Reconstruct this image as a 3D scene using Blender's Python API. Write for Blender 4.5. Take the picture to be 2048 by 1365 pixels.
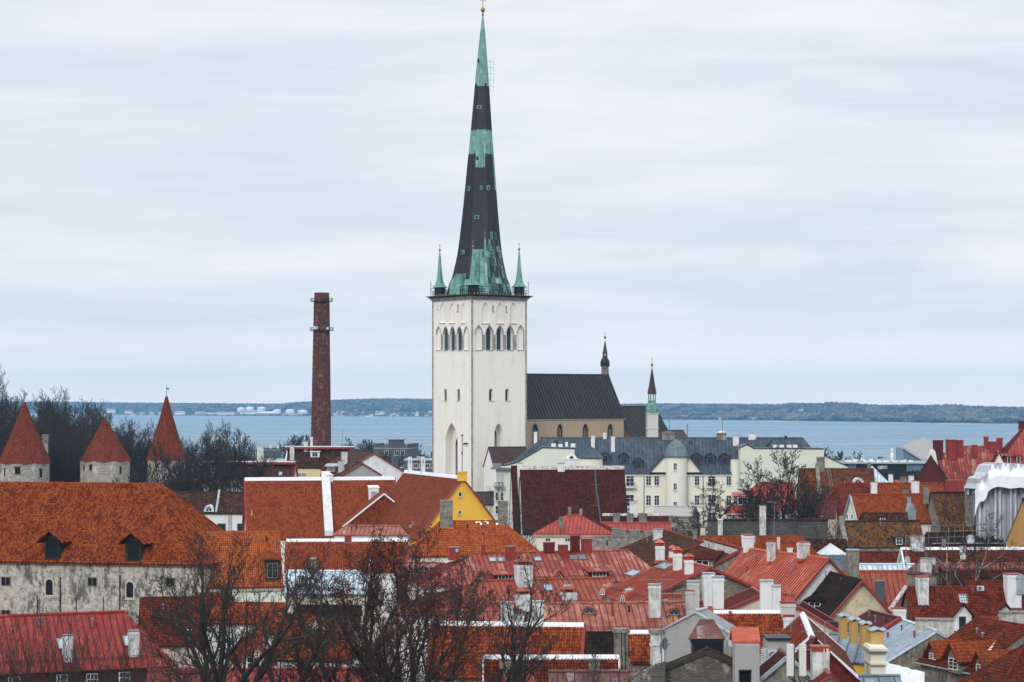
import bpy, math, random
import numpy as np
from mathutils import Vector
R_ = math.radians
random.seed(7)
scene = bpy.context.scene
for _o in list(bpy.data.objects): bpy.data.objects.remove(_o)

# ------------------------------------------------------------------ camera
F = 4400.0; CZ = 48.0; U0 = 1024.0; V0 = 797.0      # photo pixels (2048 wide): focal length, eye height, horizon row
cam = bpy.data.cameras.new('camera'); camo = bpy.data.objects.new('camera', cam)
scene.collection.objects.link(camo); scene.camera = camo
camo.location = (0, 0, CZ); camo.rotation_euler = (R_(90), 0, 0)
cam.sensor_width = 36; cam.lens = F/2048*36
cam.shift_y = (V0-682.5)/2048
cam.clip_start = 1; cam.clip_end = 60000
# ------------------------------------------------------------------ view
vs = scene.view_settings
scene.display_settings.display_device = 'sRGB'
vs.view_transform = 'Standard'; vs.look = 'None'; vs.gamma = 1.0; vs.use_curve_mapping = False
vs.exposure = 0.0
scene.cycles.volume_bounces = 1; scene.cycles.max_bounces = 6; scene.cycles.diffuse_bounces = 3
# ------------------------------------------------------------------ sun and overcast sky
SUN_EL, SUN_AZ = 30, 200         # azimuth of the sun measured clockwise from +Y (behind the camera, a little left)
sun = bpy.data.lights.new('sun', 'SUN'); suno = bpy.data.objects.new('sun', sun)
scene.collection.objects.link(suno); sun.energy = 1.5; sun.angle = R_(16); sun.color = (1, .965, .92)
_d = Vector((math.sin(R_(SUN_AZ))*math.cos(R_(SUN_EL)), math.cos(R_(SUN_AZ))*math.cos(R_(SUN_EL)), math.sin(R_(SUN_EL))))
suno.rotation_euler = _d.to_track_quat('Z', 'Y').to_euler(); suno.location = (0, -50, 200)
world = bpy.data.worlds.new('World'); scene.world = world; world.use_nodes = True
wn = world.node_tree; wn.nodes.clear()

class NT:
    def __init__(s, t): s.t = t
    def n(s, ty, **k):
        x = s.t.nodes.new(ty)
        for a, b in k.items():
            if a.startswith('i_'): x.inputs[int(a[2:])].default_value = b
            else: setattr(x, a, b)
        return x
    def l(s, a, b): s.t.links.new(a, b)
    def put(s, x, i, v):
        if hasattr(v, 'links') or hasattr(v, 'is_linked'): s.l(v, x.inputs[i])
        elif v is not None: x.inputs[i].default_value = v
    def m(s, op, a, b=None, c=None, clamp=False):
        x = s.n('ShaderNodeMath', operation=op, use_clamp=clamp)
        s.put(x, 0, a); s.put(x, 1, b)
        if c is not None: s.put(x, 2, c)
        return x.outputs[0]
    def mix(s, f, a, b, bt='MIX'):
        x = s.n('ShaderNodeMix', data_type='RGBA', blend_type=bt)
        s.put(x, 0, f)
        for i, v in ((6, a), (7, b)):
            if isinstance(v, tuple): v = (v[0], v[1], v[2], 1)
            s.put(x, i, v)
        return x.outputs[2]
    def noise(s, vec, sc, det=3, rough=.55, dist=0.):
        x = s.n('ShaderNodeTexNoise'); s.l(vec, x.inputs['Vector'])
        x.inputs['Scale'].default_value = sc; x.inputs['Detail'].default_value = det
        x.inputs['Roughness'].default_value = rough; x.inputs['Distortion'].default_value = dist
        return x.outputs[0]
    def mapv(s, vec, sc=(1, 1, 1), loc=(0, 0, 0)):
        x = s.n('ShaderNodeMapping'); s.l(vec, x.inputs[0]); x.inputs[1].default_value = loc; x.inputs[3].default_value = sc
        return x.outputs[0]
    def ramp(s, f, st):
        x = s.n('ShaderNodeValToRGB'); s.l(f, x.inputs[0]); e = x.color_ramp.elements
        while len(e) < len(st): e.new(.5)
        for q, (p, c) in zip(e, st):
            q.position = p; q.color = (c[0], c[1], c[2], 1) if isinstance(c, tuple) else (c, c, c, 1)
        return x.outputs[0]

w = NT(wn)
skyt = w.n('ShaderNodeTexSky', sky_type='NISHITA', sun_disc=False, sun_elevation=R_(SUN_EL), sun_rotation=R_(SUN_AZ))
tc = w.n('ShaderNodeTexCoord')
sx = w.n('ShaderNodeSeparateXYZ'); w.l(tc.outputs['Generated'], sx.inputs[0])
el = sx.outputs[2]
# streaky stratus: noise squeezed vertically
st1 = w.noise(w.mapv(tc.outputs['Generated'], (6.5, 6.5, 75), (1.3, 0, .17)), 1.5, 7, .50, .8)
st2 = w.noise(w.mapv(tc.outputs['Generated'], (3, 3, 17), (.2, 3, .75)), 1.5, 5, .5, .8)
cl = w.m('ADD', w.m('MULTIPLY', st1, .34), w.m('MULTIPLY', st2, .74))
base = w.ramp(cl, [(.33, (.67, .735, .805)), (.50, (.755, .81, .87)), (.63, (.82, .86, .905)), (.82, (.92, .935, .95))])
# broad bright bands seen in the photograph, as cloud layers by elevation
hgt = w.ramp(el, [(0.0, .34), (.012, .46), (.022, .40), (.035, .55), (.048, .30), (.062, .76), (.075, .50), (.11, .34), (.16, .50), (.20, .54)])
band = w.mix(w.m('MULTIPLY', w.m('SUBTRACT', w.m('ADD', hgt, w.m('MULTIPLY', w.m('SUBTRACT', st2, .5), 1.5)), .44), 1.25, clamp=True), base, (.98, .975, .97))
lowf = w.m('MULTIPLY', w.m('SUBTRACT', .035, el), 14.0, clamp=True)
band = w.mix(lowf, band, (1.50, 1.24, 1.06))
# overcast luminance: brighter towards the zenith
zen = w.m('ADD', 1.0, w.m('MULTIPLY', w.m('SMOOTH_MIN', w.m('MAXIMUM', w.m('SUBTRACT', el, .22), 0.0), .7, .1), 1.3))
gray = w.n('ShaderNodeVectorMath', operation='SCALE'); w.l(band, gray.inputs[0]); w.l(w.m('MULTIPLY', zen, 10.0), gray.inputs['Scale'])
skm = w.mix(.93, skyt.outputs[0], gray.outputs[0])
bg = w.n('ShaderNodeBackground'); w.l(skm, bg.inputs[0]); bg.inputs[1].default_value = .104
wo = w.n('ShaderNodeOutputWorld'); w.l(bg.outputs[0], wo.inputs[0])

# ------------------------------------------------------------------ helpers
def P(u, v, Y): return Vector(((u-U0)*Y/F, Y, CZ-(v-V0)*Y/F))
def ray(u, v): return Vector(((u-U0)/F, 1.0, -(v-V0)/F))
def hitplane(u, v, p0, nrm):
    d = ray(u, v); o = Vector((0, 0, CZ)); dn = d.dot(nrm)
    return o + d*((p0-o).dot(nrm)/dn)
COL = scene.collection
class MB:
    def __init__(s): s.v = []; s.f = []; s.uv = []; s.mi = []
    def face(s, pts, uvs=None, mi=0):
        b = len(s.v); s.v += [tuple(p) for p in pts]; s.f.append(tuple(range(b, b+len(pts))))
        if uvs is None:
            p0 = Vector(pts[0]); nn = (Vector(pts[1])-p0).cross(Vector(pts[2])-p0)
            if nn.length > 1e-12: nn.normalize()
            if abs(nn.z) > .95: uvs = [(p[0], p[1]) for p in pts]
            else:
                t = Vector((0, 0, 1)).cross(nn); t.normalize(); q = nn.cross(t)
                uvs = [(Vector(p).dot(t), Vector(p).dot(q)) for p in pts]
        s.uv += list(uvs); s.mi.append(mi)
    def box(s, c, sx, sy, sz, ax=None, ay=None, az=None, mi=0):
        """c = centre of the bottom face; axes default to world"""
        ax = ax or Vector((1, 0, 0)); ay = ay or Vector((0, 1, 0)); az = az or Vector((0, 0, 1)); c = Vector(c)
        q = [c+ax*(i*sx/2)+ay*(j*sy/2) for i, j in ((-1, -1), (1, -1), (1, 1), (-1, 1))]; t = [p+az*sz for p in q]
        if ax.cross(ay).dot(az) < 0: q.reverse(); t.reverse()
        s.face(q[::-1], mi=mi); s.face(t, mi=mi)
        for i in range(4): s.face([q[i], q[(i+1) % 4], t[(i+1) % 4], t[i]], mi=mi)
    def prism(s, poly, vec, mi=0, caps=True):
        """poly extruded by vec"""
        poly = [Vector(p) for p in poly]; vec = Vector(vec)
        nn = Vector((0, 0, 0))
        for i in range(len(poly)): nn += (poly[i]-poly[0]).cross(poly[(i+1) % len(poly)]-poly[0])
        if nn.dot(vec) > 0: poly.reverse()
        t = [p+vec for p in poly]
        if caps: s.face(poly, mi=mi); s.face(t[::-1], mi=mi)
        n = len(poly)
        for i in range(n): s.face([poly[(i+1) % n], poly[i], t[i], t[(i+1) % n]], mi=mi)
    def lathe(s, c, prof, n=12, mi=0, rot=0., lean=(0, 0)):
        """prof = [(r, z)] bottom to top, centre c"""
        c = Vector(c); z0 = prof[0][1]; z1 = prof[-1][1]
        rings = []
        for r, z in prof:
            k = (z-z0)/(z1-z0+1e-9)
            rings.append([Vector((c.x+lean[0]*k+r*math.cos(rot+2*math.pi*i/n), c.y+lean[1]*k+r*math.sin(rot+2*math.pi*i/n), c.z+z)) for i in range(n)])
        acc = 0
        for a in range(len(rings)-1):
            dl = math.hypot(prof[a+1][0]-prof[a][0], prof[a+1][1]-prof[a][1])
            for i in range(n):
                j = (i+1) % n; p = [rings[a][i], rings[a][j], rings[a+1][j], rings[a+1][i]]
                w0 = 2*math.pi*max(prof[a][0], prof[a+1][0])/n
                uv = [(i*w0, acc), ((i+1)*w0, acc), ((i+1)*w0, acc+dl), (i*w0, acc+dl)]
                if (p[2]-p[3]).length < 1e-5: p.pop(3); uv.pop(3)
                elif (p[0]-p[1]).length < 1e-5: p.pop(1); uv.pop(1)
                s.face(p, uv, mi)
            acc += dl
        if prof[0][0] > 1e-4: s.face(rings[0][::-1], mi=mi)
        if prof[-1][0] > 1e-4: s.face(rings[-1], mi=mi)
    def bar(s, a, b, r=.03, n=4, mi=0, r2=None):
        a = Vector(a); b = Vector(b); d = (b-a)
        if d.length < 1e-6: return
        d.normalize(); x = d.orthogonal().normalized(); y = d.cross(x); r2 = r if r2 is None else r2
        A = [a+(x*math.cos(2*math.pi*i/n+.785)+y*math.sin(2*math.pi*i/n+.785))*r for i in range(n)]
        B = [b+(x*math.cos(2*math.pi*i/n+.785)+y*math.sin(2*math.pi*i/n+.785))*r2 for i in range(n)]
        for i in range(n): s.face([A[i], A[(i+1) % n], B[(i+1) % n], B[i]], mi=mi)
        s.face(A[::-1], mi=mi); s.face(B, mi=mi)
    def build(s, name, mats, parent=None, org=None, smooth=False):
        if not s.f: return None
        if not isinstance(mats, (list, tuple)): mats = [mats]
        me = bpy.data.meshes.new(name)
        o_ = Vector(org) if org is not None else (parent_org(parent) if parent else Vector((0, 0, 0)))
        V = np.array(s.v, dtype=np.float64)-np.array(o_)
        me.from_pydata(V.tolist(), [], s.f)
        uvl = me.uv_layers.new(name='UVMap'); uvl.data.foreach_set('uv', np.array(s.uv, dtype=np.float32).ravel())
        for m_ in mats: me.materials.append(m_)
        if len(mats) > 1: me.polygons.foreach_set('material_index', s.mi)
        if smooth: me.polygons.foreach_set('use_smooth', [True]*len(s.f))
        ob = bpy.data.objects.new(name, me); COL.objects.link(ob)
        if parent: ob.parent = parent
        if org is not None and not parent: ob.location = o_
        return ob
def parent_org(p):
    v = Vector((0, 0, 0))
    while p: v += p.location; p = p.parent
    return v
def thing(name, label, cat, loc, group=None):
    o = bpy.data.objects.new(name, None); COL.objects.link(o); o.location = loc; o.empty_display_size = 1
    return tag(o, label, cat, group)
def tag(o, label, cat, group=None, kind=None):
    o['label'] = label; o['category'] = cat
    if group: o['group'] = group
    if kind: o['kind'] = kind
    return o
def struct(o): o['kind'] = 'structure'; return o
def carve(ob, cutters):
    """cut openings through a wall mesh with an exact boolean and keep the result as plain mesh"""
    c = cutters.build('cutter', ob.data.materials[0]); m = ob.modifiers.new('b', 'BOOLEAN'); m.object = c; m.operation = 'DIFFERENCE'; m.solver = 'EXACT'
    import bmesh
    for q in (ob, c):
        bm = bmesh.new(); bm.from_mesh(q.data); bmesh.ops.remove_doubles(bm, verts=bm.verts, dist=1e-4); bmesh.ops.recalc_face_normals(bm, faces=bm.faces); bm.to_mesh(q.data); bm.free()
    c.location = parent_org(ob) - parent_org(ob)
    bpy.context.view_layer.update()
    dg = bpy.context.evaluated_depsgraph_get(); me = bpy.data.meshes.new_from_object(ob.evaluated_get(dg)); old = ob.data
    ob.modifiers.clear()
    if len(me.polygons) > 5: ob.data = me
    bpy.data.objects.remove(c)

# ------------------------------------------------------------------ materials
MATS = {}
def newmat(name):
    m = bpy.data.materials.new(name); m.use_nodes = True; m.node_tree.nodes.clear(); t = NT(m.node_tree)
    b = t.n('ShaderNodeBsdfPrincipled'); o = t.n('ShaderNodeOutputMaterial'); t.l(b.outputs[0], o.inputs[0])
    return m, t, b
def setb(t, b, col=None, rough=None, metal=None, bump=None, bd=.02, bs=1., spec=None):
    if col is not None:
        if isinstance(col, tuple): col = (col[0], col[1], col[2], 1)
        t.put(b, 'Base Color', col)
    if rough is not None: t.put(b, 'Roughness', rough)
    if metal is not None: b.inputs['Metallic'].default_value = metal
    if spec is not None: b.inputs['Specular IOR Level'].default_value = spec
    if bump is not None:
        x = t.n('ShaderNodeBump'); x.inputs['Distance'].default_value = bd; x.inputs['Strength'].default_value = bs
        t.l(bump, x.inputs['Height']); t.l(x.outputs[0], b.inputs['Normal'])
def obj_rand(t): return t.n('ShaderNodeObjectInfo').outputs['Random']
def plain(name, c, rough=.7, metal=0., var=.18, sc=1.5, spec=.3):
    if name in MATS: return MATS[name]
    m, t, b = newmat(name); g = t.n('ShaderNodeTexCoord').outputs['Object']
    n = t.noise(g, sc, 5, .6)
    lo = tuple(x*(1-var*1.6) for x in c); hi = tuple(min(1, x*(1+var)) for x in c)
    setb(t, b, t.ramp(n, [(.32, lo), (.6, c), (.75, hi)]), rough, metal, n, .01, .4, spec)
    MATS[name] = m; return m
def tiles(name, cols, tu=.24, tv=.34, moss=0., mossc=(.05, .05, .035), geo=True, dark=.78, blot=.35):
    """clay tiles: cols = three tints picked tile by tile; laps and grooves painted darker for shadow lines and grime"""
    if name in MATS: return MATS[name]
    m, t, b = newmat(name); uv = t.n('ShaderNodeUVMap').outputs[0]
    s = t.n('ShaderNodeSeparateXYZ'); t.l(uv, s.inputs[0])
    U = t.m('DIVIDE', s.outputs[0], tu); V = t.m('DIVIDE', s.outputs[1], tv)
    cb = t.n('ShaderNodeCombineXYZ'); t.l(t.m('FLOOR', U), cb.inputs[0]); t.l(t.m('FLOOR', V), cb.inputs[1])
    wn_ = t.n('ShaderNodeTexWhiteNoise', noise_dimensions='3D'); t.l(cb.outputs[0], wn_.inputs[0])
    big = t.noise(uv, .55, 4, .65); st = t.noise(t.mapv(uv, (1.5, .16, 1)), 1., 3, .6)
    k = t.m('ADD', t.m('MULTIPLY', wn_.outputs[0], .34), t.m('MULTIPLY', big, .70))
    col = t.ramp(k, [(.22, tuple(x*.75 for x in cols[0])), (.40, cols[0]), (.54, cols[1]), (.80, cols[2])])
    sootf = t.m('MULTIPLY', t.m('SUBTRACT', t.m('ADD', t.m('MULTIPLY', st, .6), t.m('MULTIPLY', big, .5)), .54), 3.4*blot, clamp=True)
    col = t.mix(sootf, col, tuple(x*.33 for x in cols[0]))
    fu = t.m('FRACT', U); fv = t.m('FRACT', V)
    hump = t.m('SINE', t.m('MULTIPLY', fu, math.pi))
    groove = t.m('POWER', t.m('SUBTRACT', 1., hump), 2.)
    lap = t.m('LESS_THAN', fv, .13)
    dirt_shade = t.m('MAXIMUM', t.m('MULTIPLY', groove, dark), t.m('MULTIPLY', lap, dark*.75))  # lap and groove shade painted into the colour, with some grime
    col = t.mix(dirt_shade, col, tuple(x*.22 for x in cols[0]))
    if moss:
        mn = t.noise(uv, .8, 6, .72)
        mf = t.m('MULTIPLY', t.m('SUBTRACT', t.m('ADD', mn, t.m('MULTIPLY', wn_.outputs[0], .25)), .72-.22*moss), 9., clamp=True)
        col = t.mix(t.m('MULTIPLY', mf, .85), col, mossc)
    h = t.m('ADD', t.m('MULTIPLY', hump, .5), t.m('MULTIPLY', t.m('SUBTRACT', 1., fv), .6))
    if geo: setb(t, b, col, .85, 0, t.noise(uv, 9, 3), .01, .5, .12)
    else: setb(t, b, col, .85, 0, h, .05, .9, .12)
    MATS[name] = m; return m
def metal(name, c, c2, rough=.42, blot=.5, sh=.62, sl=1.6, rust=None):
    """painted sheet roofing: sheets with crossing joints, faded blotches"""
    if name in MATS: return MATS[name]
    m, t, b = newmat(name); uv = t.n('ShaderNodeUVMap').outputs[0]
    s = t.n('ShaderNodeSeparateXYZ'); t.l(uv, s.inputs[0])
    U = t.m('DIVIDE', s.outputs[0], sh); iu = t.m('FLOOR', U)
    off = t.n('ShaderNodeTexWhiteNoise', noise_dimensions='1D'); t.l(iu, off.inputs['W'])
    V = t.m('ADD', t.m('DIVIDE', s.outputs[1], sl), off.outputs[0])
    cb = t.n('ShaderNodeCombineXYZ'); t.l(iu, cb.inputs[0]); t.l(t.m('FLOOR', V), cb.inputs[1])
    wn_ = t.n('ShaderNodeTexWhiteNoise', noise_dimensions='3D'); t.l(cb.outputs[0], wn_.inputs[0])
    big = t.noise(uv, .7, 6, .65); st = t.noise(t.mapv(uv, (3, .25, 1)), 1., 4, .6)
    k = t.m('ADD', t.m('MULTIPLY', wn_.outputs[0], .3), t.m('ADD', t.m('MULTIPLY', big, .5), t.m('MULTIPLY', st, .35)))
    lo = tuple(x*.55 for x in c)
    col = t.ramp(k, [(.36, lo), (.52, c), (.60, c), (.60+.22/(blot+.3), c2)])
    sn = t.noise(t.mapv(uv, (.9, .5, 1), (7, 3, 0)), 1.1, 8, .78)
    col = t.mix(t.m('MULTIPLY', t.m('MULTIPLY', t.m('SUBTRACT', sn, .56), 9, clamp=True), .55), col, tuple(x*.45 for x in c))
    if rust:
        rn = t.noise(uv, 1.6, 8, .75)
        col = t.mix(t.m('MULTIPLY', t.m('SUBTRACT', rn, .5), 8, clamp=True), col, rust)
    fv = t.m('FRACT', V); lap = t.m('LESS_THAN', fv, .045)
    col = t.mix(t.m('MULTIPLY', lap, .7), col, tuple(x*.3 for x in c))
    setb(t, b, col, t.m('ADD', rough, t.m('MULTIPLY', t.m('SUBTRACT', big, .5), .35)), 0., big, .02, .25, .28)
    MATS[name] = m; return m
def plaster(name, c, stain=(.12, .12, .11), amt=.4, sc=.5, streak=.5, rough=.85, fine=.012):
    if name in MATS: return MATS[name]
    m, t, b = newmat(name); g = t.n('ShaderNodeTexCoord').outputs['Object']
    n1 = t.noise(g, sc, 8, .7); n2 = t.noise(t.mapv(g, (2.2, 2.2, .22)), sc*1.6, 5, .65); n3 = t.noise(g, 14, 3, .6)
    k = t.m('ADD', t.m('MULTIPLY', n1, 1-streak*.6), t.m('MULTIPLY', n2, streak*.6))
    f = t.m('MULTIPLY', t.m('SUBTRACT', k, .62-.2*amt), 5., clamp=True)
    col = t.mix(t.m('MULTIPLY', f, amt), c, stain)
    col = t.mix(t.m('MULTIPLY', n3, .22), col, tuple(x*.8 for x in c))
    setb(t, b, col, rough, 0, n3, fine, .6, .2); MATS[name] = m; return m
def stone(name, c1, c2, mortar, bw=.5, bh=.2, patch=None, pamt=.5, rough=.9, bd=.05):
    """coursed rubble or brick on UVs in metres"""
    if name in MATS: return MATS[name]
    m, t, b = newmat(name); uv = t.n('ShaderNodeUVMap').outputs[0]
    wob = t.noise(uv, 1.3, 3); vv = t.n('ShaderNodeVectorMath', operation='MULTIPLY_ADD')
    nz = t.n('ShaderNodeTexNoise'); t.l(uv, nz.inputs['Vector']); nz.inputs['Scale'].default_value = 2.2
    t.l(nz.outputs['Color'], vv.inputs[0]); vv.inputs[1].default_value = (bw*.35, bh*.5, 0); t.l(uv, vv.inputs[2])
    br = t.n('ShaderNodeTexBrick'); t.l(vv.outputs[0], br.inputs['Vector'])
    br.inputs['Color1'].default_value = (*c1, 1); br.inputs['Color2'].default_value = (*c2, 1); br.inputs['Mortar'].default_value = (*mortar, 1)
    br.inputs['Scale'].default_value = 1; br.inputs['Brick Width'].default_value = bw; br.inputs['Row Height'].default_value = bh
    br.inputs['Mortar Size'].default_value = bh*.12; br.inputs['Mortar Smooth'].default_value = .4; br.inputs['Bias'].default_value = 0
    n = t.noise(uv, .9, 7, .72); col = t.mix(t.m('MULTIPLY', t.m('SUBTRACT', n, .35), 1.2, clamp=True), br.outputs[0], tuple(x*.45 for x in c1), 'MIX')
    if patch:
        pn = t.noise(t.mapv(uv, (1, .7, 1), (3.3, 1.7, 0)), .55, 8, .68)
        col = t.mix(t.m('MULTIPLY', t.m('SUBTRACT', pn, .62-.25*pamt), 14, clamp=True), col, patch)
    setb(t, b, col, rough, 0, t.m('SUBTRACT', t.noise(uv, 6, 3), t.m('MULTIPLY', br.outputs[1], 1.)), bd, .8, .2); MATS[name] = m; return m

# tile colours (linear)
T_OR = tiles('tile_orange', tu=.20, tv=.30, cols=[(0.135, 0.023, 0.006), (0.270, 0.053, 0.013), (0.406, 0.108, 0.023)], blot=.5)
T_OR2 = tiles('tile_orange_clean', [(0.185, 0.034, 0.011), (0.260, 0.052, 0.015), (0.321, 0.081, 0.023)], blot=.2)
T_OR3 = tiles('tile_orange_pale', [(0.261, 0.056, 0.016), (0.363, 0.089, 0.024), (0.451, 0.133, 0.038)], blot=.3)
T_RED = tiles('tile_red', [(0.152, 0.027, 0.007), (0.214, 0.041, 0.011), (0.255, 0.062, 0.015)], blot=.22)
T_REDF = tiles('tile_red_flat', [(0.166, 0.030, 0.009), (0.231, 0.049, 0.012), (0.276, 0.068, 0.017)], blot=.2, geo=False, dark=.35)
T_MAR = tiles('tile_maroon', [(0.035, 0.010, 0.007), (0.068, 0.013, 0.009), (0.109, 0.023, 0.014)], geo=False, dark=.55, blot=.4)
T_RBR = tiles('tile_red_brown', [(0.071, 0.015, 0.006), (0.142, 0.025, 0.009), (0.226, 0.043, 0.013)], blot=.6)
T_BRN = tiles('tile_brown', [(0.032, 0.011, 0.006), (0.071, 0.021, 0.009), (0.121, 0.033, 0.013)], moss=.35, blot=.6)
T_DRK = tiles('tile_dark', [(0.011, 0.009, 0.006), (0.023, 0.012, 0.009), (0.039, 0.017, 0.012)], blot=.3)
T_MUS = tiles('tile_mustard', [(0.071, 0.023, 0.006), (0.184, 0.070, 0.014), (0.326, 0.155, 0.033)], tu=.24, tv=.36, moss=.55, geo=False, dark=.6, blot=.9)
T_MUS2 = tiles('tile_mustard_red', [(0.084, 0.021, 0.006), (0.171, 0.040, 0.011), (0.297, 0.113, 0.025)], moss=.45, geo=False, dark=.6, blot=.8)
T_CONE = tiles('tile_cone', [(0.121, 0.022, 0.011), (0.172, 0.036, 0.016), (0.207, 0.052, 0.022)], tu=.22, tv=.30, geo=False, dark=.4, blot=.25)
M_RED = metal('metal_red', (0.235, 0.015, 0.008), (0.349, 0.068, 0.037), .40, .45)
M_RED2 = metal('metal_red_faded', (0.269, 0.039, 0.023), (0.448, 0.212, 0.126), .40, .95)
M_PINK = metal('metal_pink', (0.295, 0.075, 0.046), (0.431, 0.228, 0.140), .42, 1., sl=1.1)
M_ORR = metal('metal_orange_red', (0.278, 0.044, 0.013), (0.328, 0.092, 0.042), .42, .5)
M_SAL = metal('metal_salmon', (0.420, 0.068, 0.030), (0.582, 0.220, 0.119), .36, .7)
M_MAR = metal('metal_maroon', (0.100, 0.008, 0.006), (0.183, 0.034, 0.026), .42, .4)
M_BRT = metal('metal_bright_red', (0.322, 0.025, 0.009), (0.380, 0.086, 0.042), .42, .5)
M_SLATE = metal('metal_slate_blue', (0.041, 0.059, 0.083), (0.084, 0.117, 0.157), .42, .5)
M_BLUE = metal('metal_pale_blue', (0.473, 0.576, 0.674), (0.694, 0.777, 0.854), .40, .7)
M_GREY = metal('metal_grey', (0.133, 0.174, 0.215), (0.237, 0.289, 0.333), .42, .7)
M_RUST = metal('metal_rusty', (.13, .055, .045), (.30, .26, .26), .6, .9, rust=(.16, .035, .02))
M_RUSTG = metal('metal_grey_rust', (0.148, 0.126, 0.111), (0.281, 0.266, 0.252), .65, .9, sh=.4, sl=.6, rust=(0.096, 0.044, 0.026))
M_DARKC = metal('copper_dark', (0.016, 0.013, 0.015), (0.033, 0.027, 0.027), .45, .5, sh=.6, sl=1.2)
M_CHUR = metal('church_roof_dark', (0.018, 0.016, 0.018), (0.037, 0.033, 0.036), .5, .5, sh=.6, sl=2.)
M_BRNM = metal('metal_brown', (0.052, 0.026, 0.022), (0.096, 0.052, 0.044), .5, .5)
M_CUG = metal('copper_green', (.13, .29, .255), (.27, .45, .41), .6, .9, sh=.6, sl=1.4)
M_WHITE = plaster('white_plaster', (.72, .73, .73), (.24, .22, .20), .6, .8, .7)
M_WHITEC = plaster('white_chimney', (.68, .69, .69), (.12, .11, .095), .9, 1.1, .75)
M_TOWER = plaster('tower_limewash', (.83, .80, .745), (.62, .56, .46), .62, .20, .8)
M_CREAM = plaster('cream_plaster', (.77, .745, .64), (.45, .42, .33), .25, .3, .5)
M_CREAMY = plaster('yellow_cream_plaster', (.72, .58, .33), (.4, .3, .18), .35, .4, .5)
M_PGRN = plaster('pale_green_plaster', (.66, .68, .58), (.45, .46, .40), .25, .2, .4)
M_YEL = plaster('yellow_plaster', (.82, .47, .06), (.5, .28, .06), .25, .3, .4)
M_GRYP = plaster('grey_plaster', (.36, .35, .345), (.14, .135, .13), .5, .5, .6)
M_DGRY = plaster('dark_grey_plaster', (.10, .115, .13), (.05, .055, .06), .5, .5, .6)
M_NAVE = plaster('nave_plaster', (.42, .31, .22), (.22, .15, .10), .45, .35, .6)
M_PINKP = plaster('pink_plaster', (.62, .50, .43), (.16, .10, .07), .45, .9, .3)
M_PEEL = plaster('peeling_cream_plaster', (.62, .53, .36), (.12, .10, .085), .85, .55, .2)
def rubble_plaster(name):
    m, t, b = newmat(name); g = t.n('ShaderNodeTexCoord').outputs['Object']
    fine = t.noise(g, 1.9, 8, .78); big = t.noise(t.mapv(g, (1, 1, .75)), .33, 9, .72, .4); mid = t.noise(t.mapv(g, (1.5, 1.5, .5), (3, 1, 2)), .9, 7, .75)
    col = t.ramp(fine, [(.36, (.15, .13, .105)), (.46, (.36, .325, .275)), (.56, (.50, .465, .41)), (.68, (.60, .57, .52))])
    f = t.m('MULTIPLY', t.m('SUBTRACT', t.m('ADD', t.m('MULTIPLY', big, .55), t.m('MULTIPLY', mid, .5)), .525), 18, clamp=True)
    col = t.mix(t.m('MULTIPLY', f, .82), col, (.055, .055, .05))
    setb(t, b, col, .92, 0, fine, .05, .8, .15); MATS[name] = m; return m
M_GRAN = rubble_plaster('granary_rubble_plaster')
M_OLD = plaster('mossy_grey_plaster', (.27, .25, .215), (.045, .045, .032), .95, 1.5, .6)
M_DRED = plaster('dark_red_wall', (.085, .02, .016), (.03, .01, .01), .5, .5, .5)
S_LIME = stone('limestone_rubble', (.36, .32, .265), (.16, .14, .115), (.07, .06, .05), .8, .30, (.42, .39, .34), .3)
S_LIMEW = stone('limestone_pale', (.45, .42, .37), (.31, .285, .25), (.20, .18, .155), .8, .28, (.5, .47, .42), .3, bd=.02)
S_GABL = stone('rubble_gable', (.36, .31, .25), (.20, .17, .14), (.10, .09, .075), .35, .14, (.50, .48, .44), .35)
S_DARK = stone('dark_rubble', (.20, .18, .15), (.11, .10, .085), (.05, .045, .04), .4, .13, (.33, .31, .28), .25)
S_GARD = stone('garden_wall_stone', (.14, .13, .12), (.09, .085, .08), (.05, .05, .045), .5, .2)
S_BRICK = stone('smokestack_brick', (.19, .062, .03), (.05, .022, .017), (.03, .02, .018), .8, .4, (.26, .10, .04), .30, bd=.02)
S_CHIM = stone('old_brick_chimney', (.26, .16, .11), (.20, .13, .10), (.30, .28, .25), .26, .09, (.42, .40, .37), .45, bd=.02)
S_WBR = stone('whitewashed_brick', (.68, .68, .67), (.60, .59, .57), (.42, .40, .37), .26, .09, bd=.02)
M_RIDGEW = plaster('white_ridge_mortar', (.76, .78, .80), (.28, .2, .17), .5, 2.8, .2)
M_RIDGEP = plaster('patchy_ridge_mortar', (.62, .60, .60), (.14, .05, .04), .95, 2.6, .1)
M_TRIMW = plain('white_trim', (.76, .78, .79), .55, var=.06)
M_TRIMR = plain('red_trim', (.26, .032, .026), .5, var=.15)
M_TRIMG = plain('grey_trim', (.20, .21, .22), .6, var=.2)
M_TRIMC = plain('cream_trim', (.60, .56, .46), .7, var=.1)
M_WOODD = plain('dark_wood', (.045, .035, .028), .8, var=.3)
M_WOODG = plain('weathered_wood', (.22, .20, .17), .85, var=.3, sc=4)
M_BLACK = plain('black_iron', (.015, .016, .018), .5, var=.1)
M_IRON = plain('galvanised_pipe', (.22, .235, .25), .45, .4, var=.15)
M_ZINC = plain('zinc_flashing', (.36, .42, .47), .42, .3, var=.2)
M_GOLD = plain('gilded_ball', (.45, .22, .06), .4, .6, var=.2)
M_GLASS = plain('window_glass', (.022, .028, .036), .08, 0, .3, 1., .8)
M_GLASSL = plain('skylight_glass', (.34, .42, .50), .06, .5, .12, .5, 1.)
M_GLASSG = plain('louvre_green', (.035, .065, .065), .6, 0, .25, 2.)
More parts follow.
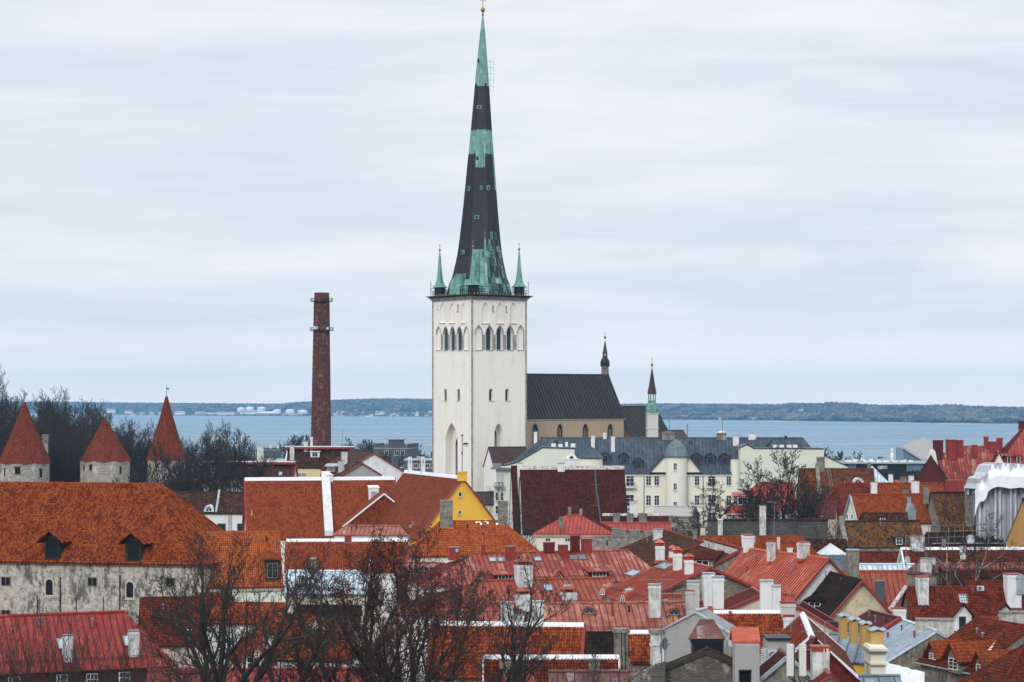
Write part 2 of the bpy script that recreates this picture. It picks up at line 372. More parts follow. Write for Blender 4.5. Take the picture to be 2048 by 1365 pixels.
M_DARKIN = plain('dark_interior', (.008, .009, .011), .9, 0, .1)
M_DISH = plain('satellite_dish_paint', (.50, .53, .56), .5, 0, .08)
M_PANEL = plain('antenna_panel', (.62, .62, .58), .5, 0, .05)
M_TARP = plaster('white_tarpaulin', (.72, .74, .76), (.42, .44, .47), .6, .7, .6, .5)
M_BARK = plain('bark_dark', (.040, .033, .028), .9, 0, .35, 3.)
M_BARKR = plain('twigs_brown', (.060, .042, .034), .9, 0, .35, 2.)
M_TWIG = plain('twigs_grey', (.050, .043, .038), .9, 0, .3, 2.)
M_BUD = plain('red_brown_buds', (.115, .032, .018), .85, 0, .4, 2.)
M_BIRCH = plain('birch_bark', (.42, .40, .37), .8, 0, .5, 6.)
# ------------------------------------------------------------------ roof surfaces
def clip_range(poly, s, vert=True):
    """range of t where the line x=s crosses a convex polygon (x,t)"""
    ts = []
    n = len(poly)
    for i in range(n):
        (x0, t0), (x1, t1) = poly[i], poly[(i+1) % n]
        if (x0-s)*(x1-s) <= 0 and abs(x1-x0) > 1e-9: ts.append(t0+(t1-t0)*(s-x0)/(x1-x0))
    return (min(ts), max(ts)) if len(ts) >= 2 else None
def roof_face(mb, pts, mi=0, kind='flat', sp=.6, thick=.16, uo=(0, 0), smi=None):
    """pts: planar convex polygon (any order); makes a slab with the covering on top.
    kind: flat | seam | tile"""
    pts = [Vector(p) for p in pts]; smi = mi if smi is None else smi
    n = Vector((0, 0, 0))
    for i in range(len(pts)): n += (pts[i]-pts[0]).cross(pts[(i+1) % len(pts)]-pts[0])
    if n.z < 0: pts.reverse(); n = -n
    n.normalize()
    if abs(n.z) > .999: t = Vector((1, 0, 0))
    else: t = Vector((0, 0, 1)).cross(n).normalized()
    q = n.cross(t)                                             # up the slope
    o = pts[0]; uv = [((p-o).dot(t)+uo[0], (p-o).dot(q)+uo[1]) for p in pts]
    mn = min(b for a, b in uv); uv = [(a, b-mn) for a, b in uv]; amin = min(a for a, b in uv)
    org = o+q*mn-t*uo[0]
    mb.face(pts, uv, mi); low = [p-Vector((0, 0, thick)) for p in pts]; mb.face(low[::-1], None, mi)
    m_ = len(pts)
    for i in range(m_): mb.face([pts[(i+1) % m_], pts[i], low[i], low[(i+1) % m_]], [uv[(i+1) % m_], uv[i], uv[i], uv[(i+1) % m_]], mi)
    W = lambda a, b, h: org+t*a+q*b+n*h
    if kind == 'seam':
        a0 = min(a for a, b in uv); a1 = max(a for a, b in uv)
        k = math.ceil(a0/sp)
        while k*sp < a1-.05:
            a = k*sp; r = clip_range(uv, a); k += 1
            if not r or r[1]-r[0] < .3: continue
            b0, b1 = r[0]+.02, r[1]-.02; wd = min(.030, sp*.055); hh = min(.07, sp*.11)
            A = [W(a-wd, b0, -.01), W(a-wd, b0, hh), W(a+wd, b0, hh), W(a+wd, b0, -.01)]
            B = [W(a-wd, b1, -.01), W(a-wd, b1, hh), W(a+wd, b1, hh), W(a+wd, b1, -.01)]
            uvc = lambda b: (a+.2, b)
            for i in range(3): mb.face([A[i+1], A[i], B[i], B[i+1]][::-1], [uvc(b0), uvc(b0), uvc(b1), uvc(b1)], smi)
            mb.face(A, [uvc(b0)]*4, smi)
    if kind == 'tile':
        tu, tv = .24, .34
        b1m = max(b for a, b in uv); hp = [(b, a) for a, b in uv]
        prof = [(0., 0.), (.2, .035), (.5, .06), (.8, .035)]
        j = 0
        while j*tv < b1m-.05:
            bl = j*tv; bm = min(bl+tv*.5, b1m-.02); r = clip_range(hp, bm); j += 1
            if not r: continue
            i0 = math.ceil(r[0]/tu-.2); i1 = math.floor(r[1]/tu+.2)
            bu = min(bl+tv*1.02, b1m)
            prev = None
            for i in range(i0, i1+1):
                for f_, h_ in prof:
                    if i == i1 and f_ > 0: break
                    a = (i+f_)*tu
                    cur = (W(a, bl, .005), W(a, bl, .05+h_), W(a, bu, .012+h_*.9), a)
                    if prev:
                        mb.face([prev[1], cur[1], cur[2], prev[2]], [(prev[3]+1e-3, bl+.06), (cur[3]-1e-3, bl+.06), (cur[3]-1e-3, bu-.01), (prev[3]+1e-3, bu-.01)], mi)
                        mb.face([prev[0], cur[0], cur[1], prev[1]], [(prev[3]+1e-3, bl+.01), (cur[3]-1e-3, bl+.01), (cur[3]-1e-3, bl+.03), (prev[3]+1e-3, bl+.03)], mi)
                    prev = cur
def seammat(mat):
    """standing seam of a sheet roof, painted darker for its shadow line and grime"""
    for nd in mat.node_tree.nodes:
        if nd.type == 'VALTORGB':
            c = nd.color_ramp.elements[1].color; return plain('seam_'+mat.name, (c[0]*.38, c[1]*.34, c[2]*.36), .6)
def kind_of(mat):
    n = mat.name
    if n.startswith('tile'): return 'tile'
    if n in ('metal_rusty_shingles',): return 'flat'
    if n.startswith(('metal', 'copper', 'church')): return 'seam'
    return 'flat'

class House:
    def __init__(s, name, label, r, Y, cat='house', yaw=None, pitch=None, ev=None, eg=None, end=1, zg=None, roof=None, wall=None,
                 hipu=(None, None), hip=(0, 0), o=.35, og=.2, flip=False, ridge='auto', verge=None, rk=None, group=None,
                 ext=(0, 0), hwb=None, wallt=None, sp=.6, gutter=None, cornice=None, vt=None):
        u1, v1, u2, v2 = r
        R1 = P(u1, v1, Y)
        if yaw is not None:
            d = Vector((math.cos(R_(yaw)), math.sin(R_(yaw)), 0))
            k = (u2-U0)/F; L = (k*R1.y-R1.x)/(d.x-k*d.y)
            if L < 0: d = -d; L = -L
        else:
            Y2 = (CZ-R1.z)*F/(v2-V0); R2 = P(u2, v2, Y2); d = R2-R1; d.z = 0; L = d.length; d.normalize()
        n = Vector((d.y, -d.x, 0))
        if n.y > 0: n = -n
        if flip: n = -n
        s.d, s.n, s.L, s.R1, s.R2 = d, n, L, R1, R1+d*L
        if eg:
            p = hitplane(eg[0], eg[1], R1 if end == 1 else s.R2, d); s.w = (p-R1).dot(n); s.rise = R1.z-p.z
            s.w = abs(s.w)
        else:
            pr = R_(pitch); nn = n*math.sin(pr)+Vector((0, 0, math.cos(pr)))
            um = (u1+u2)/2 if not isinstance(ev, tuple) else ev[0]; v_ = ev if not isinstance(ev, tuple) else ev[1]
            p = hitplane(um, v_, R1, nn); s.w = (p-R1).dot(n); s.rise = R1.z-p.z
        s.w = max(s.w, 1.); s.rise = max(s.rise, .3)
        s.tan = s.rise/s.w; s.pitch = math.atan(s.tan)
        h = list(hip)
        s.nf = (n*s.rise+Vector((0, 0, s.w))).normalized()
        for i in (0, 1):
            if hipu[i] is not None:
                vv = P(0, 0, 1)  # eave corner: ray hits the front plane at eave height
                # solve on eave line: point = R1 + a d + w n, z = -rise
                k = (hipu[i]-U0)/F; b0 = R1+n*s.w; a = (k*b0.y-b0.x)/(d.x-k*d.y)
                h[i] = max(.3, -a if i == 0 else a-L)
        s.h = h; s.og = og; s.o = o
        s.zg = zg if zg is not None else 12.0
        s.ze = R1.z-s.rise
        s.zg = min(s.zg, s.ze-2)
        mid = s.W(L/2, 0, 0); mid.z = s.zg
        s.root = thing(name, label, cat, mid, group)
        s.roofmat = roof; s.wallmat = wall; s.name = name
        s.hwb = hwb or s.w
        rk = rk or kind_of(roof)
        if rk == 'tile' and Y > 300: rk = 'flat'
        s.a0 = -h[0]-(0 if h[0] else og); s.a1 = L+h[1]+(0 if h[1] else og)
        ra0 = 0 if h[0] else -og; ra1 = L if h[1] else L+og
        e = s.rise; w = s.w; wb = s.hwb; eb = s.rise*wb/w
        E = lambda a, b, c: s.W(a, b, c)
        # overhanging eave drops along slope
        mb = MB()
        roof_face(mb, [E(ra0, 0, 0), E(ra1, 0, 0), E(s.a1, w, -e), E(s.a0, w, -e)], 0, rk, sp, smi=1)
        roof_face(mb, [E(ra0, 0, 0), E(ra1, 0, 0), E(s.a1, -wb, -eb), E(s.a0, -wb, -eb)], 0, 'flat' if rk == 'tile' else rk, sp, smi=1)
        if h[0]: roof_face(mb, [E(0, 0, 0), E(s.a0, w, -e), E(s.a0, -wb, -eb)], 0, rk, sp, smi=1)
        if h[1]: roof_face(mb, [E(L, 0, 0), E(s.a1, w, -e), E(s.a1, -wb, -eb)], 0, rk, sp, smi=1)
        s.roof = mb.build('roof', [roof, seammat(roof)] if rk == 'seam' else roof, s.root)
        # ridge and hip caps
        cm = roof if ridge == 'auto' else ridge
        if cm is not None:
            c = MB(); wide = (.27 if Y < 250 else .34) if cm in (M_RIDGEW, M_RIDGEP) else .15
            def cap(a, b, wd, m2=c):
                dd = (b-a); ln = dd.length; dd.normalize(); sd = Vector((-dd.y, dd.x, 0)).normalized(); up = Vector((0, 0, 1))
                pr = [sd*wd-up*wd*s.tan*.9, sd*wd*.9-up*(wd*s.tan*.9-.10), sd*wd*.35+up*.09, -sd*wd*.35+up*.09, -sd*wd*.9-up*(wd*s.tan*.9-.10), -sd*wd-up*wd*s.tan*.9]
                m2.prism([a+q_ for q_ in pr], dd*ln)
            up = Vector((0, 0, .05))
            cap(E(ra0, 0, 0)+up, E(ra1, 0, 0)+up, wide)
            if kind_of(roof) == 'tile':
                for hh, a_, x in ((h[0], s.a0, 0), (h[1], s.a1, L)):
                    if hh:
                        for sg in (w, -wb):
                            a = E(x, 0, 0); b = E(a_, sg, -e if sg > 0 else -eb)
                            c.bar(a+up, b+up, .13, 6)
            c.build('ridge_cap', cm, s.root)
        # walls
        if wall is not None:
            t = .16; ow = min(o, w*.3); x0 = -h[0]+o if h[0] else 0; x1 = L+h[1]-o if h[1] else L
            zb = s.zg-s.R1.z; cf = -e+ow*s.tan-t; cb = -eb+ow*s.tan-t; W_ = w-ow; Wb = wb-ow
            if not wallt: ct = -t-.02
            s.wx = (x0, x1); s.wW = W_; s.wWb = Wb
            m = MB()
            fb = [E(x0, W_, zb), E(x1, W_, zb), E(x1, -Wb, zb), E(x0, -Wb, zb)]
            ft = [E(x0, W_, cf), E(x1, W_, cf), E(x1, -Wb, cb), E(x0, -Wb, cb)]
            def quad(a, b, c_, d_, uvo=0):
                ln = (b-a).length; m.face([a, b, c_, d_], [(uvo, a.z), (uvo+ln, b.z), (uvo+(c_-a-(Vector((0, 0, c_.z-a.z)))).length, c_.z), (uvo+(d_-a-Vector((0, 0, d_.z-a.z))).length, d_.z)])
            hd = lambda p, a: (Vector((p.x, p.y, 0))-Vector((a.x, a.y, 0))).length
            def poly(pts):
                a = pts[0]; m.face(pts, [(hd(p, a), p.z) for p in pts])
            poly([fb[0], fb[1], ft[1], ft[0]]); poly([fb[2], fb[3], ft[3], ft[2]])
            apx = E(x1, 0, ct); apx0 = E(x0, 0, ct)
            poly([fb[1], fb[2], ft[2]]+([] if h[1] else [apx])+[ft[1]])
            poly([fb[3], fb[0], ft[0]]+([] if h[0] else [apx0])+[ft[3]])
            poly(ft[::-1]) if (h[0] or h[1]) else None
            s.wallo = m.build('wall', wall, s.root)
        if verge:
            for hh, x in ((h[0], ra0), (h[1], ra1)):
                if hh: continue
                vm = MB()
                for sg, ee in ((w, e), (-wb, eb)):
                    a = E(x, 0, .07); b = E(x, sg, -ee+.07); dd = (b-a); ln = dd.length; dd.normalize(); nn = s.d*(.14 if vt is None else vt)
                    u_ = Vector((0, 0, 1)); vm.prism([a-nn, a+nn, a+nn-u_*.3, a-nn-u_*.3], dd*ln)
                vm.build('verge_board', verge, s.root)
        if gutter or cornice:
            for sg, ee in ((w, e), (-wb, eb)):
                g = MB(); a = E(s.a0, sg, -ee-.1); b = E(s.a1, sg, -ee-.1)
                if cornice: g.prism([a, a-s.n*(math.copysign(.5, sg)), a-s.n*(math.copysign(.5, sg))-Vector((0, 0, .45)), a-s.n*math.copysign(.2, sg)-Vector((0, 0, .4))], b-a)
                else: g.bar(a+s.n*math.copysign(.06, sg), b+s.n*math.copysign(.06, sg), .08, 6)
                g.build('cornice' if cornice else 'gutter', cornice or gutter, s.root)
        if Y < 300 and rk == 'seam' and L > 5 and s.w > 2.5:
            g = MB(); ra = random.Random(int(u1*7+v1))
            for hh_ in (.12, .26): g.bar(E(s.a0+.4, w*.86, -e*.86+hh_), E(s.a1-.4, w*.86, -e*.86+hh_), .022)
            q_ = s.a0+.6
            while q_ < s.a1-.4: g.bar(E(q_, w*.86, -e*.86), E(q_, w*.83, -e*.86+.3), .02); q_ += 1.6
            g.build('snow_guard', seammat(roof), s.root)
        if Y < 310 and L > 4 and s.w > 2.5:
            ra = random.Random(int(u1*7+v1))
            for _i in range(ra.randint(1, 3)):
                g = MB(); a_ = ra.uniform(.1, .9)*L; b_ = ra.uniform(.12, .5)*w; q_ = E(a_, b_, -b_*s.tan-.05); r_ = ra.uniform(.06, .11); h_ = ra.uniform(.35, .7)
                g.lathe(q_, [(r_, 0), (r_, h_), (r_*1.7, h_+.02), (r_*1.5, h_+.1), (0, h_+.16)], 8); g.build('vent_pipe', ra.choice([M_IRON, M_TRIMR, M_BLACK]), s.root)
    def W(s, a, b, c): return s.R1+s.d*a+s.n*b+Vector((0, 0, c))
    # ---- where a pixel's ray meets one of the house's faces
    def hit(s, u, v, face='F'):
        z = Vector((0, 0, 1))
        if face == 'F': p0, nn, rt = s.R1, s.nf, s.d
        elif face == 'B': nn = (-s.n*s.rise+z*s.w).normalized(); p0, rt = s.R1, s.d
        elif face == 'H1': nn = (-s.d*s.rise+z*s.h[0]).normalized(); p0, rt = s.R1, s.n
        elif face == 'H2': nn = (s.d*s.rise+z*s.h[1]).normalized(); p0, rt = s.R2, s.n
        elif face == 'WF': nn, p0, rt = s.n, s.W(0, s.wW, 0), s.d
        elif face == 'W1': nn, p0, rt = -s.d, s.W(s.wx[0], 0, 0), s.n
        elif face == 'W2': nn, p0, rt = s.d, s.W(s.wx[1], 0, 0), s.n
        elif face == 'R':
            k = (u-U0)/F; a = (k*s.R1.y-s.R1.x)/(s.d.x-k*s.d.y); return s.W(a, 0, 0), z, s.d
        p = hitplane(u, v, p0, nn)
        return p, nn, (rt if rt.x > 0 else -rt)
    def mpp(s, p): return p.y/F
    def chimney(s, u, vt, w, vb=None, face='F', mat=None, cap='slab', capm=None, dr=.8, yaw=None, name='chimney', label=None, n=1):
        mat = mat or M_WHITEC; capm = capm or M_IRON
        p, nn, rt = s.hit(u, vb if vb is not None else 0, face)
        k = s.mpp(p); wm = w*k; z = CZ-(vt-V0)*k
        ax = s.d if abs(s.d.x) > abs(s.n.x) else s.n
        if yaw is not None: ax = Vector((math.cos(R_(yaw)), math.sin(R_(yaw)), 0))
        if ax.x < 0: ax = -ax
        ay = Vector((-ax.y, ax.x, 0))                         # pointing away
        vis = abs(ax.x)+dr*abs(ay.x); wm /= vis; dp = wm*dr
        c = p+ay*dp*.5*(0 if face == 'R' else 1)
        zb = p.z-(1.2 if face == 'R' else .25) ; zb -= dp*s.tan*.6 if face == 'R' else 0
        if z < p.z+.2: z = p.z+.6
        m = MB(); c.z = zb; m.box(c, wm, dp, z-zb, ax, ay)
        # a corbelled band near the top
        zc = z-.32
        if wm > .5 and z-p.z > 1.0: m.box(Vector((c.x, c.y, zc)), wm+.10, dp+.10, .16, ax, ay)
        ch = m.build(name, mat, s.root)
        if label: ch['label'] = label
        cm = MB(); top = Vector((c.x, c.y, z))
        # flashing at the foot
        if cap == 'slab':
            cm.box(top, wm+.14, dp+.14, .07, ax, ay); cm.build('cap', capm, ch, org=None)
        elif cap == 'hood':
            hh = .38
            for i in (-1, 1):
                for j in (-1, 1): cm.box(top+ax*(i*wm*.4)+ay*(j*dp*.4), .12, .12, hh, ax, ay)
            cm.box(top, wm*.55, dp*.55, hh, ax, ay)
            e = [top+ax*(i*(wm/2+.12))+ay*(j*(dp/2+.12))+Vector((0, 0, hh)) for i, j in ((-1, -1), (1, -1), (1, 1), (-1, 1))]
            ap = [top+ax*(-wm*.15)+Vector((0, 0, hh+.34)), top+ax*(wm*.15)+Vector((0, 0, hh+.34))]
            cm.face(e[::-1]); cm.face([e[0], e[1], ap[1], ap[0]]); cm.face([e[2], e[3], ap[0], ap[1]]); cm.face([e[1], e[2], ap[1]]); cm.face([e[3], e[0], ap[0]])
            cm.build('hood', capm, ch)
        elif cap == 'box':
            cm.box(top, wm+.2, dp+.2, .12, ax, ay); cm.box(top+Vector((0, 0, .12)), wm*.6, dp*.6, .25, ax, ay); cm.build('cap', capm, ch)
        elif cap == 'wide':
            cm.box(top, wm+.12, dp+.12, .14, ax, ay); cm.build('cap', capm, ch)
        elif cap == 'arch':
            cm.box(top, wm+.1, dp+.1, .1, ax, ay)
            for q in (-.36, .36): cm.box(top+ax*(wm*q)+Vector((0, 0, .1)), wm*.26, dp*.9, .7, ax, ay)
            cm.prism([top+ax*(-wm*.5)-ay*dp*.45+Vector((0, 0, .8)), top+ax*(wm*.5)-ay*dp*.45+Vector((0, 0, .8)), top+ax*(wm*.35)-ay*dp*.45+Vector((0, 0, 1.15)), top-ax*(wm*.35)-ay*dp*.45+Vector((0, 0, 1.15))], ay*dp*.9)
            cm.build('cap', mat, ch)
        f = MB(); f.box(p+ay*dp*.5*(0 if face == 'R' else 1)+Vector((0, 0, -.3)), wm+.16, dp+.16, .34, ax, ay)
        if face != 'R': f.build('flashing', M_ZINC if s.roofmat.name.startswith('tile') or s.roofmat in (M_BLUE, M_GREY) else s.roofmat, ch)
        return ch
    def skylight(s, u, v, w, h, face='F', glass=None):
        p, nn, rt = s.hit(u, v, face); k = s.mpp(p); up = nn.cross(rt)
        if up.z < 0: up = -up
        sx = w*k/max(.35, abs(rt.x)); sy = h*k/max(.3, abs(up.z)+.1)
        m = MB(); t = .07
        for i in (-1, 1): m.box(p+rt*(i*(sx/2-t/2)), t, sy, .12, rt, up, nn); m.box(p+up*(i*(sy/2-t/2)), sx-2*t-.004, t, .115, rt, up, nn)
        f = m.build('skylight', M_TRIMG, s.root)
        g = MB(); g.box(p, sx-t, sy-t, .08, rt, up, nn); g.build('pane', glass or M_GLASSL, f)
    def win(s, u, v, w, h, face='WF', nx=2, ny=2, fm=None, parent=None, arch=False, sill=True, gm=None, label=None):
        """v = centre row"""
        p, nn, rt = s.hit(u, v, face)
        return window(s.root if parent is None else parent, p, nn, rt, w*p.y/F/max(.3, abs(rt.x)), h*p.y/F, nx, ny, fm or M_TRIMW, arch, sill, gm)
    def dormer(s, u, vb, w, h, kind='gable', face='F', roof=None, wall=None, trim=None, gw=None, nx=2, ny=2, oh=.25, wh=None, dirn=None, ww=.6, pitch=None, name='dormer', sink=0., rb=0.):
        """u: centre, vb: foot of the front, w,h in photo pixels; runs horizontally back into the slope"""
        roof = roof or s.roofmat; wall = wall or M_WHITE
        p, nn, rt = s.hit(u, vb, face); k = s.mpp(p)
        out = Vector((nn.x, nn.y, 0)).normalized() if dirn is None else Vector((math.cos(R_(dirn)), math.sin(R_(dirn)), 0))
        rt = Vector((-out.y, out.x, 0)); rt = rt if rt.x > 0 else -rt
        W_ = w*k/max(.35, abs(rt.x)); H = h*k; z = Vector((0, 0, 1)); back = -out
        tan = math.sqrt(nn.x**2+nn.y**2)/nn.z
        ln = min(H/tan+.5, 9.); p = p+out*.02-z*sink
        g = thing_child(name, s.root, p) if False else None
        wm = MB(); rm = MB(); hw = W_/2
        if kind in ('gable', 'hipg'):
            gh = hw*(1.0 if pitch is None else math.tan(R_(pitch))); gh = min(gh, H*.62); hs = H-gh
            pr = [p-rt*hw, p+rt*hw, p+rt*hw+z*hs, p+z*(H-.06), p-rt*hw+z*hs]
            wm.prism(pr, back*ln)
            sl = gh/hw
            for sg in (-1, 1):
                a = p+z*H+out*oh; b = p+rt*sg*(hw+oh*.8)+z*(hs-oh*.8*sl)+out*oh
                roof_face(rm, [a, b, b+back*(ln+oh), a+back*(ln+oh)], 0, 'tile' if (kind_of(roof) == 'tile' and p.y < 300) else 'flat' if kind_of(roof) == 'tile' else 'seam', .5, .1)
        elif kind == 'shed':
            hs = H*.8; pr = [p-rt*hw, p+rt*hw, p+rt*hw+z*hs, p-rt*hw+z*hs]
            wm.prism(pr, back*ln)
            a = [p+rt*(-hw-oh)+z*(hs+.02)+out*oh, p+rt*(hw+oh)+z*(hs+.02)+out*oh]; l2 = min(ln*1.5, H/max(.08, tan-.15)+.5)
            roof_face(rm, [a[0], a[1], a[1]+back*l2+z*l2*.15, a[0]+back*l2+z*l2*.15], 0, kind_of(roof) if kind_of(roof) == 'seam' else ('tile' if p.y < 300 else 'flat'), .5, .1)
            gh = 0
        elif kind == 'tri':
            pr = [p-rt*hw, p+rt*hw, p+z*(H-.05)]; wm.prism(pr, back*ln); hs = H*.6; gh = H
            for sg in (-1, 1):
                a = p+z*H+out*oh; b = p+rt*sg*(hw+.12)+out*oh-z*.03
                roof_face(rm, [a, b, b+back*(ln+oh), a+back*(ln+oh)], 0, 'flat', .5, .08)
        elif kind == 'eye':
            N = 12; arc = [p+rt*(hw*math.cos(math.pi*i/N))+z*(H*math.sin(math.pi*i/N)) for i in range(N+1)]
            wm.prism(arc, back*ln)
            ar2 = [p+rt*((hw+.16)*math.cos(math.pi*i/N))+z*((H+.16)*math.sin(math.pi*i/N)) for i in range(N+1)]
            ring = arc+ar2[::-1]
            for i in range(N): rm.prism([arc[i]+out*oh, arc[i+1]+out*oh, ar2[i+1]+out*oh, ar2[i]+out*oh], back*(ln+oh))
            hs = H; gh = 0
        d_ = wm.build(name, wall, s.root); rm.build('dormer_roof', roof, d_)
        # window in the front
        f = MB(); gl = MB(); q = p+out*.03
        if kind == 'tri':
            s_ = .55; tri = lambda f_: [q+z*H*.10-rt*hw*f_, q+z*H*.10+rt*hw*f_, q+z*(H*.10+H*f_)]
            a = tri(.62); b = tri(.40)
            gl.prism([x+out*.01 for x in b], out*.02)
            for i in range(3): f.bar(a[i]+out*.05, a[(i+1) % 3]+out*.05, .05)
            f.bar(q+out*.05+z*H*.1, q+out*.05+z*H*.6, .03)
        elif kind == 'eye':
            N = 10; b = [q+rt*(hw*.74*math.cos(math.pi*i/N))+z*(H*.08+H*.74*math.sin(math.pi*i/N)) for i in range(N+1)]
            gl.prism(b, out*.03)
            for i in range(N+1): f.bar(b[i]+out*.05, b[(i+1) % (N+1)]+out*.05, .055)
            for aa in (60, 90, 120): f.bar(q+z*H*.08+out*.05, q+z*(H*.08+H*.74*math.sin(R_(aa)))+rt*(hw*.74*math.cos(R_(aa)))+out*.05, .022)
        else:
            bw = W_*ww; bh = (wh or .78)*hs; c = q+z*(hs*.5)
            bx(gl, c, bw, bh, .03, rt, z, out)
            t = .07
            for i in (-1, 1):
                bx(f, c+rt*i*bw/2, t, bh+t, .07, rt, z, out); bx(f, c+z*i*bh/2, bw-t-.004, t, .066, rt, z, out)
            for i in range(1, nx): bx(f, c+rt*(bw*(i/nx-.5)), .05, bh-t-.004, .062, rt, z, out)
            for i in range(1, ny): bx(f, c+z*(bh*(i/ny-.5)), bw-t-.01, .035, .058, rt, z, out)
        fo = f.build('window_frame', trim or M_TRIMW, d_); gl.build('pane', gw or M_GLASS, d_)
        if rb:
            pass
        return d_
def thing_child(*a): return None
def bx(m, c, sx, sy, sz, ax, ay, az):
    m.box(c, sx, sy, sz, ax, ay, az)
def window(parent, p, nn, rt, W_, H, nx=2, ny=2, fm=None, arch=False, sill=True, gm=None, proud=.03):
    z = Vector((0, 0, 1)); f = MB(); g = MB(); t = .09
    c = p+nn*proud*.2
    if arch:
        N = 8; hb = H/2-W_/2
        pts = [c-rt*W_/2-z*H/2, c+rt*W_/2-z*H/2]+[c+rt*(W_/2*math.cos(math.pi*i/N))+z*(hb+W_/2*math.sin(math.pi*i/N)) for i in range(N+1)]
        g.prism([q+nn*.005 for q in pts], nn*.03)
        for i in range(len(pts)): f.bar(pts[i]+nn*.04, pts[(i+1) % len(pts)]+nn*.04, .07)
    else:
        g.box(c, W_, H, .03, rt, z, nn)
        for i in (-1, 1):
            f.box(c+rt*i*(W_/2), t, H+t, .085, rt, z, nn); f.box(c+z*i*(H/2), W_-t-.004, t, .08, rt, z, nn)
    for i in range(1, nx): f.box(c+rt*(W_*(i/nx-.5)), .06, H-t-.004, .07, rt, z, nn)
    for i in range(1, ny): f.box(c+z*(H*(i/ny-.5)), W_-t-.01, .05, .064, rt, z, nn)
    fo = f.build('window', fm or M_TRIMW, parent)
    g.build('pane', gm or M_GLASS, fo)
    if sill:
        s_ = MB(); s_.box(c-z*(H/2+.14)+nn*.0, W_+.25, .09, .16, rt, z, nn); s_.build('sill', fm or M_TRIMW, fo)
    return fo

def pointed(c, rt, w, h, n=7):
    """pointed-arch outline; c = middle of the foot"""
    z = Vector((0, 0, 1)); hs = h-w*.95; pts = [c-rt*w/2, c+rt*w/2]
    R = w*1.18; cx = -(R-w/2); am = math.acos((R-w/2)/R); hh = R*math.sin(am); sc = (h-hs)/hh
    for i in range(n+1):
        a = am*i/n; pts.append(c+rt*(cx+R*math.cos(a))+z*(hs+R*math.sin(a)*sc))
    for i in range(n-1, -1, -1):
        a = am*i/n; pts.append(c-rt*(cx+R*math.cos(a))+z*(hs+R*math.sin(a)*sc))
    return pts
def boxthing(name, label, cat, u, vt, vb, w, Y, dep, mat, yaw=0, pname='body', group=None, zb=None):
    p = P(u, vb, Y); zt = P(u, vt, Y).z; ax = Vector((math.cos(R_(yaw)), math.sin(R_(yaw)), 0)); ay = Vector((-ax.y, ax.x, 0))
    c = p+ay*dep/2
    if zb is not None: c.z = zb
    t = thing(name, label, cat, c, group); m = MB(); m.box(c, w*Y/F/max(.4, abs(ax.x)), dep, zt-c.z, ax, ay); m.build(pname, mat, t)
    return t, c, ax, ay, zt
# ------------------------------------------------------------------ bare trees
def tubes(segs, mats, name, parent=None, nside=3, loc=None):
    """segs: list of (p0, p1, r0, r1)"""
    S = np.array([[*a, *b, r0, r1] for a, b, r0, r1 in segs], dtype=np.float64)
    p0, p1, r0, r1 = S[:, 0:3], S[:, 3:6], S[:, 6], S[:, 7]
    d = p1-p0; d /= (np.linalg.norm(d, axis=1)[:, None]+1e-9)
    ref = np.where(np.abs(d[:, 2:3]) < .9, np.array([[0, 0, 1.]]), np.array([[1., 0, 0]]))
    x = np.cross(d, ref); x /= np.linalg.norm(x, axis=1)[:, None]; y = np.cross(d, x)
    n = len(S); V = np.zeros((n, 2*nside, 3))
    for i in range(nside):
        a = 2*math.pi*i/nside; o = x*math.cos(a)+y*math.sin(a)
        V[:, i] = p0+o*r0[:, None]; V[:, nside+i] = p1+o*r1[:, None]
    idx = np.arange(n)[:, None]*2*nside; F_ = []
    for i in range(nside):
        j = (i+1) % nside; F_.append(np.concatenate([idx+i, idx+j, idx+nside+j, idx+nside+i], axis=1))
    F_ = np.stack(F_, axis=1).reshape(-1, 4); V = V.reshape(-1, 3)
    return quadmesh(name, V, F_, mats, parent, loc)
def quadmesh(name, V, F_, mat, parent=None, loc=None, k=4):
    me = bpy.data.meshes.new(name); nv, nf = len(V), len(F_)
    me.vertices.add(nv); me.vertices.foreach_set('co', np.asarray(V, np.float32).ravel())
    me.loops.add(nf*k); me.loops.foreach_set('vertex_index', np.asarray(F_, np.int32).ravel())
    me.polygons.add(nf); me.polygons.foreach_set('loop_start', np.arange(0, nf*k, k, dtype=np.int32))
    me.update(calc_edges=True); me.materials.append(mat)
    ob = bpy.data.objects.new(name, me); COL.objects.link(ob)
    if parent: ob.parent = parent
    if loc is not None: ob.location = loc
    return ob
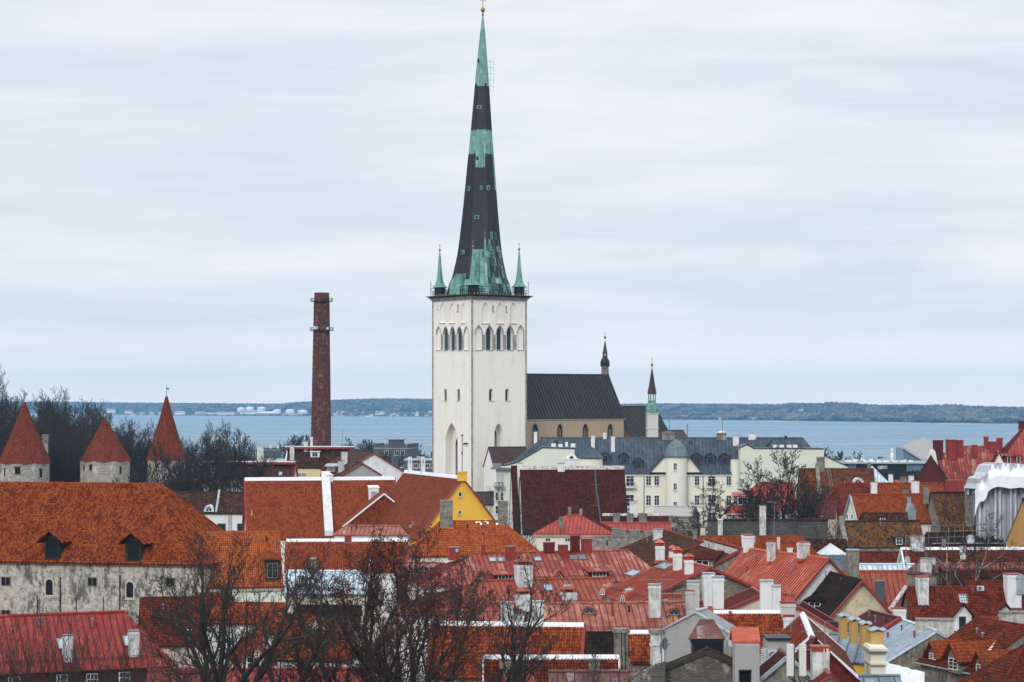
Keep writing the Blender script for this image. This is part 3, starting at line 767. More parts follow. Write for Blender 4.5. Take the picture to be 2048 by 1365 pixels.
def grow(rng, H, r0, levels, spread=.55, up=.12, kids=(5, 5, 5, 4, 4), lens=(.62, .55, .5, .45, .45), rmin=.012, bare=.25, droop=0., stems=1, fork=0, wig=.13):
    big, small, tips = [], [], []
    def branch(p, d, L, r, lv):
        ns = max(2, 7-lv) if lv < 3 else (3 if lv < levels else 2); pts = [p]; rs = [r]; st = L/ns
        for i in range(ns):
            f = (i+1)/ns
            wv = wig*(1+lv*.35); d = (d[0]+rng.uniform(-wv, wv), d[1]+rng.uniform(-wv, wv), d[2]+rng.uniform(-wv, wv)*.7+up*(.4 if lv == 0 else 1)-droop*lv*.05)
            l = math.sqrt(d[0]**2+d[1]**2+d[2]**2); d = (d[0]/l, d[1]/l, d[2]/l)
            q = (pts[-1][0]+d[0]*st, pts[-1][1]+d[1]*st, pts[-1][2]+d[2]*st); pts.append(q)
            rs.append(max(rmin, r*(1-(.58 if lv < 2 else .72)*f)))
        tgt = big if lv <= 1 else small
        for i in range(ns): tgt.append((pts[i], pts[i+1], rs[i], rs[i+1]))
        if lv >= levels: tips.append(pts[-1]); return
        n = kids[min(lv, len(kids)-1)]; n = max(1, int(n+rng.uniform(-.7, 1.2)))
        ph = rng.uniform(0, 6.28)
        for k in range(n+1):
            f = 1. if k == n else (bare if lv == 0 else .18)+(1-(bare if lv == 0 else .18))*(k+rng.random())/n
            f = min(f, 1.); x = f*ns; i = min(int(x), ns-1); g = x-i
            q = tuple(pts[i][j]+(pts[i+1][j]-pts[i][j])*g for j in range(3)); rr = rs[i]+(rs[i+1]-rs[i])*g
            ph += 2.4+rng.uniform(-.5, .5); an = spread*(1.15 if k < n else .25)*rng.uniform(.7, 1.3)*(1.1 if lv == 0 else 1)
            # perpendicular frame
            ax = (pts[i+1][0]-pts[i][0], pts[i+1][1]-pts[i][1], pts[i+1][2]-pts[i][2]); D = Vector(ax).normalized()
            X = D.orthogonal().normalized(); Yv = D.cross(X); nd = D*math.cos(an)+(X*math.cos(ph)+Yv*math.sin(ph))*math.sin(an)
            ll = L*lens[min(lv, len(lens)-1)]*rng.uniform(.75, 1.15)*(1.15-.45*f if lv == 0 else 1.1-.4*f)
            branch(q, tuple(nd), ll, max(rmin, rr*((.70 if lv < 2 else .62) if k < n else .85)), lv+1)
    for s_ in range(stems):
        a = rng.uniform(0, 6.28); tl = .0 if stems == 1 else .22
        branch((math.cos(a)*tl*.8, math.sin(a)*tl*.8, 0), (math.cos(a)*tl, math.sin(a)*tl, 1), H*.72, r0*(1 if stems == 1 else .7), 0)
    return big, small, tips
TREEPROTO = {}
def make_tree(name, label, cat, loc, H, seed, r0=.3, levels=5, group=None, twig=None, bark=None, buds=0, **k):
    rng = random.Random(seed); big, small, tips = grow(rng, H, r0, levels, **k)
    zs_ = sorted(q[2] for q in tips); mz = zs_[int(len(zs_)*.985)]; f_ = H/mz
    sc_ = lambda L_: [((a[0]*f_, a[1]*f_, a[2]*f_), (b[0]*f_, b[1]*f_, b[2]*f_), c, d) for a, b, c, d in L_]
    big = sc_(big); small = sc_(small); tips = [(a*f_, b*f_, c*f_) for a, b, c in tips]
    t = thing(name, label, cat, loc, group)
    tubes(big, bark or M_BARK, 'trunk', t, 6); c = tubes(small, twig or M_TWIG, 'crown', t, 3)
    if buds:
        rs = np.random.RandomState(seed); tp = np.array(tips); tp = tp[rs.rand(len(tp)) < buds]; n = len(tp)
        reps = 2; tp = np.repeat(tp, reps, axis=0)+rs.randn(n*reps, 3)*.12; n = len(tp)
        a = rs.randn(n, 3)*.055; b = rs.randn(n, 3)*.055; cc = rs.randn(n, 3)*.055
        V = np.stack([tp+a, tp+b, tp+cc], 1).reshape(-1, 3); F_ = np.arange(n*3).reshape(-1, 3)
        quadmesh('buds', V, F_, M_BUD, t, None, 3)
    return t
def copy_tree(src, label, loc, sc=1., rz=0., group=None):
    r = src.copy(); COL.objects.link(r); r.location = loc; r.scale = (sc, sc, sc*random.uniform(.92, 1.08)); r.rotation_euler = (0, 0, rz); r['label'] = label
    if group: r['group'] = group
    for ch in list(src.children):
        c = ch.copy(); COL.objects.link(c); c.parent = r
    return r
# ------------------------------------------------------------------ ground, sea, far shore
def gz(Y):
    pts = [(0, 24), (120, 21), (180, 17), (240, 14), (350, 11), (450, 9), (800, 5), (1150, 1.6), (1200, -2), (99999, -3)]
    for (a, b), (c, d) in zip(pts, pts[1:]):
        if Y <= c: return b+(d-b)*(Y-a)/(c-a)
def make_ground():
    ys = [-300, 0, 60, 120, 150, 180, 240, 350, 450, 600, 800, 1000, 1150, 1200, 1300]
    xs = [-2500, -800, -400, -200, -100, 0, 100, 200, 400, 800, 2500]
    m = MB()
    for a, b in zip(ys, ys[1:]):
        for c, d in zip(xs, xs[1:]):
            m.face([(c, a, gz(max(a, 0))), (d, a, gz(max(a, 0))), (d, b, gz(max(b, 0))), (c, b, gz(max(b, 0)))], [(c, a), (d, a), (d, b), (c, b)])
    mt, t, b = newmat('ground_cobble'); g = t.n('ShaderNodeTexCoord').outputs['Object']
    n = t.noise(g, .15, 6, .7); v = t.n('ShaderNodeTexVoronoi'); t.l(g, v.inputs[0]); v.inputs['Scale'].default_value = 4
    setb(t, b, t.ramp(n, [(.35, (.05, .048, .045)), (.55, (.085, .08, .075)), (.7, (.06, .055, .035))]), .8, 0, v.outputs[0], .03, .5)
    struct(m.build('ground', mt))
make_ground()
# sea
m = MB(); m.face([(-9000, 1100, 0), (9000, 1100, 0), (9000, 7400, 0), (-9000, 7400, 0)], [(0, 0), (1, 0), (1, 1), (0, 1)])
mt, t, b = newmat('sea_water'); g = t.n('ShaderNodeTexCoord').outputs['Object']
w1 = t.noise(t.mapv(g, (.11, .013, 1)), 1., 6, .75, .3); w2 = t.noise(t.mapv(g, (.0022, .011, 1)), 1., 5, .6, .4)
w3 = t.noise(t.mapv(g, (.05, .016, 1)), 1., 3, .7)
foam = t.m('MULTIPLY', t.m('SUBTRACT', w3, .705), 12, clamp=True)
wc = t.ramp(t.m('ADD', t.m('MULTIPLY', w1, .5), t.m('MULTIPLY', w2, .5)), [(.40, (.10, .165, .215)), (.5, (.165, .235, .29)), (.60, (.25, .325, .38))])
wc = t.mix(foam, wc, (.6, .66, .7))
setb(t, b, wc, .55, 0, w1, 1.6, .35, .25)
struct(m.build('sea', mt))
# far shore land: front waterline and skyline taken from the photograph, given real distance and relief
def interp(tab, x):
    if x <= tab[0][0]: return tab[0][1]
    for (a, b), (c, d) in zip(tab, tab[1:]):
        if x <= c: return b+(d-b)*(x-a)/(c-a)
    return tab[-1][1]
WL = [(-600, 826), (100, 828), (300, 831), (600, 833), (870, 834), (1240, 838.5), (1400, 840.5), (1600, 843), (1800, 846), (2048, 849), (2600, 855)]
TOP = [(-600, 806), (100, 805), (230, 807), (330, 808), (560, 809.5), (600, 806), (680, 801.5), (720, 800), (765, 799), (870, 800), (1050, 806), (1240, 811), (1330, 810), (1450, 811), (1560, 812), (1580, 809), (1620, 810), (1700, 811), (1740, 815), (1780, 816), (1860, 816), (1910, 815), (1960, 819), (2048, 821), (2600, 826)]
def make_far():
    us = list(range(-600, 2601, 20)); rows = []; tops = []
    for u in us:
        Y0 = CZ*F/(interp(WL, u)-V0); D = 1500 if u < 1000 else 1100
        Y1 = Y0+D; zt = CZ-(interp(TOP, u)+2.2-V0)*Y1/F
        prof = [(0, -1), (.01, .8), (.12, 4), (.3, zt*.22), (.5, zt*.5), (.7, zt*.8), (.85, zt*.96), (1., zt), (1.25, zt*.9), (1.5, zt*.6)]
        rows.append([Vector(((u-U0)*(Y0+D*f)/F, Y0+D*f, z)) for f, z in prof]); tops.append((Y0, D, zt))
    m = MB()
    for a, b in zip(rows, rows[1:]):
        for i in range(len(a)-1): m.face([a[i], b[i], b[i+1], a[i+1]], [(0, 0)]*4)
    mt, t, b = newmat('far_shore_land'); g = t.n('ShaderNodeTexCoord').outputs['Object']
    setb(t, b, t.ramp(t.noise(g, .006, 6, .7), [(.35, (.03, .033, .026)), (.6, (.06, .052, .042)), (.75, (.12, .105, .08))]), .95)
    struct(m.build('far_shore_hills', mt))
    # woods: thousands of small uneven crowns
    rs = np.random.RandomState(3)
    n = 34000; uu = rs.uniform(-150, 2200, n); ff = rs.beta(1.2, .85, n)*1.06
    ico = np.array([[0, 0, 1.], [.9, 0, .35], [.28, .86, .4], [-.73, .53, .3], [-.7, -.55, .4], [.3, -.85, .3], [0, 0, -.6]])
    fc = np.array([[0, 1, 2], [0, 2, 3], [0, 3, 4], [0, 4, 5], [0, 5, 1], [6, 2, 1], [6, 3, 2], [6, 4, 3], [6, 5, 4], [6, 1, 5]])
    C = np.zeros((n, 3)); S = np.zeros(n)
    for i in range(n):
        u = uu[i]; k = (u+600)/20; j = int(k); g_ = k-j
        Y0 = tops[j][0]*(1-g_)+tops[j+1][0]*g_; D = tops[j][1]*(1-g_)+tops[j+1][1]*g_; zt = tops[j][2]*(1-g_)+tops[j+1][2]*g_
        f = ff[i]; prof = [(0, 0), (.12, 4), (.3, zt*.22), (.5, zt*.5), (.7, zt*.8), (.85, zt*.96), (1., zt), (1.35, zt*.9)]
        z = interp(prof, f); Y = Y0+20+D*f; C[i] = ((u-U0)*Y/F, Y, z+1.5)
        dens = 1.0
        if u < 900 and f < .3: dens = .35
        S[i] = rs.uniform(3.5, 8)*dens*(.8 if f > .85 else 1)
        if u > 1650: S[i] = rs.uniform(5, 9)
    jit = rs.uniform(.7, 1.35, (n, 7, 3))
    V = C[:, None, :]+ico[None]*S[:, None, None]*jit*np.array([1.1, 1.1, .95])
    F_ = (fc[None]+np.arange(n)[:, None, None]*7).reshape(-1, 3)
    mt, t, b = newmat('far_woods'); g = t.n('ShaderNodeTexCoord').outputs['Object']
    vor = t.n('ShaderNodeTexVoronoi'); t.l(t.mapv(g, (1, .4, 1)), vor.inputs[0]); vor.inputs['Scale'].default_value = .045
    wn_ = t.n('ShaderNodeSeparateColor'); t.l(vor.outputs['Color'], wn_.inputs[0])
    kk = t.m('ADD', t.m('MULTIPLY', wn_.outputs[0], .55), t.m('MULTIPLY', t.noise(g, .004, 4, .6), .5))
    setb(t, b, t.ramp(kk, [(.28, (.006, .016, .016)), (.42, (.022, .032, .026)), (.56, (.065, .055, .047)), (.75, (.15, .125, .11))]), .95)
    o = quadmesh('far_woods', V.reshape(-1, 3), F_, mt, None, None, 3); o['kind'] = 'stuff'; tag(o, 'bare and evergreen woods covering the hills beyond the bay', 'woods', kind='stuff')
    return tops
tops = make_far()
m = MB(); uu_ = list(range(1480, 2300, 20))
for a, b in zip(uu_, uu_[1:]):
    ya, yb = CZ*F/(interp(WL, a)-V0), CZ*F/(interp(WL, b)-V0); da = 55+25*math.sin(a*.05); db = 55+25*math.sin(b*.05)
    m.face([((a-U0)*(ya-da)/F, ya-da, .25), ((b-U0)*(yb-db)/F, yb-db, .25), ((b-U0)*(yb-2)/F, yb-2, .25), ((a-U0)*(ya-2)/F, ya-2, .25)])
struct(m.build('surf', plain('surf_foam', (.62, .66, .68), .8, var=.3, sc=.02)))
def farpoint(u, f):
    k = (u+600)/20; j = int(k); g_ = k-j
    Y0 = tops[j][0]*(1-g_)+tops[j+1][0]*g_; D = tops[j][1]; zt = tops[j][2]*(1-g_)+tops[j+1][2]*g_
    prof = [(0, .5), (.01, 1), (.12, 4), (.3, zt*.22), (.5, zt*.5), (.7, zt*.8), (.85, zt*.96), (1., zt)]
    Y = Y0+D*f; return Vector(((u-U0)*Y/F, Y, interp(prof, f)))
M_FARW = plain('far_white_paint', (.75, .75, .73), .6, var=.1, sc=.05)
M_FARC = plain('far_cream_paint', (.52, .46, .38), .7, var=.1, sc=.05)
M_FARR = plain('far_red_roof', (.30, .11, .08), .7, var=.1, sc=.05)
M_FARG = plain('far_grey_roof', (.30, .32, .34), .7, var=.1, sc=.05)
M_FARB = plain('far_dark_roof', (.08, .07, .065), .7, var=.1, sc=.05)
def far_v(u, v):
    """shore fraction whose terrain shows at row v"""
    best = 0; 
    for i in range(101):
        p = farpoint(u, i/100); vv = V0+(CZ-p.z)*F/p.y
        if vv >= v: best = i/100
    return best
TK = [('largest', 482, 815, 15, 7), ('', 500, 814, 17, 6), ('', 523, 814, 17, 6), ('', 554, 819, 16, 7), ('', 580, 819, 18, 7), ('', 605, 820, 20, 8)]
desc = ['leftmost white domed storage tank on the far shore', 'white domed storage tank second from left on far shore', 'white domed storage tank third from left on far shore', 'white storage tank on the far shore, third from the smokestack', 'white storage tank on far shore, second from the smokestack', 'white storage tank on the far shore nearest the brick smokestack']
for i, (q, u, v, wp, hp) in enumerate(TK):
    p = farpoint(u, .12); k = p.y/F; r = wp*k/2; zb = CZ-(v+hp-V0)*k; p.z = max(3, zb)
    t_ = thing('storage_tank', desc[i], 'storage tank', p, 'white storage tanks on the far shore')
    m = MB(); m.lathe(p-Vector((0, 0, 3)), [(r, 0), (r, 3+hp*k*.7)], 20); m.build('tank_shell', M_FARW, t_)
    m = MB(); m.lathe(p+Vector((0, 0, hp*k*.7)), [(r, .02), (r*.75, hp*k*.16), (r*.4, hp*k*.26), (0, hp*k*.32)], 20); m.build('tank_roof', M_FARW, t_)
def farblock(name, label, cat, u, v, wp, hp, roofm, wallm, group=None, gable=True, f=None):
    f = far_v(u, v+hp) if f is None else f
    p = farpoint(u, f); k = p.y/F; W_ = wp*k; D = min(W_, 14); h = hp*k; p.z = min(p.z, CZ-(v+hp-V0)*k)+.3
    t_ = thing(name, label, cat, p, group); m = MB(); hw = h*(.58 if gable else .92)
    m.box(p-Vector((0, 0, 4)), W_, D, hw+4); m.build('wall', wallm, t_)
    r = MB()
    if gable:
        for sg in (-1, 1): roof_face(r, [p+Vector((-W_/2-.5, 0, h)), p+Vector((W_/2+.5, 0, h)), p+Vector((W_/2+.5, sg*(D/2+.6), hw-.2)), p+Vector((-W_/2-.5, sg*(D/2+.6), hw-.2))], thick=.5)
        w2 = MB()
        for sg in (-1, 1): w2.prism([p+Vector((sg*W_/2*.98, -D/2, hw)), p+Vector((sg*W_/2*.98, D/2, hw)), p+Vector((sg*W_/2*.98, 0, h-.5))], (-sg*.4, 0, 0))
        w2.build('gable', wallm, t_)
    else: r.box(p+Vector((0, 0, hw)), W_+1, D+1, h-hw)
    r.build('roof', roofm, t_)
for (u, v, wp, hp, rm, wm_, lb) in [
    (435, 814, 85, 3, M_FARR, M_FARW, 'very long low white shed with red roof edge across the bay'),
    (500, 819, 40, 8, M_FARG, M_FARW, 'long white port building across the bay in front of tanks'),
    (533, 822, 32, 7, M_FARW, M_FARG, 'pale grey port building across the bay right of the tanks'),
    (452, 822, 34, 6, M_FARG, M_FARW, 'low white port building across the bay, left of the white tanks'),
    (257, 818, 16, 7, M_FARR, M_FARW, 'white building with red roof across the bay between the pointed towers'),
    (222, 818, 18, 8, M_FARG, M_FARW, 'white building across the bay above the middle pointed tower'),
    (195, 821, 14, 5, M_FARG, M_FARC, 'small cream building across the bay left of the middle pointed tower'),
    (360, 821, 20, 7, M_FARG, M_FARW, 'white building across the bay just right of the tallest pointed tower'),
    (400, 823, 18, 6, M_FARG, M_FARC, 'cream building across the bay right of the tallest pointed tower'),
    (585, 826, 40, 4, M_FARG, M_FARC, 'long low quay shed across the bay left of the smokestack'),
    (764, 820, 10, 7, M_FARG, M_FARW, 'tall white block across the bay between smokestack and church tower'),
    (786, 827, 9, 7, M_FARC, M_FARC, 'square cream block across the bay left of the church tower')]:
    farblock('port_building', lb, 'building', u, v, wp, hp, rm, wm_, None, gable=(hp > 5), f=.05 if v > 820 else .10)
_r = random.Random(11)
regs = [(668, 860, 822, 832, 34, 'pale house in the woods across the bay between smokestack and church tower'), (100, 345, 822, 829, 16, 'pale house across the bay behind the pointed wall towers'),
        (1320, 1540, 818, 836, 30, 'pale house in the woods across the bay right of the small green spire'), (1540, 1800, 818, 830, 26, 'pale house in the woods across the bay behind the white apartment block')]
for (ua, ub, va, vb, n_, lb) in regs:
    for i in range(n_):
        u = _r.uniform(ua, ub); v = _r.uniform(va, vb); wp = _r.uniform(4, 9); hp = _r.uniform(3.5, 6)
        farblock('far_house', lb, 'house', u, v, wp, hp, _r.choice([M_FARR, M_FARG, M_FARG, M_FARB, M_FARC]), _r.choice([M_FARW, M_FARC, M_FARC, M_FARG]), lb.replace('pale house', 'pale houses'), True)

# ------------------------------------------------------------------ church with the great tower
TY = 470.
C0 = P(944, 797, TY); al = R_(37); dR = Vector((math.cos(al), math.sin(al), 0)); dL = Vector((-math.sin(al), math.cos(al), 0))
TA = 14.5; TOPZ = CZ-(598-V0)*481/F; nR = Vector((math.sin(al), -math.cos(al), 0)); nL = -dR
cen = C0+(dR+dL)*TA/2; cen.z = 0
ZB = 8.0
church = thing('church', 'white square church tower with very tall green and black copper spire', 'church', (cen.x, cen.y, ZB))
m = MB(); m.box(Vector((cen.x, cen.y, ZB)), TA, TA, TOPZ-ZB, dR, dL)
tower = m.build('tower_wall', M_TOWER, church)
def tp(u, v, side):
    nn, rt = (nR, dR) if side == 'R' else (nL, dL)
    return hitplane(u, v, C0, nn), nn, (rt if rt.x > 0 else -rt)
def td(u, side, wpx):
    p, nn, rt = tp(u, 700, side); return wpx*p.y/F/abs(rt.x)
cut = MB(); later = []; glaz = ('window_pane', M_GLASSG); lou = ('louvre', M_GLASSG)
def niche(u, vt, vb, wpx, side, depth, shape='pointed', fill=None, sill=True):
    p, nn, rt = tp(u, vb, side); k = p.y/F; W_ = wpx*k/abs(rt.x); H = (vb-vt)*k
    if shape == 'pointed': pl = pointed(p, rt, W_, H)
    elif shape == 'round':
        z = Vector((0, 0, 1)); pl = [p-rt*W_/2, p+rt*W_/2]+[p+z*(H-W_/2)+rt*(W_/2*math.cos(math.pi*i/8))+z*(W_/2*math.sin(math.pi*i/8)) for i in range(9)]
    else: z = Vector((0, 0, 1)); pl = [p-rt*W_/2, p+rt*W_/2, p+rt*W_/2+z*H, p-rt*W_/2+z*H]
    cut.prism([q+nn*.3 for q in pl], -nn*(depth+.3))
    later.append((fill, pl, nn, depth, sill, p, W_, rt))
    return p, nn, rt, W_, H
for u, wd in ((971.2, 15), (999.7, 14), (1026.6, 13.2)): niche(u, 605.5, 647, wd, 'R', .32)
for u, wd in ((884.5, 11), (904, 11), (926.8, 9.5)): niche(u, 606, 646.5, wd, 'L', .32)
for u, v0_, v1_, s_, wd in ((986.5, 612.5, 623, 'R', 3.6), (1013, 613, 624, 'R', 3.6), (875.7, 612, 619.5, 'L', 1.8)): niche(u, v0_, v1_, wd, s_, .6, 'rect', glaz)
niche(916, 609, 623, 4, 'L', .7, 'round', glaz)
for u, wd, blind in ((957.3, 14, 1), (979, 14, 0), (999.7, 13.3, 0), (1020, 13, 0), (1041, 12.3, 1)): niche(u, 652.5, 700, wd, 'R', .35 if blind else 1.1, 'pointed', None if blind else lou)
for u, wd, blind in ((877.3, 9.5, 1), (891.2, 9.5, 0), (905, 9.5, 0), (919, 9.5, 0), (932.8, 9.5, 1)): niche(u, 654.5, 700.5, wd, 'L', .3 if blind else .5, 'pointed', None if blind else lou)
for u, s_, wd in ((890.7, 'L', 5.5), (917, 'L', 5.5), (982, 'R', 8), (1014.5, 'R', 8)): niche(u, 778, 801.5, wd, s_, .8 if s_ == 'R' else .4, 'round', glaz)
pA = niche(903, 846, 985, 25, 'L', 1.9, 'pointed', None, False)
pB = niche(997.5, 847, 915, 17, 'R', 1.6, 'pointed', None, False)
carve(tower, cut)
for fill, pl, nn, depth, sill, p, W_, rt in later:
    par = church
    if fill: g = MB(); g.prism([q-nn*(depth-.10) for q in pl], -nn*.12); par = g.build(fill[0], fill[1], church)
    if sill: g = MB(); g.box(p-Vector((0, 0, .18))+nn*.02, W_*1.12, .22, .16, rt, nn); g.build('sill', M_GRYP, par)
for (p, nn, rt, W_, H), dep in ((pA, 1.9), (pB, 1.6)):
    g = MB(); q = p-nn*(dep-.15); g.prism(pointed(q, rt, W_*.42, H*.8), -nn*.1); tw = g.build('traceried_window', M_DARKIN, church)
    f = MB(); z = Vector((0, 0, 1))
    for i in range(-2, 3): f.bar(q+rt*(W_*.09*i)+nn*.05, q+rt*(W_*.09*i)+z*H*(.74-.06*abs(i))+nn*.05, .06)
    for i in range(1, 8): f.bar(q-rt*W_*.2+z*H*.08*i+nn*.05, q+rt*W_*.2+z*H*.08*i+nn*.05, .035)
    f.build('tracery', M_GRYP, tw)
# stone surrounds of the belfry arcade
sr = MB()
def surround(u, wd, side, vb=700, vt=652.5):
    p, nn, rt = tp(u, vb, side); k = p.y/F; W_ = wd*k/abs(rt.x); H = (vb-vt)*k
    a = pointed(p, rt, W_, H); b = pointed(p-Vector((0, 0, 0)), rt, W_+.42, H+.28)
    for i in range(1, len(a)-1+1):
        j = (i+1) % len(a)
        if j == 0 or i == 0: continue
        sr.prism([a[i]-nn*.2, a[j]-nn*.2, b[j]-nn*.2, b[i]-nn*.2], nn*.235)
for u, wd in ((957.3, 14), (979, 14), (999.7, 13.3), (1020, 13), (1041, 12.3)): surround(u, wd, 'R')
for u, wd in ((877.3, 9.5), (891.2, 9.5), (905, 9.5), (919, 9.5), (932.8, 9.5)): surround(u, wd, 'L', 700.5, 654.5)
for side, us in (('R', (968.4, 989.4, 1010, 1030.5)), ('L', (884.3, 898.2, 912, 926))):
    for u in us:
        p, nn, rt = tp(u, 700, side); k = p.y/F; wq = (6.5 if side == 'R' else 4.4)*k/abs(rt.x); sr.box(p-nn*.1, wq*.8, .22, 30*k, rt, nn)
sr.build('belfry_surround', plain('grey_limestone_trim', (.34, .33, .32), .85, var=.25, sc=1.2), church)
# corner pipes
cp = MB()
for q, off in ((C0, (nR+nL)*.02), (C0+dR*TA, (nR+dR)*.02), (C0+dL*TA, (nL+dL)*.02)):
    a = Vector((q.x, q.y, ZB))+off; cp.bar(a, Vector((a.x, a.y, TOPZ-.4)), .2, 6)
cp.build('corner_strip', plain('corner_stone_grey', (.30, .29, .28), .8, var=.35, sc=1.5), church)
co = MB()
for z_, ex, hh, mi in ((-.6, .25, .35, 0), (-.25, .5, .35, 0), (.1, .8, .25, 1), (.35, 1.15, .18, 1)):
    co.box(Vector((cen.x, cen.y, TOPZ+z_)), TA+2*ex, TA+2*ex, hh, dR, dL, mi=mi)
co.build('cornice', [plain('cornice_stone', (.33, .31, .29), .85, var=.3), plain('cornice_sheet', (.045, .032, .032), .6, var=.2)], church)
# gallery railing
gl = MB(); g0 = TOPZ+.53; hw = TA/2+.35
cor = [cen+dR*i*hw+dL*j*hw for i, j in ((-1, -1), (1, -1), (1, 1), (-1, 1))]
for q in cor: q.z = g0
for i in range(4):
    a, b = cor[i], cor[(i+1) % 4]; n_ = 22
    for h_ in (.55, 1.15, 1.7): gl.bar(a+Vector((0, 0, h_)), b+Vector((0, 0, h_)), .045)
    for j in range(n_):
        p = a.lerp(b, j/n_); gl.bar(p, p+Vector((0, 0, 1.75 if j % 4 == 0 else 1.15)), .04 if j % 4 else .06)
    gl.bar(a, a+Vector((0, 0, 3.2)), .06)
gl.build('gallery_railing', M_BLACK, church)
vn = MB()
for i in range(4):
    a, b = cor[i], cor[(i+1) % 4]
    for j in range(1, 20):
        p = a.lerp(b, j/20); vn.box(p+(p-cen).normalized()*.45*0-Vector((0, 0, .0)), .14, .14, .35)
vn.build('parapet_stud', M_ZINC, church)
# the spire
SP = [(590, 68), (575, 63.5), (570, 62.5), (560, 57.5), (550, 54.6), (540, 52.5), (525, 49), (510, 46), (500, 44.6), (475, 41.5), (465, 40.4), (450, 38.8), (425, 36.3), (400, 34), (378, 32), (350, 29.6), (340, 28.8), (312, 26.2), (300, 25), (264, 21.8), (240, 19.9), (220, 18.3), (200, 16.7), (175, 14.8), (150, 12.7), (130, 10.9), (110, 9), (85, 6.6), (60, 4.4), (32, 1.5)]
kS = 480.2/F; NS = 64; sp = MB(); rr = random.Random(5)
def zof(v): return CZ-(v-V0)*kS
lean = 7*kS
def spoint(v, r, i):
    a = 2*math.pi*i/NS; # octagon with soft edges
    ph = (a+math.pi/8) % (math.pi/4)-math.pi/8
    oc = math.cos(math.pi/8)/math.cos(ph)*1.04; k = (590-v)/558.
    return Vector((cen.x+lean*k+r*kS*oc*math.cos(a), cen.y+r*kS*oc*math.sin(a), zof(v)))
def rad_at(v): return interp([(a, b) for a, b in SP[::-1]], v)
vrows = []
v_ = 590.
while v_ > 32: vrows.append(v_); v_ -= 4.0
vrows += [32.]
sheet = {}
for i in range(NS):
    a = 2*math.pi*i/NS; a = (a+math.pi) % (2*math.pi)-math.pi   # -pi/2 faces the camera
    fr = (a+math.pi/2)       # 0 = towards camera, + = to the right
    for A, B in zip(vrows, vrows[1:]):
        v = (A+B)/2; x = math.sin(fr) if abs(fr) < math.pi/2 else (1 if fr > 0 else -1); x = max(-1, min(1, x))
        green = 0
        if v < 175: green = 1
        elif v < 264: green = 1 if (x > .93) else 0
        elif v < 312: green = 1
        elif v < 339 and -.42 < x < .28: green = 1
        elif v < 382 and x > .84: green = 1
        elif v > 465:
            key = (i, int(v/13)); q = sheet.setdefault(key, rr.random()); 
            if v > 501:
                if -.38 < x < .22: green = 1 if q < .9 else 2
                elif x >= .22: green = 1 if q < .22 else (2 if q < .70 else 0)
                elif x > -.52 and v > 560: green = 1
                if -.86 < x < -.5 and 548 < v: green = 1 if q < .75 else 2
            elif x > .12 and x < .85: green = 1 if q < .2 else (2 if q < .55 else 0)
        p = [spoint(A, rad_at(A), i), spoint(A, rad_at(A), i+1), spoint(B, rad_at(B), i+1), spoint(B, rad_at(B), i)]
        wd = 2*math.pi*rad_at(A)*kS/NS
        sp.face(p, [(i*.3, zof(A)), (i*.3+.3, zof(A)), (i*.3+.3, zof(B)), (i*.3, zof(B))], green)
for i in range(NS):   # standing seams
    if i % 2: continue
    for A, B in zip(SP[1:-2], SP[2:-1]):
        if A[1] < 12 and i % 4: continue
        a = spoint(A[0], A[1], i); b = spoint(B[0], B[1], i); v = (A[0]+B[0])/2
        sp.bar(a, b, .045, 3, mi=1 if (v < 175 or 264 < v < 312) else 0)
M_CUD = metal('copper_streaked', (.035, .10, .095), (.09, .22, .20), .5, .8, sh=.5, sl=1.5)
sp.build('spire', [M_DARKC, M_CUG, M_CUD], church)
ht = MB(); hd = MB()
def hatch(u, v, w, h, dark=True):
    x = (u-U0)*kS-cen.x-lean*(590-v)/558.; r = rad_at(v)*kS*1.04; x = max(-r*.96, min(r*.96, x)); a = math.asin(x/r)
    n_ = Vector((math.sin(a), -math.cos(a), 0)); c = Vector((cen.x+lean*(590-v)/558., cen.y, zof(v)))+n_*(r-.15); rt = Vector((math.cos(a), math.sin(a), 0))
    ht.box(c-Vector((0, 0, h*kS/2)), w*kS, .5, h*kS, rt, n_); hd.box(c-Vector((0, 0, h*kS*.3))+n_*.06+rt*.0, w*kS*.45, .5, h*kS*.6, rt, n_)
for q in ((959, 217, 9, 7), (937, 379, 6, 9), (963, 379, 5, 8), (977, 379, 7, 9), (954, 438, 9, 8), (925.5, 507, 6, 9), (983, 507, 8, 8)): hatch(*q)
ht.build('spire_hatch', M_CUG, church)
for u, v in ((957, 123), (952, 173), (971, 172), (955, 320)):
    x = (u-U0)*kS-cen.x-lean*(590-v)/558.; r = rad_at(v)*kS*1.02; x = max(-r*.9, min(r*.9, x)); a = math.asin(x/r); n_ = Vector((math.sin(a), -math.cos(a), 0))
    c = Vector((cen.x+lean*(590-v)/558., cen.y, zof(v)))+n_*(r-.1); hd.box(c-Vector((0, 0, .35)), .38, .4, .75, Vector((math.cos(a), math.sin(a), 0)), n_)
hd.build('spire_opening', M_DARKIN, church)
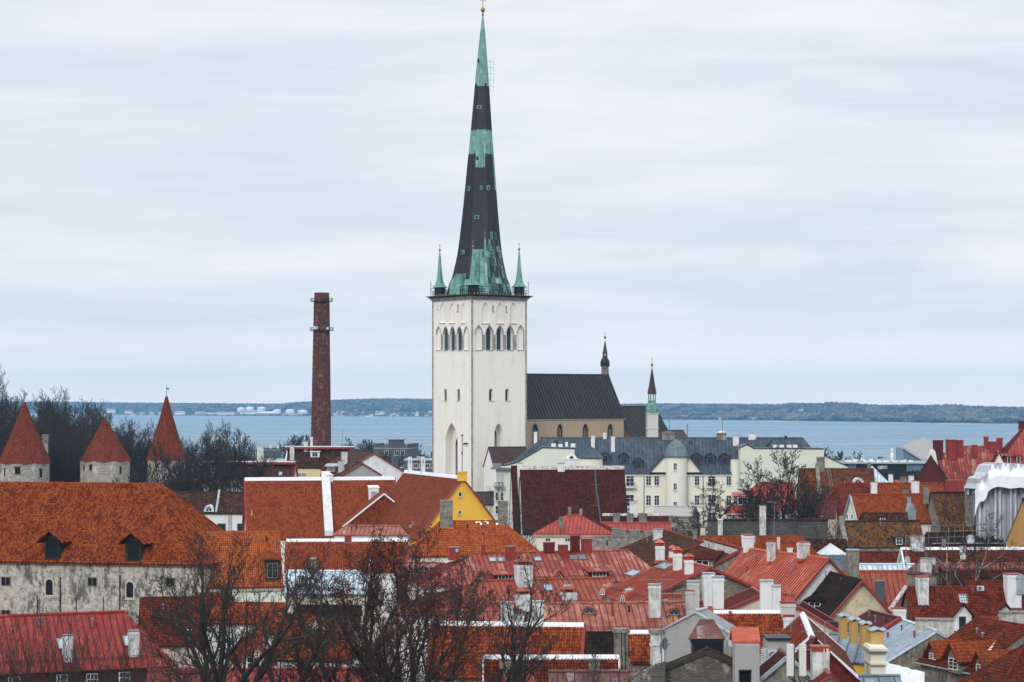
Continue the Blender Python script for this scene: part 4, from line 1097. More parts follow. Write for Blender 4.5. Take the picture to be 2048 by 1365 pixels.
# dormer gable low on the spire, left
dg = MB(); c = P(911, 590, 473); dg.prism([c+Vector((-1.3, 0, 0)), c+Vector((1.3, 0, 0)), c+Vector((1.3, 0, 2.2)), c+Vector((.1, 0, 4.6)), c+Vector((-1.3, 0, 2.2))], (1.6, 3.5, 0)); dg.build('spire_dormer', M_CUG, church)
tipx = cen.x+lean
fn = MB(); c = Vector((tipx, cen.y, zof(32)))
fn.lathe(c, [(.16, 0), (.24, .2), (.12, .5), (.12, 1.3)], 8, mi=1)
fn.lathe(c+Vector((0, 0, .85)), [(.05, -.1), (.3, 0), (.46, .25), (.49, .48), (.46, .7), (.3, .95), (.08, 1.05), (.07, 3.6)], 12)
fn.bar(c+Vector((-.7, 0, 3.4)), c+Vector((.7, 0, 3.4)), .07); fn.bar(c+Vector((0, 0, 2)), c+Vector((0, 0, 4.6)), .07)
fn.build('finial', [M_GOLD, M_BLACK], church)
an = MB(); a = Vector((cen.x+lean*.8+1.75, cen.y-.3, zof(186))); an.bar(a, a+Vector((0, 0, 7.4)), .025)
for i in range(5): an.bar(a+Vector((-.8, 0, 1.4+i*1.35)), a+Vector((.75, 0, 1.35+i*1.35)), .025); an.bar(a+Vector((.7, 0, .4+i*1.4)), a+Vector((.7, 0, 1.5+i*1.4)), .02)
an.build('spire_antenna', M_BLACK, church)
# four corner pinnacles
for i, j in ((-1, -1), (1, -1), (1, 1), (-1, 1)):
    c = cen+dR*i*(TA/2-1.05)+dL*j*(TA/2-1.05); c.z = g0; rot = al+math.pi/8
    b = MB(); b.lathe(c, [(1.2, 0), (1.2, 2.0)], 8, rot=rot)
    pn = b.build('pinnacle', M_DARKC, church)
    k = MB(); k.lathe(c+Vector((0, 0, 1.95)), [(1.75, 0), (1.35, .3), (1.0, .75), (.78, 1.4), (.62, 2.4), (.46, 4.0), (.28, 6.2), (.09, 8.0)], 8, rot=rot); k.build('pinnacle_roof', M_CUG, pn)
    f = MB(); q = c+Vector((0, 0, 9.9)); f.lathe(q, [(.06, 0), (.2, .08), (.28, .28), (.2, .48), (.05, .56), (.04, 1.7)], 8); f.bar(q+Vector((-.25, 0, 1.25)), q+Vector((.25, 0, 1.25)), .05); f.build('pinnacle_finial', M_GOLD, pn)
# nave
nave = House('church_nave', 'long dark steep nave roof beside the white church tower', (985, 748, 1216, 0), 489, 'church nave', yaw=37, eg=(1249, 836), end=2, zg=9, roof=M_CHUR, wall=M_NAVE, o=.3, ridge='auto', og=.25, verge=None, sp=.9, cornice=plain('nave_cornice', (.46, .43, .38), .8, var=.2))
cut = MB(); dk = MB(); trc = MB()
for u in (1070.5, 1120.5, 1171.5, 1221):
    p, nn, rt = nave.hit(u, 895, 'WF'); k = p.y/F
    pl = pointed(p, rt, 13.5*k/abs(rt.x), 48*k); cut.prism([q+nn*.2 for q in pl], -nn*.8)
    dk = MB(); dk.prism([q-nn*.5 for q in pointed(p, rt, 13.5*k/abs(rt.x), 48*k)], -nn*.1); w_ = dk.build('nave_window', M_DARKIN, nave.root); trc = MB()
    for i in (-1, 0, 1): trc.bar(p-nn*.45+rt*i*.45, p-nn*.45+rt*i*.45+Vector((0, 0, 40*k-abs(i)*.5)), .07)
    trc.build('tracery', M_GRYP, w_)
carve(nave.wallo, cut)
nave.chimney(1116, 747, 2, None, 'R', mat=M_BLACK, cap=None, name='roof_vent')
choir = House('church_choir', 'lower dark choir roof of the church behind the green spired turret', (1228, 813.5, 1308, 0), 512, 'church choir', yaw=37, eg=(1346, 880), end=2, zg=9, roof=M_CHUR, wall=M_NAVE, o=.3, sp=.9)
chap = House('church_annex', 'low brown metal roof right of the green spired turret', (1315, 861.5, 1366, 0), 508, 'church annex', yaw=15, eg=(1378, 881), end=2, zg=9, roof=M_BRNM, wall=M_NAVE, o=.3)
lean1 = House('church_porch', 'brown metal lean-to roof against the church tower foot', (978, 895, 1050, 0), 466, 'porch', yaw=20, pitch=50, ev=(1010, 935), zg=9, roof=M_BRNM, wall=M_TOWER, o=.2)
lean2 = House('low_annex', 'dark brown roof low against the church tower beside the yellow gable', (950, 985, 1000, 0), 440, 'annex', yaw=30, pitch=40, ev=(960, 1010), zg=9, roof=M_BRNM, wall=M_CREAM, o=.2)
# turret on the nave ridge
def turret(name, label, u, Y, spec, shaft, mats, cat='turret', sq=False, yaw=0):
    """spec rows: (v, halfwidth px)"""
    p = P(u, shaft[1], Y); k = Y/F; t_ = thing(name, label, cat, p)
    z = lambda v: CZ-(v-V0)*k-p.z
    s_ = MB(); r = shaft[2]*k; n = 4 if sq else 12
    s_.lathe(p, [(r*(1.25 if sq else 1), 0), (r*(1.25 if sq else 1), z(shaft[0]))], n, rot=math.pi/4+R_(yaw) if sq else 0)
    for v in (shaft[0]+1.5, shaft[0]+shaft[3]): s_.lathe(p+Vector((0, 0, z(v))), [(r*(1.38 if sq else 1.12), 0), (r*(1.38 if sq else 1.12), .18)], n, rot=math.pi/4+R_(yaw) if sq else 0)
    s_.build('shaft', mats[0], t_)
    b = MB(); b.lathe(p, [(w_*k, z(v)) for v, w_ in spec['bulb']], 12); b.build('cupola', mats[1], t_)
    l = MB(); va, vb, wl = spec['lantern']
    for i in range(8): a = 2*math.pi*(i+.5)/8; l.box(p+Vector((wl*k*math.cos(a), wl*k*math.sin(a), z(vb))), .2, .2, z(va)-z(vb))
    l.lathe(p+Vector((0, 0, z(va)-.25)), [(wl*k*1.1, 0), (wl*k*1.1, .25)], 8); l.lathe(p+Vector((0, 0, z(vb))), [(wl*k*1.1, 0), (wl*k*1.1, .3)], 8)
    l.build('lantern', mats[2], t_)
    c = MB(); c.lathe(p, [(w_*k, z(v)) for v, w_ in spec['cone']], 8); c.build('spirelet', mats[3], t_)
    f = MB(); vb_ = spec['ball']; q = p+Vector((0, 0, z(vb_))); f.lathe(q, [(.05, -.4), (.22, -.25), (.34, 0), (.22, .25), (.05, .4), (.035, .45+spec['cross']*k)], 8)
    f.bar(q+Vector((-.4, 0, .4+spec['cross']*k*.6)), q+Vector((.4, 0, .4+spec['cross']*k*.6)), .045); f.build('finial', M_GOLD, t_)
turret('ridge_turret', 'slender stone turret with dark bulb dome on the nave ridge end', 1210, 514, dict(bulb=[(733, 9.6), (730, 9.2), (726, 9.4), (721, 8.4), (717, 6), (715, 4.6)], lantern=(705, 715, 4.2), cone=[(705.5, 5), (703, 4.2), (693, 2.6), (680, .3)], ball=675, cross=8), (733, 775, 7.3, 16), (S_LIME, M_DARKC, M_DARKC, plain('verdigris_dark', (.05, .07, .068), .6)))
turret('choir_turret', 'white stone turret with green copper cupola and brown pointed roof', 1304, 500, dict(bulb=[(827.5, 12.8), (825, 12.6), (818, 12.8), (811, 11), (807, 8.4), (804, 7.6)], lantern=(787, 804, 7.2), cone=[(788, 9.6), (786, 9), (770, 6), (750, 3), (733, .3)], ball=730, cross=14), (827, 905, 12.3, 31), (plaster('turret_limestone', (.56, .55, .52), (.30, .29, .26), .4, .6, .5), M_CUG, M_CUG, M_BRNM), sq=True, yaw=5)

# ------------------------------------------------------------------ brick smokestack
def smokestack():
    Y = 700; p = P(641, 900, Y); k = Y/F; p.z = 4; t_ = thing('smokestack', 'tall tapering brown brick smokestack standing behind the roofs', 'smokestack', p)
    z = lambda v: CZ-(v-V0)*k-4
    m = MB(); m.lathe(p, [(21.5*k, 0), (20*k, z(860)), (18.3*k, z(760)), (16.6*k, z(660)), (15.8*k, z(604)), (15.2*k, z(603)), (14.8*k, z(586))], 16, lean=(2.5*k, 0)); m.build('shaft', S_BRICK, t_)
    ir = MB()
    v = 870
    while v > 610: r = interp([(586, 15), (604, 15.9), (660, 16.7), (760, 18.4), (900, 20.6)], v)*k; ir.lathe(p+Vector((2.5*k*(900-v)/314, 0, z(v))), [(r+.07, 0), (r+.07, .16)], 16); v -= 11
    ir.build('iron_band', plain('iron_band', (.03, .022, .02), .7), t_)
    pl = MB()
    for v, r in ((604, 16.6), (662, 17.6)):
        c = p+Vector((2.3*k, 0, z(v))); r *= k; pl.lathe(c, [(r+.3, 0), (r+.95, .02), (r+.95, .12), (r+.3, .14)], 16)
        for i in range(16):
            a = 2*math.pi*i/16; q = c+Vector(((r+.9)*math.cos(a), (r+.9)*math.sin(a), 0)); pl.bar(q, q+Vector((0, 0, 1.1)), .05)
            a2 = 2*math.pi*(i+1)/16; q2 = c+Vector(((r+.9)*math.cos(a2), (r+.9)*math.sin(a2), 0))
            for h_ in (.55, 1.1): pl.bar(q+Vector((0, 0, h_)), q2+Vector((0, 0, h_)), .045)
    pl.build('platform', M_BLACK, t_)
    an = MB()
    for u, v, w_, h_ in ((631, 656, 9, 6), (655, 657, 5, 5)):
        q = P(u, v+h_/2, Y-17.5*k-.6); an.box(q, w_*k, .12, h_*k)
    ap = an.build('antenna_dish_panel', M_DISH, t_)
smokestack()

# ------------------------------------------------------------------ town wall towers
def walltower(label, u, vapex, veave, vbot, we, ww, Y, n=8, rot=0., curve=.05, wins=(), vane=True, tip=0):
    k = Y/F; p = P(u, vbot, Y); p.z = 9; z = lambda v: CZ-(v-V0)*k-9; t_ = thing('wall_tower', label, 'tower', p, 'round stone towers of the old town wall')
    m = MB(); m.lathe(p, [(ww*k, 0), (ww*k, z(veave)-.1)], 20); w = m.build('wall', S_LIME if ww > 50 else S_LIMEW, t_)
    c = MB(); H = z(vapex)-z(veave)
    pr = [(we*k, z(veave)-.2), (we*k*.93, z(veave)+H*.045), (we*k*.62, z(veave)+H*.34), (we*k*.3, z(veave)+H*.68), (.12, z(vapex))]
    c.lathe(p, pr, n, rot=rot); rf = c.build('roof', T_CONE, t_)
    h = MB()
    for i in range(n):
        a = rot+2*math.pi*i/n
        for (r0, z0), (r1, z1) in zip(pr[:-1], pr[1:]): h.bar(p+Vector((r0*math.cos(a), r0*math.sin(a), z0)), p+Vector((r1*math.cos(a), r1*math.sin(a), z1)), .10, 5)
    h.build('hip_tile', T_CONE, rf)
    if tip: d = MB(); d.lathe(p, [(we*k*.075, z(vapex)-H*.075), (.05, z(vapex)+.05)], 8); d.build('lead_tip', M_GREY, rf)
    if vane:
        f = MB(); q = p+Vector((0, 0, z(vapex))); f.bar(q, q+Vector((0, 0, 2.2)), .05); f.lathe(q+Vector((0, 0, .7)), [(.03, 0), (.15, .15), (.03, .3)], 6)
        f.prism([q+Vector((.02, -.02, 1.3)), q+Vector((.6, -.02, 1.3)), q+Vector((.48, -.02, 1.5)), q+Vector((.6, -.02, 1.7)), q+Vector((.02, -.02, 1.7))], (0, .05, 0)); f.build('weather_vane', M_IRON, t_)
    for (wu, wv, w_, h_) in wins:
        x = (wu-u)*k; r = ww*k; x = max(-r*.95, min(r*.95, x)); a = math.asin(x/r); nn = Vector((math.sin(a), -math.cos(a), 0)); rt = Vector((math.cos(a), math.sin(a), 0))
        q = Vector((p.x, p.y, CZ-(wv-V0)*k))+nn*(r-.02); g = MB(); wd = w_*k/max(.5, rt.x)
        b_ = q-Vector((0, 0, h_*k/2))
        fr = MB(); fr.box(b_-Vector((0, 0, .15)), wd+.35, .12, .15, rt, nn); fr.box(b_+Vector((0, 0, h_*k)), wd+.4, .12, .18, rt, nn)
        g.box(b_, wd, .05, h_*k, rt, nn); o = g.build('window', M_DARKIN, t_); fr.build('stone_lintel', S_LIME, o)
walltower('leftmost wall tower with wide red cone roof and grey stone wall', 49, 805, 925, 975, 53, 49, 420, rot=.25, wins=((3, 939, 6, 14), (18, 943, 3, 12), (46, 940, 11, 14), (88, 946, 4, 18)))
walltower('shortest wall tower with red pyramid roof, between the two taller ones', 210, 837, 921, 975, 53, 49.5, 428, rot=.12, vane=False, wins=((174, 935, 3, 10), (190, 934, 6, 11), (247, 940, 3, 14)))
walltower('slimmest wall tower with tall narrow red cone and lead tip', 333, 793, 920, 975, 40, 37.5, 436, rot=.2, tip=1, wins=((303, 932, 3, 9), (320, 931, 5, 8), (352, 938, 3, 9)))
_t, c_, ax_, ay_, zt_ = boxthing('stone_chimney', 'grey stone chimney behind the leftmost wall tower', 'chimney', 90, 869, 935, 12, 432, 1.2, S_LIME, zb=15)
# ------------------------------------------------------------------ castellated grey building and its low neighbour, beyond
t_, c_, ax_, ay_, zt_ = boxthing('castellated_building', 'grey battlemented building with small square roof cabin', 'building', 782, 893, 960, 70, 760, 14, M_DGRY, yaw=-12, zb=5, pname='wall')
m = MB(); k = 760/F
for i in range(12):
    for sg, nrm in ((-1, ay_),):
        m.box(Vector((c_.x, c_.y, zt_))+ax_*(-5.7+i*1.04)*1.03-ay_*6.7, .62, .6, .9, ax_, ay_)
for i in range(10): m.box(Vector((c_.x, c_.y, zt_))+ax_*6.2+ay_*(-6+i*1.3), .5, .62, .9, ax_, ay_); m.box(Vector((c_.x, c_.y, zt_))-ax_*6.2+ay_*(-6+i*1.3), .5, .62, .9, ax_, ay_)
m.build('battlement', M_DGRY, t_)
m = MB(); m.box(Vector((c_.x, c_.y, zt_)), 4.5, 4.5, 2.2, ax_, ay_); cb = m.build('roof_cabin', M_DGRY, t_); m = MB(); m.box(Vector((c_.x, c_.y, zt_+2.2)), 5.4, 5.4, .3, ax_, ay_); m.build('cabin_roof', M_ZINC, cb)
m = MB(); m.box(Vector((c_.x, c_.y, zt_-.9))-ay_*0, 12.6, 14.5, .3, ax_, ay_); m.build('string_course', M_GRYP, t_)
for u, v in ((773, 906), (793, 906), (805, 906), (763, 930), (783, 930), (803, 930)):
    p = hitplane(u, v, c_-ay_*7, -ay_); window(t_, p, -ay_, ax_, 1.3, 1.7, 2, 1, M_TRIMW)
t_, c_, ax_, ay_, zt_ = boxthing('flat_roofed_building', 'low grey flat roofed building left of the church tower', 'building', 850, 922, 975, 80, 650, 14, M_DGRY, yaw=0, zb=5, pname='wall')
m = MB(); m.box(Vector((c_.x, c_.y, zt_)), 12.6, 14.8, .35); m.build('roof', M_ZINC, t_)
m = MB(); 
for (x, w_, h_) in ((-2, 1.2, .9), (2.5, .8, 1.3), (4.2, 1.5, .7)): m.box(Vector((c_.x+x, c_.y-4, zt_+.35)), w_, 1.2, h_)
m.build('roof_vent', M_GRYP, t_)
for i in range(7): p = hitplane(820+i*11.5, 932, c_-ay_*7, -ay_); window(t_, p, -ay_, ax_, 1.2, 1.2, 2, 1, M_TRIMW)
# ------------------------------------------------------------------ black ferry terminal hotel with sign
Y = 620; k = Y/F
t_, c_, ax_, ay_, zt_ = boxthing('black_hotel', 'long black glass building with white sign letters on the waterfront', 'building', 1800, 928, 975, 300, Y, 25, plain('black_cladding', (.010, .016, .022), .3, var=.3, sc=.2), yaw=0, zb=4, pname='wall')
m = MB(); m.box(Vector((c_.x, c_.y-.3, zt_)), 43.2, 26, .35); m.box(Vector((c_.x+17, c_.y-.3, zt_+.36)), 12, 26, .6); m.build('roof', M_ZINC, t_)
m = MB()
for u0, u1 in ((1697, 1712), (1813, 1846)):
    n_ = max(2, int((u1-u0)/5))
    for i in range(n_): p = P(u0+(u1-u0)*(i+.5)/n_, 938 if u0 > 1800 else 934, Y-.05); m.box(p-Vector((0, 0, .7)), .52*(u1-u0)/n_/5*1.25, .06, 1.9)
m.build('window_strip', plain('blue_glass', (.10, .20, .27), .1, spec=1.), t_)
m = MB(); rr = random.Random(4)
for i in range(26):
    p = P(1690+i*5.2+rr.uniform(-2, 2), 927, Y+3+rr.uniform(0, 6)); m = MB(); m.box(Vector((p.x, p.y, zt_+.3)), rr.uniform(.5, 1.6), rr.uniform(.6, 1.5), rr.uniform(.3, .9)); m.build('roof_plant', M_TRIMW if i % 3 else M_GRYP, t_)
m = MB()
p = P(1784, 924, Y+5); m.lathe(Vector((p.x, p.y, zt_+.3)), [(.35, 0), (.35, 1.4), (.5, 1.5), (.5, 2.2), (.2, 2.6), (.2, 3.2), (.28, 3.3), (.28, 3.8), (0, 4)], 8)
m.build('roof_plant', M_TRIMW, t_)
try:
    cu = bpy.data.curves.new('sign', 'FONT'); cu.body = 'EXPRESS'; cu.size = 1.25; cu.extrude = .06; cu.align_x = 'CENTER'; cu.space_character = .92
    fo = bpy.data.objects.new('tmp', cu); COL.objects.link(fo); bpy.context.view_layer.update()
    me = bpy.data.meshes.new_from_object(fo.evaluated_get(bpy.context.evaluated_depsgraph_get())); bpy.data.objects.remove(fo)
    so = bpy.data.objects.new('sign_lettering', me); COL.objects.link(so); me.materials.clear(); me.materials.append(M_TRIMW)
    so.parent = t_; p = P(1765, 938, Y-.12); so.location = p-t_.location; so.rotation_euler = (R_(90), 0, 0); so.scale = (.62, 1., 1.)
    st = MB(); c = P(1761.5, 936, Y-.2); a = [c+Vector((math.sin(i*math.pi/4)*(1.0 if i % 2 else .16)*.75, 0, math.cos(i*math.pi/4)*(1.0 if i % 2 else .16)*.95)) for i in range(8)]; st.prism(a, (0, -.05, 0)); st.build('sign_star', M_TRIMW, t_)
except Exception as e: print('sign', e)
fl = thing('flag', 'blue flag flying on the roof of the black building', 'flag', P(1755, 927, Y-2))
m = MB(); a = P(1755, 927, Y-2); m.bar(a, a+Vector((0, 0, 1.9)), .04); m.build('pole', M_TRIMW, fl)
m = MB(); q = a+Vector((0, 0, 1.85)); 
for i in range(5): x0, x1 = i*.32, i*.32+.32; m.prism([q+Vector((x0, .15*math.sin(i), -.75+.1*i+.0)), q+Vector((x1, .15*math.sin(i+1), -.65+.1*i)), q+Vector((x1, .15*math.sin(i+1), .05*math.sin(i*2))), q+Vector((x0, .15*math.sin(i), .05*math.sin(i*2-2)))], (0, .03, 0))
m.build('cloth', plain('blue_flag_cloth', (.03, .12, .35), .7), fl)
pv = thing('glass_pavilion', 'wedge shaped glass pavilion with sloping grey roof on the waterfront', 'building', P(1835, 932, 640))
m = MB(); A, B, C, D = P(1806, 932, 640), P(1806, 896, 640), P(1862, 930, 640), P(1862, 932, 640); m.prism([A, D, C, B], (0, 12, 0)); m.build('glass_wall', plain('blue_glass', (.1, .2, .27), .1), pv)
m = MB()
for i in range(1, 9): x = 1806+i*6; p = P(x, 932, 639.9); m.bar(p, P(x, 896+(x-1806)*.61, 639.9), .05)
m.build('mullion', M_TRIMG, pv)
m = MB(); m.prism([P(1803, 892, 639), P(1803, 896, 639), P(1866, 935, 639), P(1866, 930, 639)], (9, 14, 2.2)); m.build('roof', M_GRYP, pv)
m = MB(); m.box(P(1850, 935, 640)-Vector((0, 0, 6)), 16, 12, 6.3); m.build('podium', M_DGRY, pv)
H = House
# ================================================================== LEFT SIDE
gr = H('granary', 'huge old granary with orange tile roof, two hoist dormers and stained stone wall', (-170, 964, 322, 0), 262, yaw=-13, pitch=47, ev=(200, 1127), hipu=(None, 410), zg=17, roof=T_OR, wall=M_GRAN, o=.5, cat='granary')
for u in (104, 267):
    d = gr.dormer(u, 1121 if u < 200 else 1124, 31, 60, 'gable', wall=M_WOODD, roof=T_OR, trim=M_WOODD, gw=M_DARKIN, nx=1, ny=1, oh=.9, wh=.86, ww=.8, pitch=40, name='hoist_dormer')
for u, v in ((12, 1163), (185, 1164), (341, 1165)): gr.win(u, v, 19, 17, nx=2, ny=1, fm=M_WOODG, gm=M_DARKIN, sill=False)
gr.win(12, 1229, 19, 17, nx=2, ny=1, fm=M_WOODG, gm=M_DARKIN, sill=False)
for u, v in ((99, 1175), (260, 1180)): gr.win(u, v, 17, 34, nx=1, ny=1, fm=M_TRIMC, gm=M_DARKIN, arch=True)
for u, vt, vb in ((121, 1155, 1240), (240, 1150, 1240), (75, 1190, 1235), (153, 1193, 1235), (207, 1195, 1235)):
    m = MB(); a, nn, rt = gr.hit(u, vb, 'WF'); b, _, _ = gr.hit(u, vt, 'WF'); m.bar(a+nn*.08, b+nn*.08, .07 if u in (121, 240) else .045, 6); m.build('drain_pipe', M_BLACK, gr.root)
og = H('wing_house', 'orange tiled wing with one dark dormer joined to the granary end', (403, 1065, 556, 0), 252, yaw=11, pitch=50, ev=(500, 1175), zg=15, roof=T_OR3, wall=M_PGRN, o=.4, cornice=M_TRIMC)
og.dormer(545, 1165, 27, 58, 'shed', wall=M_WOODD, trim=M_WOODG, wh=.6, oh=.35, ww=.75)
og.win(458, 1199, 9, 10, nx=1, ny=1); 
v1 = MB()
rs_ = og.hit(425, 1150)[0]
lr = H('red_house', 'long red metal roofed house with two white chimneys and skylights', (-90, 1236, 250, 0), 186, yaw=22, pitch=38, ev=(180, 1338), hipu=(None, 352), zg=17, roof=M_RED, wall=M_DRED, o=.45, ridge=M_RED, gutter=M_TRIMR)
lr.chimney(137, 1272, 23, 1326); lr.chimney(269, 1263, 24, 1317)
lr.skylight(122, 1289, 14, 22); lr.skylight(254, 1283, 14, 22)
for u, v in ((28, 1366), (124, 1361), (184, 1359), (249, 1356), (306, 1352)): lr.win(u, v, 20, 22, nx=3, ny=2)
h = H('tile_house', 'brown tiled house right of the red metal roof, behind bare branches', (283, 1197, 402, 0), 216, yaw=12, pitch=45, ev=(330, 1292), zg=16, roof=T_RBR, wall=M_PINKP, o=.3)
h.win(378, 1268, 8, 16); 
h = H('small_orange_house', 'small orange roofed house just below the granary corner', (395, 1188, 460, 0), 232, yaw=-8, pitch=40, ev=(430, 1225), zg=15, roof=T_OR, wall=M_WHITE, o=.3)
h = H('orange_house', 'orange tiled house behind the big bare tree, with a small white window', (418, 1206, 568, 0), 228, yaw=-6, pitch=42, ev=(500, 1248), hipu=(None, 585), zg=15, roof=T_OR2, wall=M_WHITE, o=.3)
h.dormer(556, 1232, 12, 12, 'shed', nx=2, ny=1); h.chimney(582, 1214, 22, 1240, mat=M_WHITE, cap='slab')
h = H('hip_house', 'orange hip roofed house with white chimney behind the big bare trees', (532, 1230, 622, 0), 206, yaw=-8, pitch=40, ev=(600, 1322), hipu=(470, 690), zg=15, roof=T_OR, wall=M_WHITE, o=.35, cornice=M_TRIMW)
h.chimney(535, 1270, 18, 1304, cap='wide', capm=M_TRIMR)
h.dormer(632, 1262, 42, 26, 'gable', pitch=38, nx=1, ny=1, ww=.01, wh=.01)
h = H('cream_gable_house', 'cream gabled house with dark red roof edge and white window under bare tree', (512, 1288, 497, 1268), 188, eg=(555, 1330), zg=14, roof=T_RBR, wall=M_CREAMY, o=.25, flip=False, verge=M_TRIMR)
for f_ in ('W1',): h.win(507, 1326, 26, 22, f_, nx=2, ny=2); h.win(536, 1336, 10, 14, f_, nx=1, ny=2)
h = H('far_orange_house', 'orange tiled house partly hidden behind the dark bare tree', (560, 1240, 690, 0), 222, yaw=5, pitch=42, ev=(640, 1300), hipu=(None, 705), zg=15, roof=T_OR2, wall=M_WHITE, o=.3)
h = H('low_red_house', 'low red metal roof along the bottom edge behind tree trunks', (300, 1341, 728, 0), 172, yaw=3, pitch=30, ev=(600, 1405), zg=17, roof=M_RED, wall=M_WHITE, o=.3)
bl = H('blue_roof_house', 'house with pale blue metal roof and round attic window, behind bare tree', (576, 1142, 722, 0), 268, yaw=-2, pitch=40, ev=(650, 1187), zg=13, roof=M_BLUE, wall=M_CREAM, o=.5, gutter=M_ZINC, hipu=(None, 760))
bl.dormer(600, 1180, 20, 14, 'eye', roof=M_BLUE, wall=M_TRIMW); bl.chimney(625, 1119, 14, 1150, mat=M_OLD, cap='wide', capm=M_ZINC)
for u in (590, 620, 655, 690): bl.win(u, 1222, 14, 24, nx=2, ny=3)
h = H('shadowed_yard_house', 'low dark roofed yard building behind the dark bare tree', (575, 1212, 720, 0), 250, yaw=0, pitch=35, ev=(650, 1235), zg=13, roof=T_DRK, wall=M_OLD, o=.3)
# long clean orange roofs of the merchants' row
lg = H('long_orange_house', 'long clean orange tiled roof with bright white ridge, left of yellow gable', (576, 1080, 812, 0), 286, yaw=3, pitch=48, ev=(690, 1144), zg=12, roof=T_OR2, wall=M_WHITE, ridge=M_RIDGEW, verge=M_TRIMR, o=.3)
lg.chimney(696, 1073, 14, 1086, mat=M_TRIMR, cap='wide', capm=M_TRIMR); lg.chimney(742, 1120, 8, 1132, mat=M_TRIMW, cap=None, name='roof_vent')
ll = H('great_red_tiled_house', 'great red tiled roof with white ridge and white firewall strip across it', (493, 957, 786, 0), 345, yaw=10, pitch=56, ev=(600, 1078), zg=12, roof=T_REDF, wall=M_CREAM, ridge=M_RIDGEW, verge=M_TRIMR, o=.3, og=.3)
def firewall(hs, u, wpx, vt_, vb_, mat, name='firewall', side=1, capm=None, up=.45):
    """parapet wall riding up the front slope between two pixel rows"""
    p, nn, rt = hs.hit(u, vb_, 'F'); a = (p-hs.R1).dot(hs.d); b = (p-hs.R1).dot(hs.n); c = (p-hs.R1).z; wd = wpx*p.y/F/2
    pr = [hs.W(a-wd, 0, -.3), hs.W(a-wd, b, c-.3), hs.W(a-wd, b, c+up), hs.W(a-wd, b*.35, c*.35+up), hs.W(a-wd, 0, up+.25)]
    m = MB(); m.prism(pr, hs.d*2*wd); m.prism([hs.W(a-wd, 0, -.3), hs.W(a-wd, -b*.5, c*.5-.3), hs.W(a-wd, 0, up+.2)], hs.d*2*wd)
    fo = m.build(name, mat, hs.root)
    return fo
firewall(ll, 658, 17, 955, 1072, M_WHITE, up=.8)
c_ = ll.chimney(659, 951, 15, None, 'R', mat=M_WHITE, cap='box', capm=M_TRIMW)
d_ = ll.dormer(748, 1006, 20, 38, 'shed', wall=M_TRIMW, roof=M_TRIMW, gw=M_GRYP, oh=.08, nx=1, ny=1, wh=.5, ww=.62, name='vent_dormer')
m = MB()
for i in range(9):
    p, nn, rt = ll.hit(508+i*17+(0 if i < 8 else 20), 969, 'F'); m.box(p, .9, .12, .1, rt, nn.cross(rt), nn)
m.build('snow_guard', M_TRIMR, ll.root)
ll.win(504, 1026, 2, 9, 'W1', nx=1, ny=1, gm=M_DARKIN, fm=M_TRIMC, sill=False)
yg = H('yellow_gable_house', 'steep red tiled hall with bright yellow gable facing right and weather vane', (924, 954, 812, 942), 318, eg=(832, 1080), end=1, zg=12, roof=T_RED, wall=M_YEL, ridge=M_RIDGEW, verge=M_TRIMR, o=.25, og=.3)
yg.win(920, 989, 6, 9, 'W1', nx=1, ny=1, gm=M_GLASS, fm=M_TRIMC); yg.win(919, 1025, 5, 7, 'W1', nx=1, ny=1, gm=M_GLASS, fm=M_TRIMC)
yg.dormer(822, 1055, 9, 12, 'gable', roof=M_TRIMR, wall=M_TRIMR, gw=M_DARKIN, oh=.1, nx=1, ny=1)
for u in (820, 846): yg.chimney(u, 929, 9, None, 'R', mat=M_WHITE, cap='arch')
m = MB(); p = yg.W(-.1, 0, -.6); m.box(p, 1.3, .7, 1.2, Vector((-yg.d.y, yg.d.x, 0)), yg.d); m.box(p+Vector((0, 0, 1.2)), 1.5, .9, .18, Vector((-yg.d.y, yg.d.x, 0)), yg.d); m.build('gable_pinnacle', M_YEL, yg.root)
m = MB(); q = p+Vector((0, 0, 1.3)); hh = 72*318/F; m.bar(q, q+Vector((0, 0, hh)), .05); m.box(q+Vector((0, 0, hh)), .3, .3, .2)
m.lathe(q+Vector((0, 0, hh*.52)), [(.04, -.2), (.17, 0), (.04, .2)], 8); s_ = hh*.76
m.prism([q+Vector((.1, 0, s_)), q+Vector((.75, 0, s_)), q+Vector((.95, 0, s_+.3)), q+Vector((.6, 0, s_+.22)), q+Vector((.25, 0, s_+.3))], (0, .05, 0))
for x in (.2, .4, .6, .75): m.bar(q+Vector((x, .02, s_)), q+Vector((x+.06, .02, s_-.32)), .03)
m.build('weather_vane', M_BLACK, yg.root)
h = H('lean_roof_house', 'red tiled lower roof with white edge tucked left of the yellow gabled hall', (768, 987, 748, 975), 338, eg=(684, 1054), zg=12, roof=T_REDF, wall=T_REDF, verge=M_TRIMW, o=.2, vt=.08)
h = H('salmon_lean_to', 'salmon metal lean-to roof between the orange roofs below the yellow gabled hall', (690, 1052, 800, 0), 300, yaw=-4, pitch=22, ev=(750, 1070), zg=12, roof=M_PINK, wall=M_WHITE, o=.2, hipu=(665, 815))
oh_ = H('orange_hip_house', 'bright orange tiled hip roof with two old stone chimneys below yellow gable', (882, 1043, 1002, 0), 296, yaw=3, pitch=48, ev=(940, 1112), hipu=(812, 1085), zg=12, roof=T_OR3, wall=M_CREAM, o=.35)
oh_.chimney(893, 1003, 26, 1056, mat=M_OLD, cap='wide', capm=M_OLD); oh_.chimney(1006, 1005, 20, 1050, mat=M_OLD, cap='wide', capm=M_OLD)
m = MB()
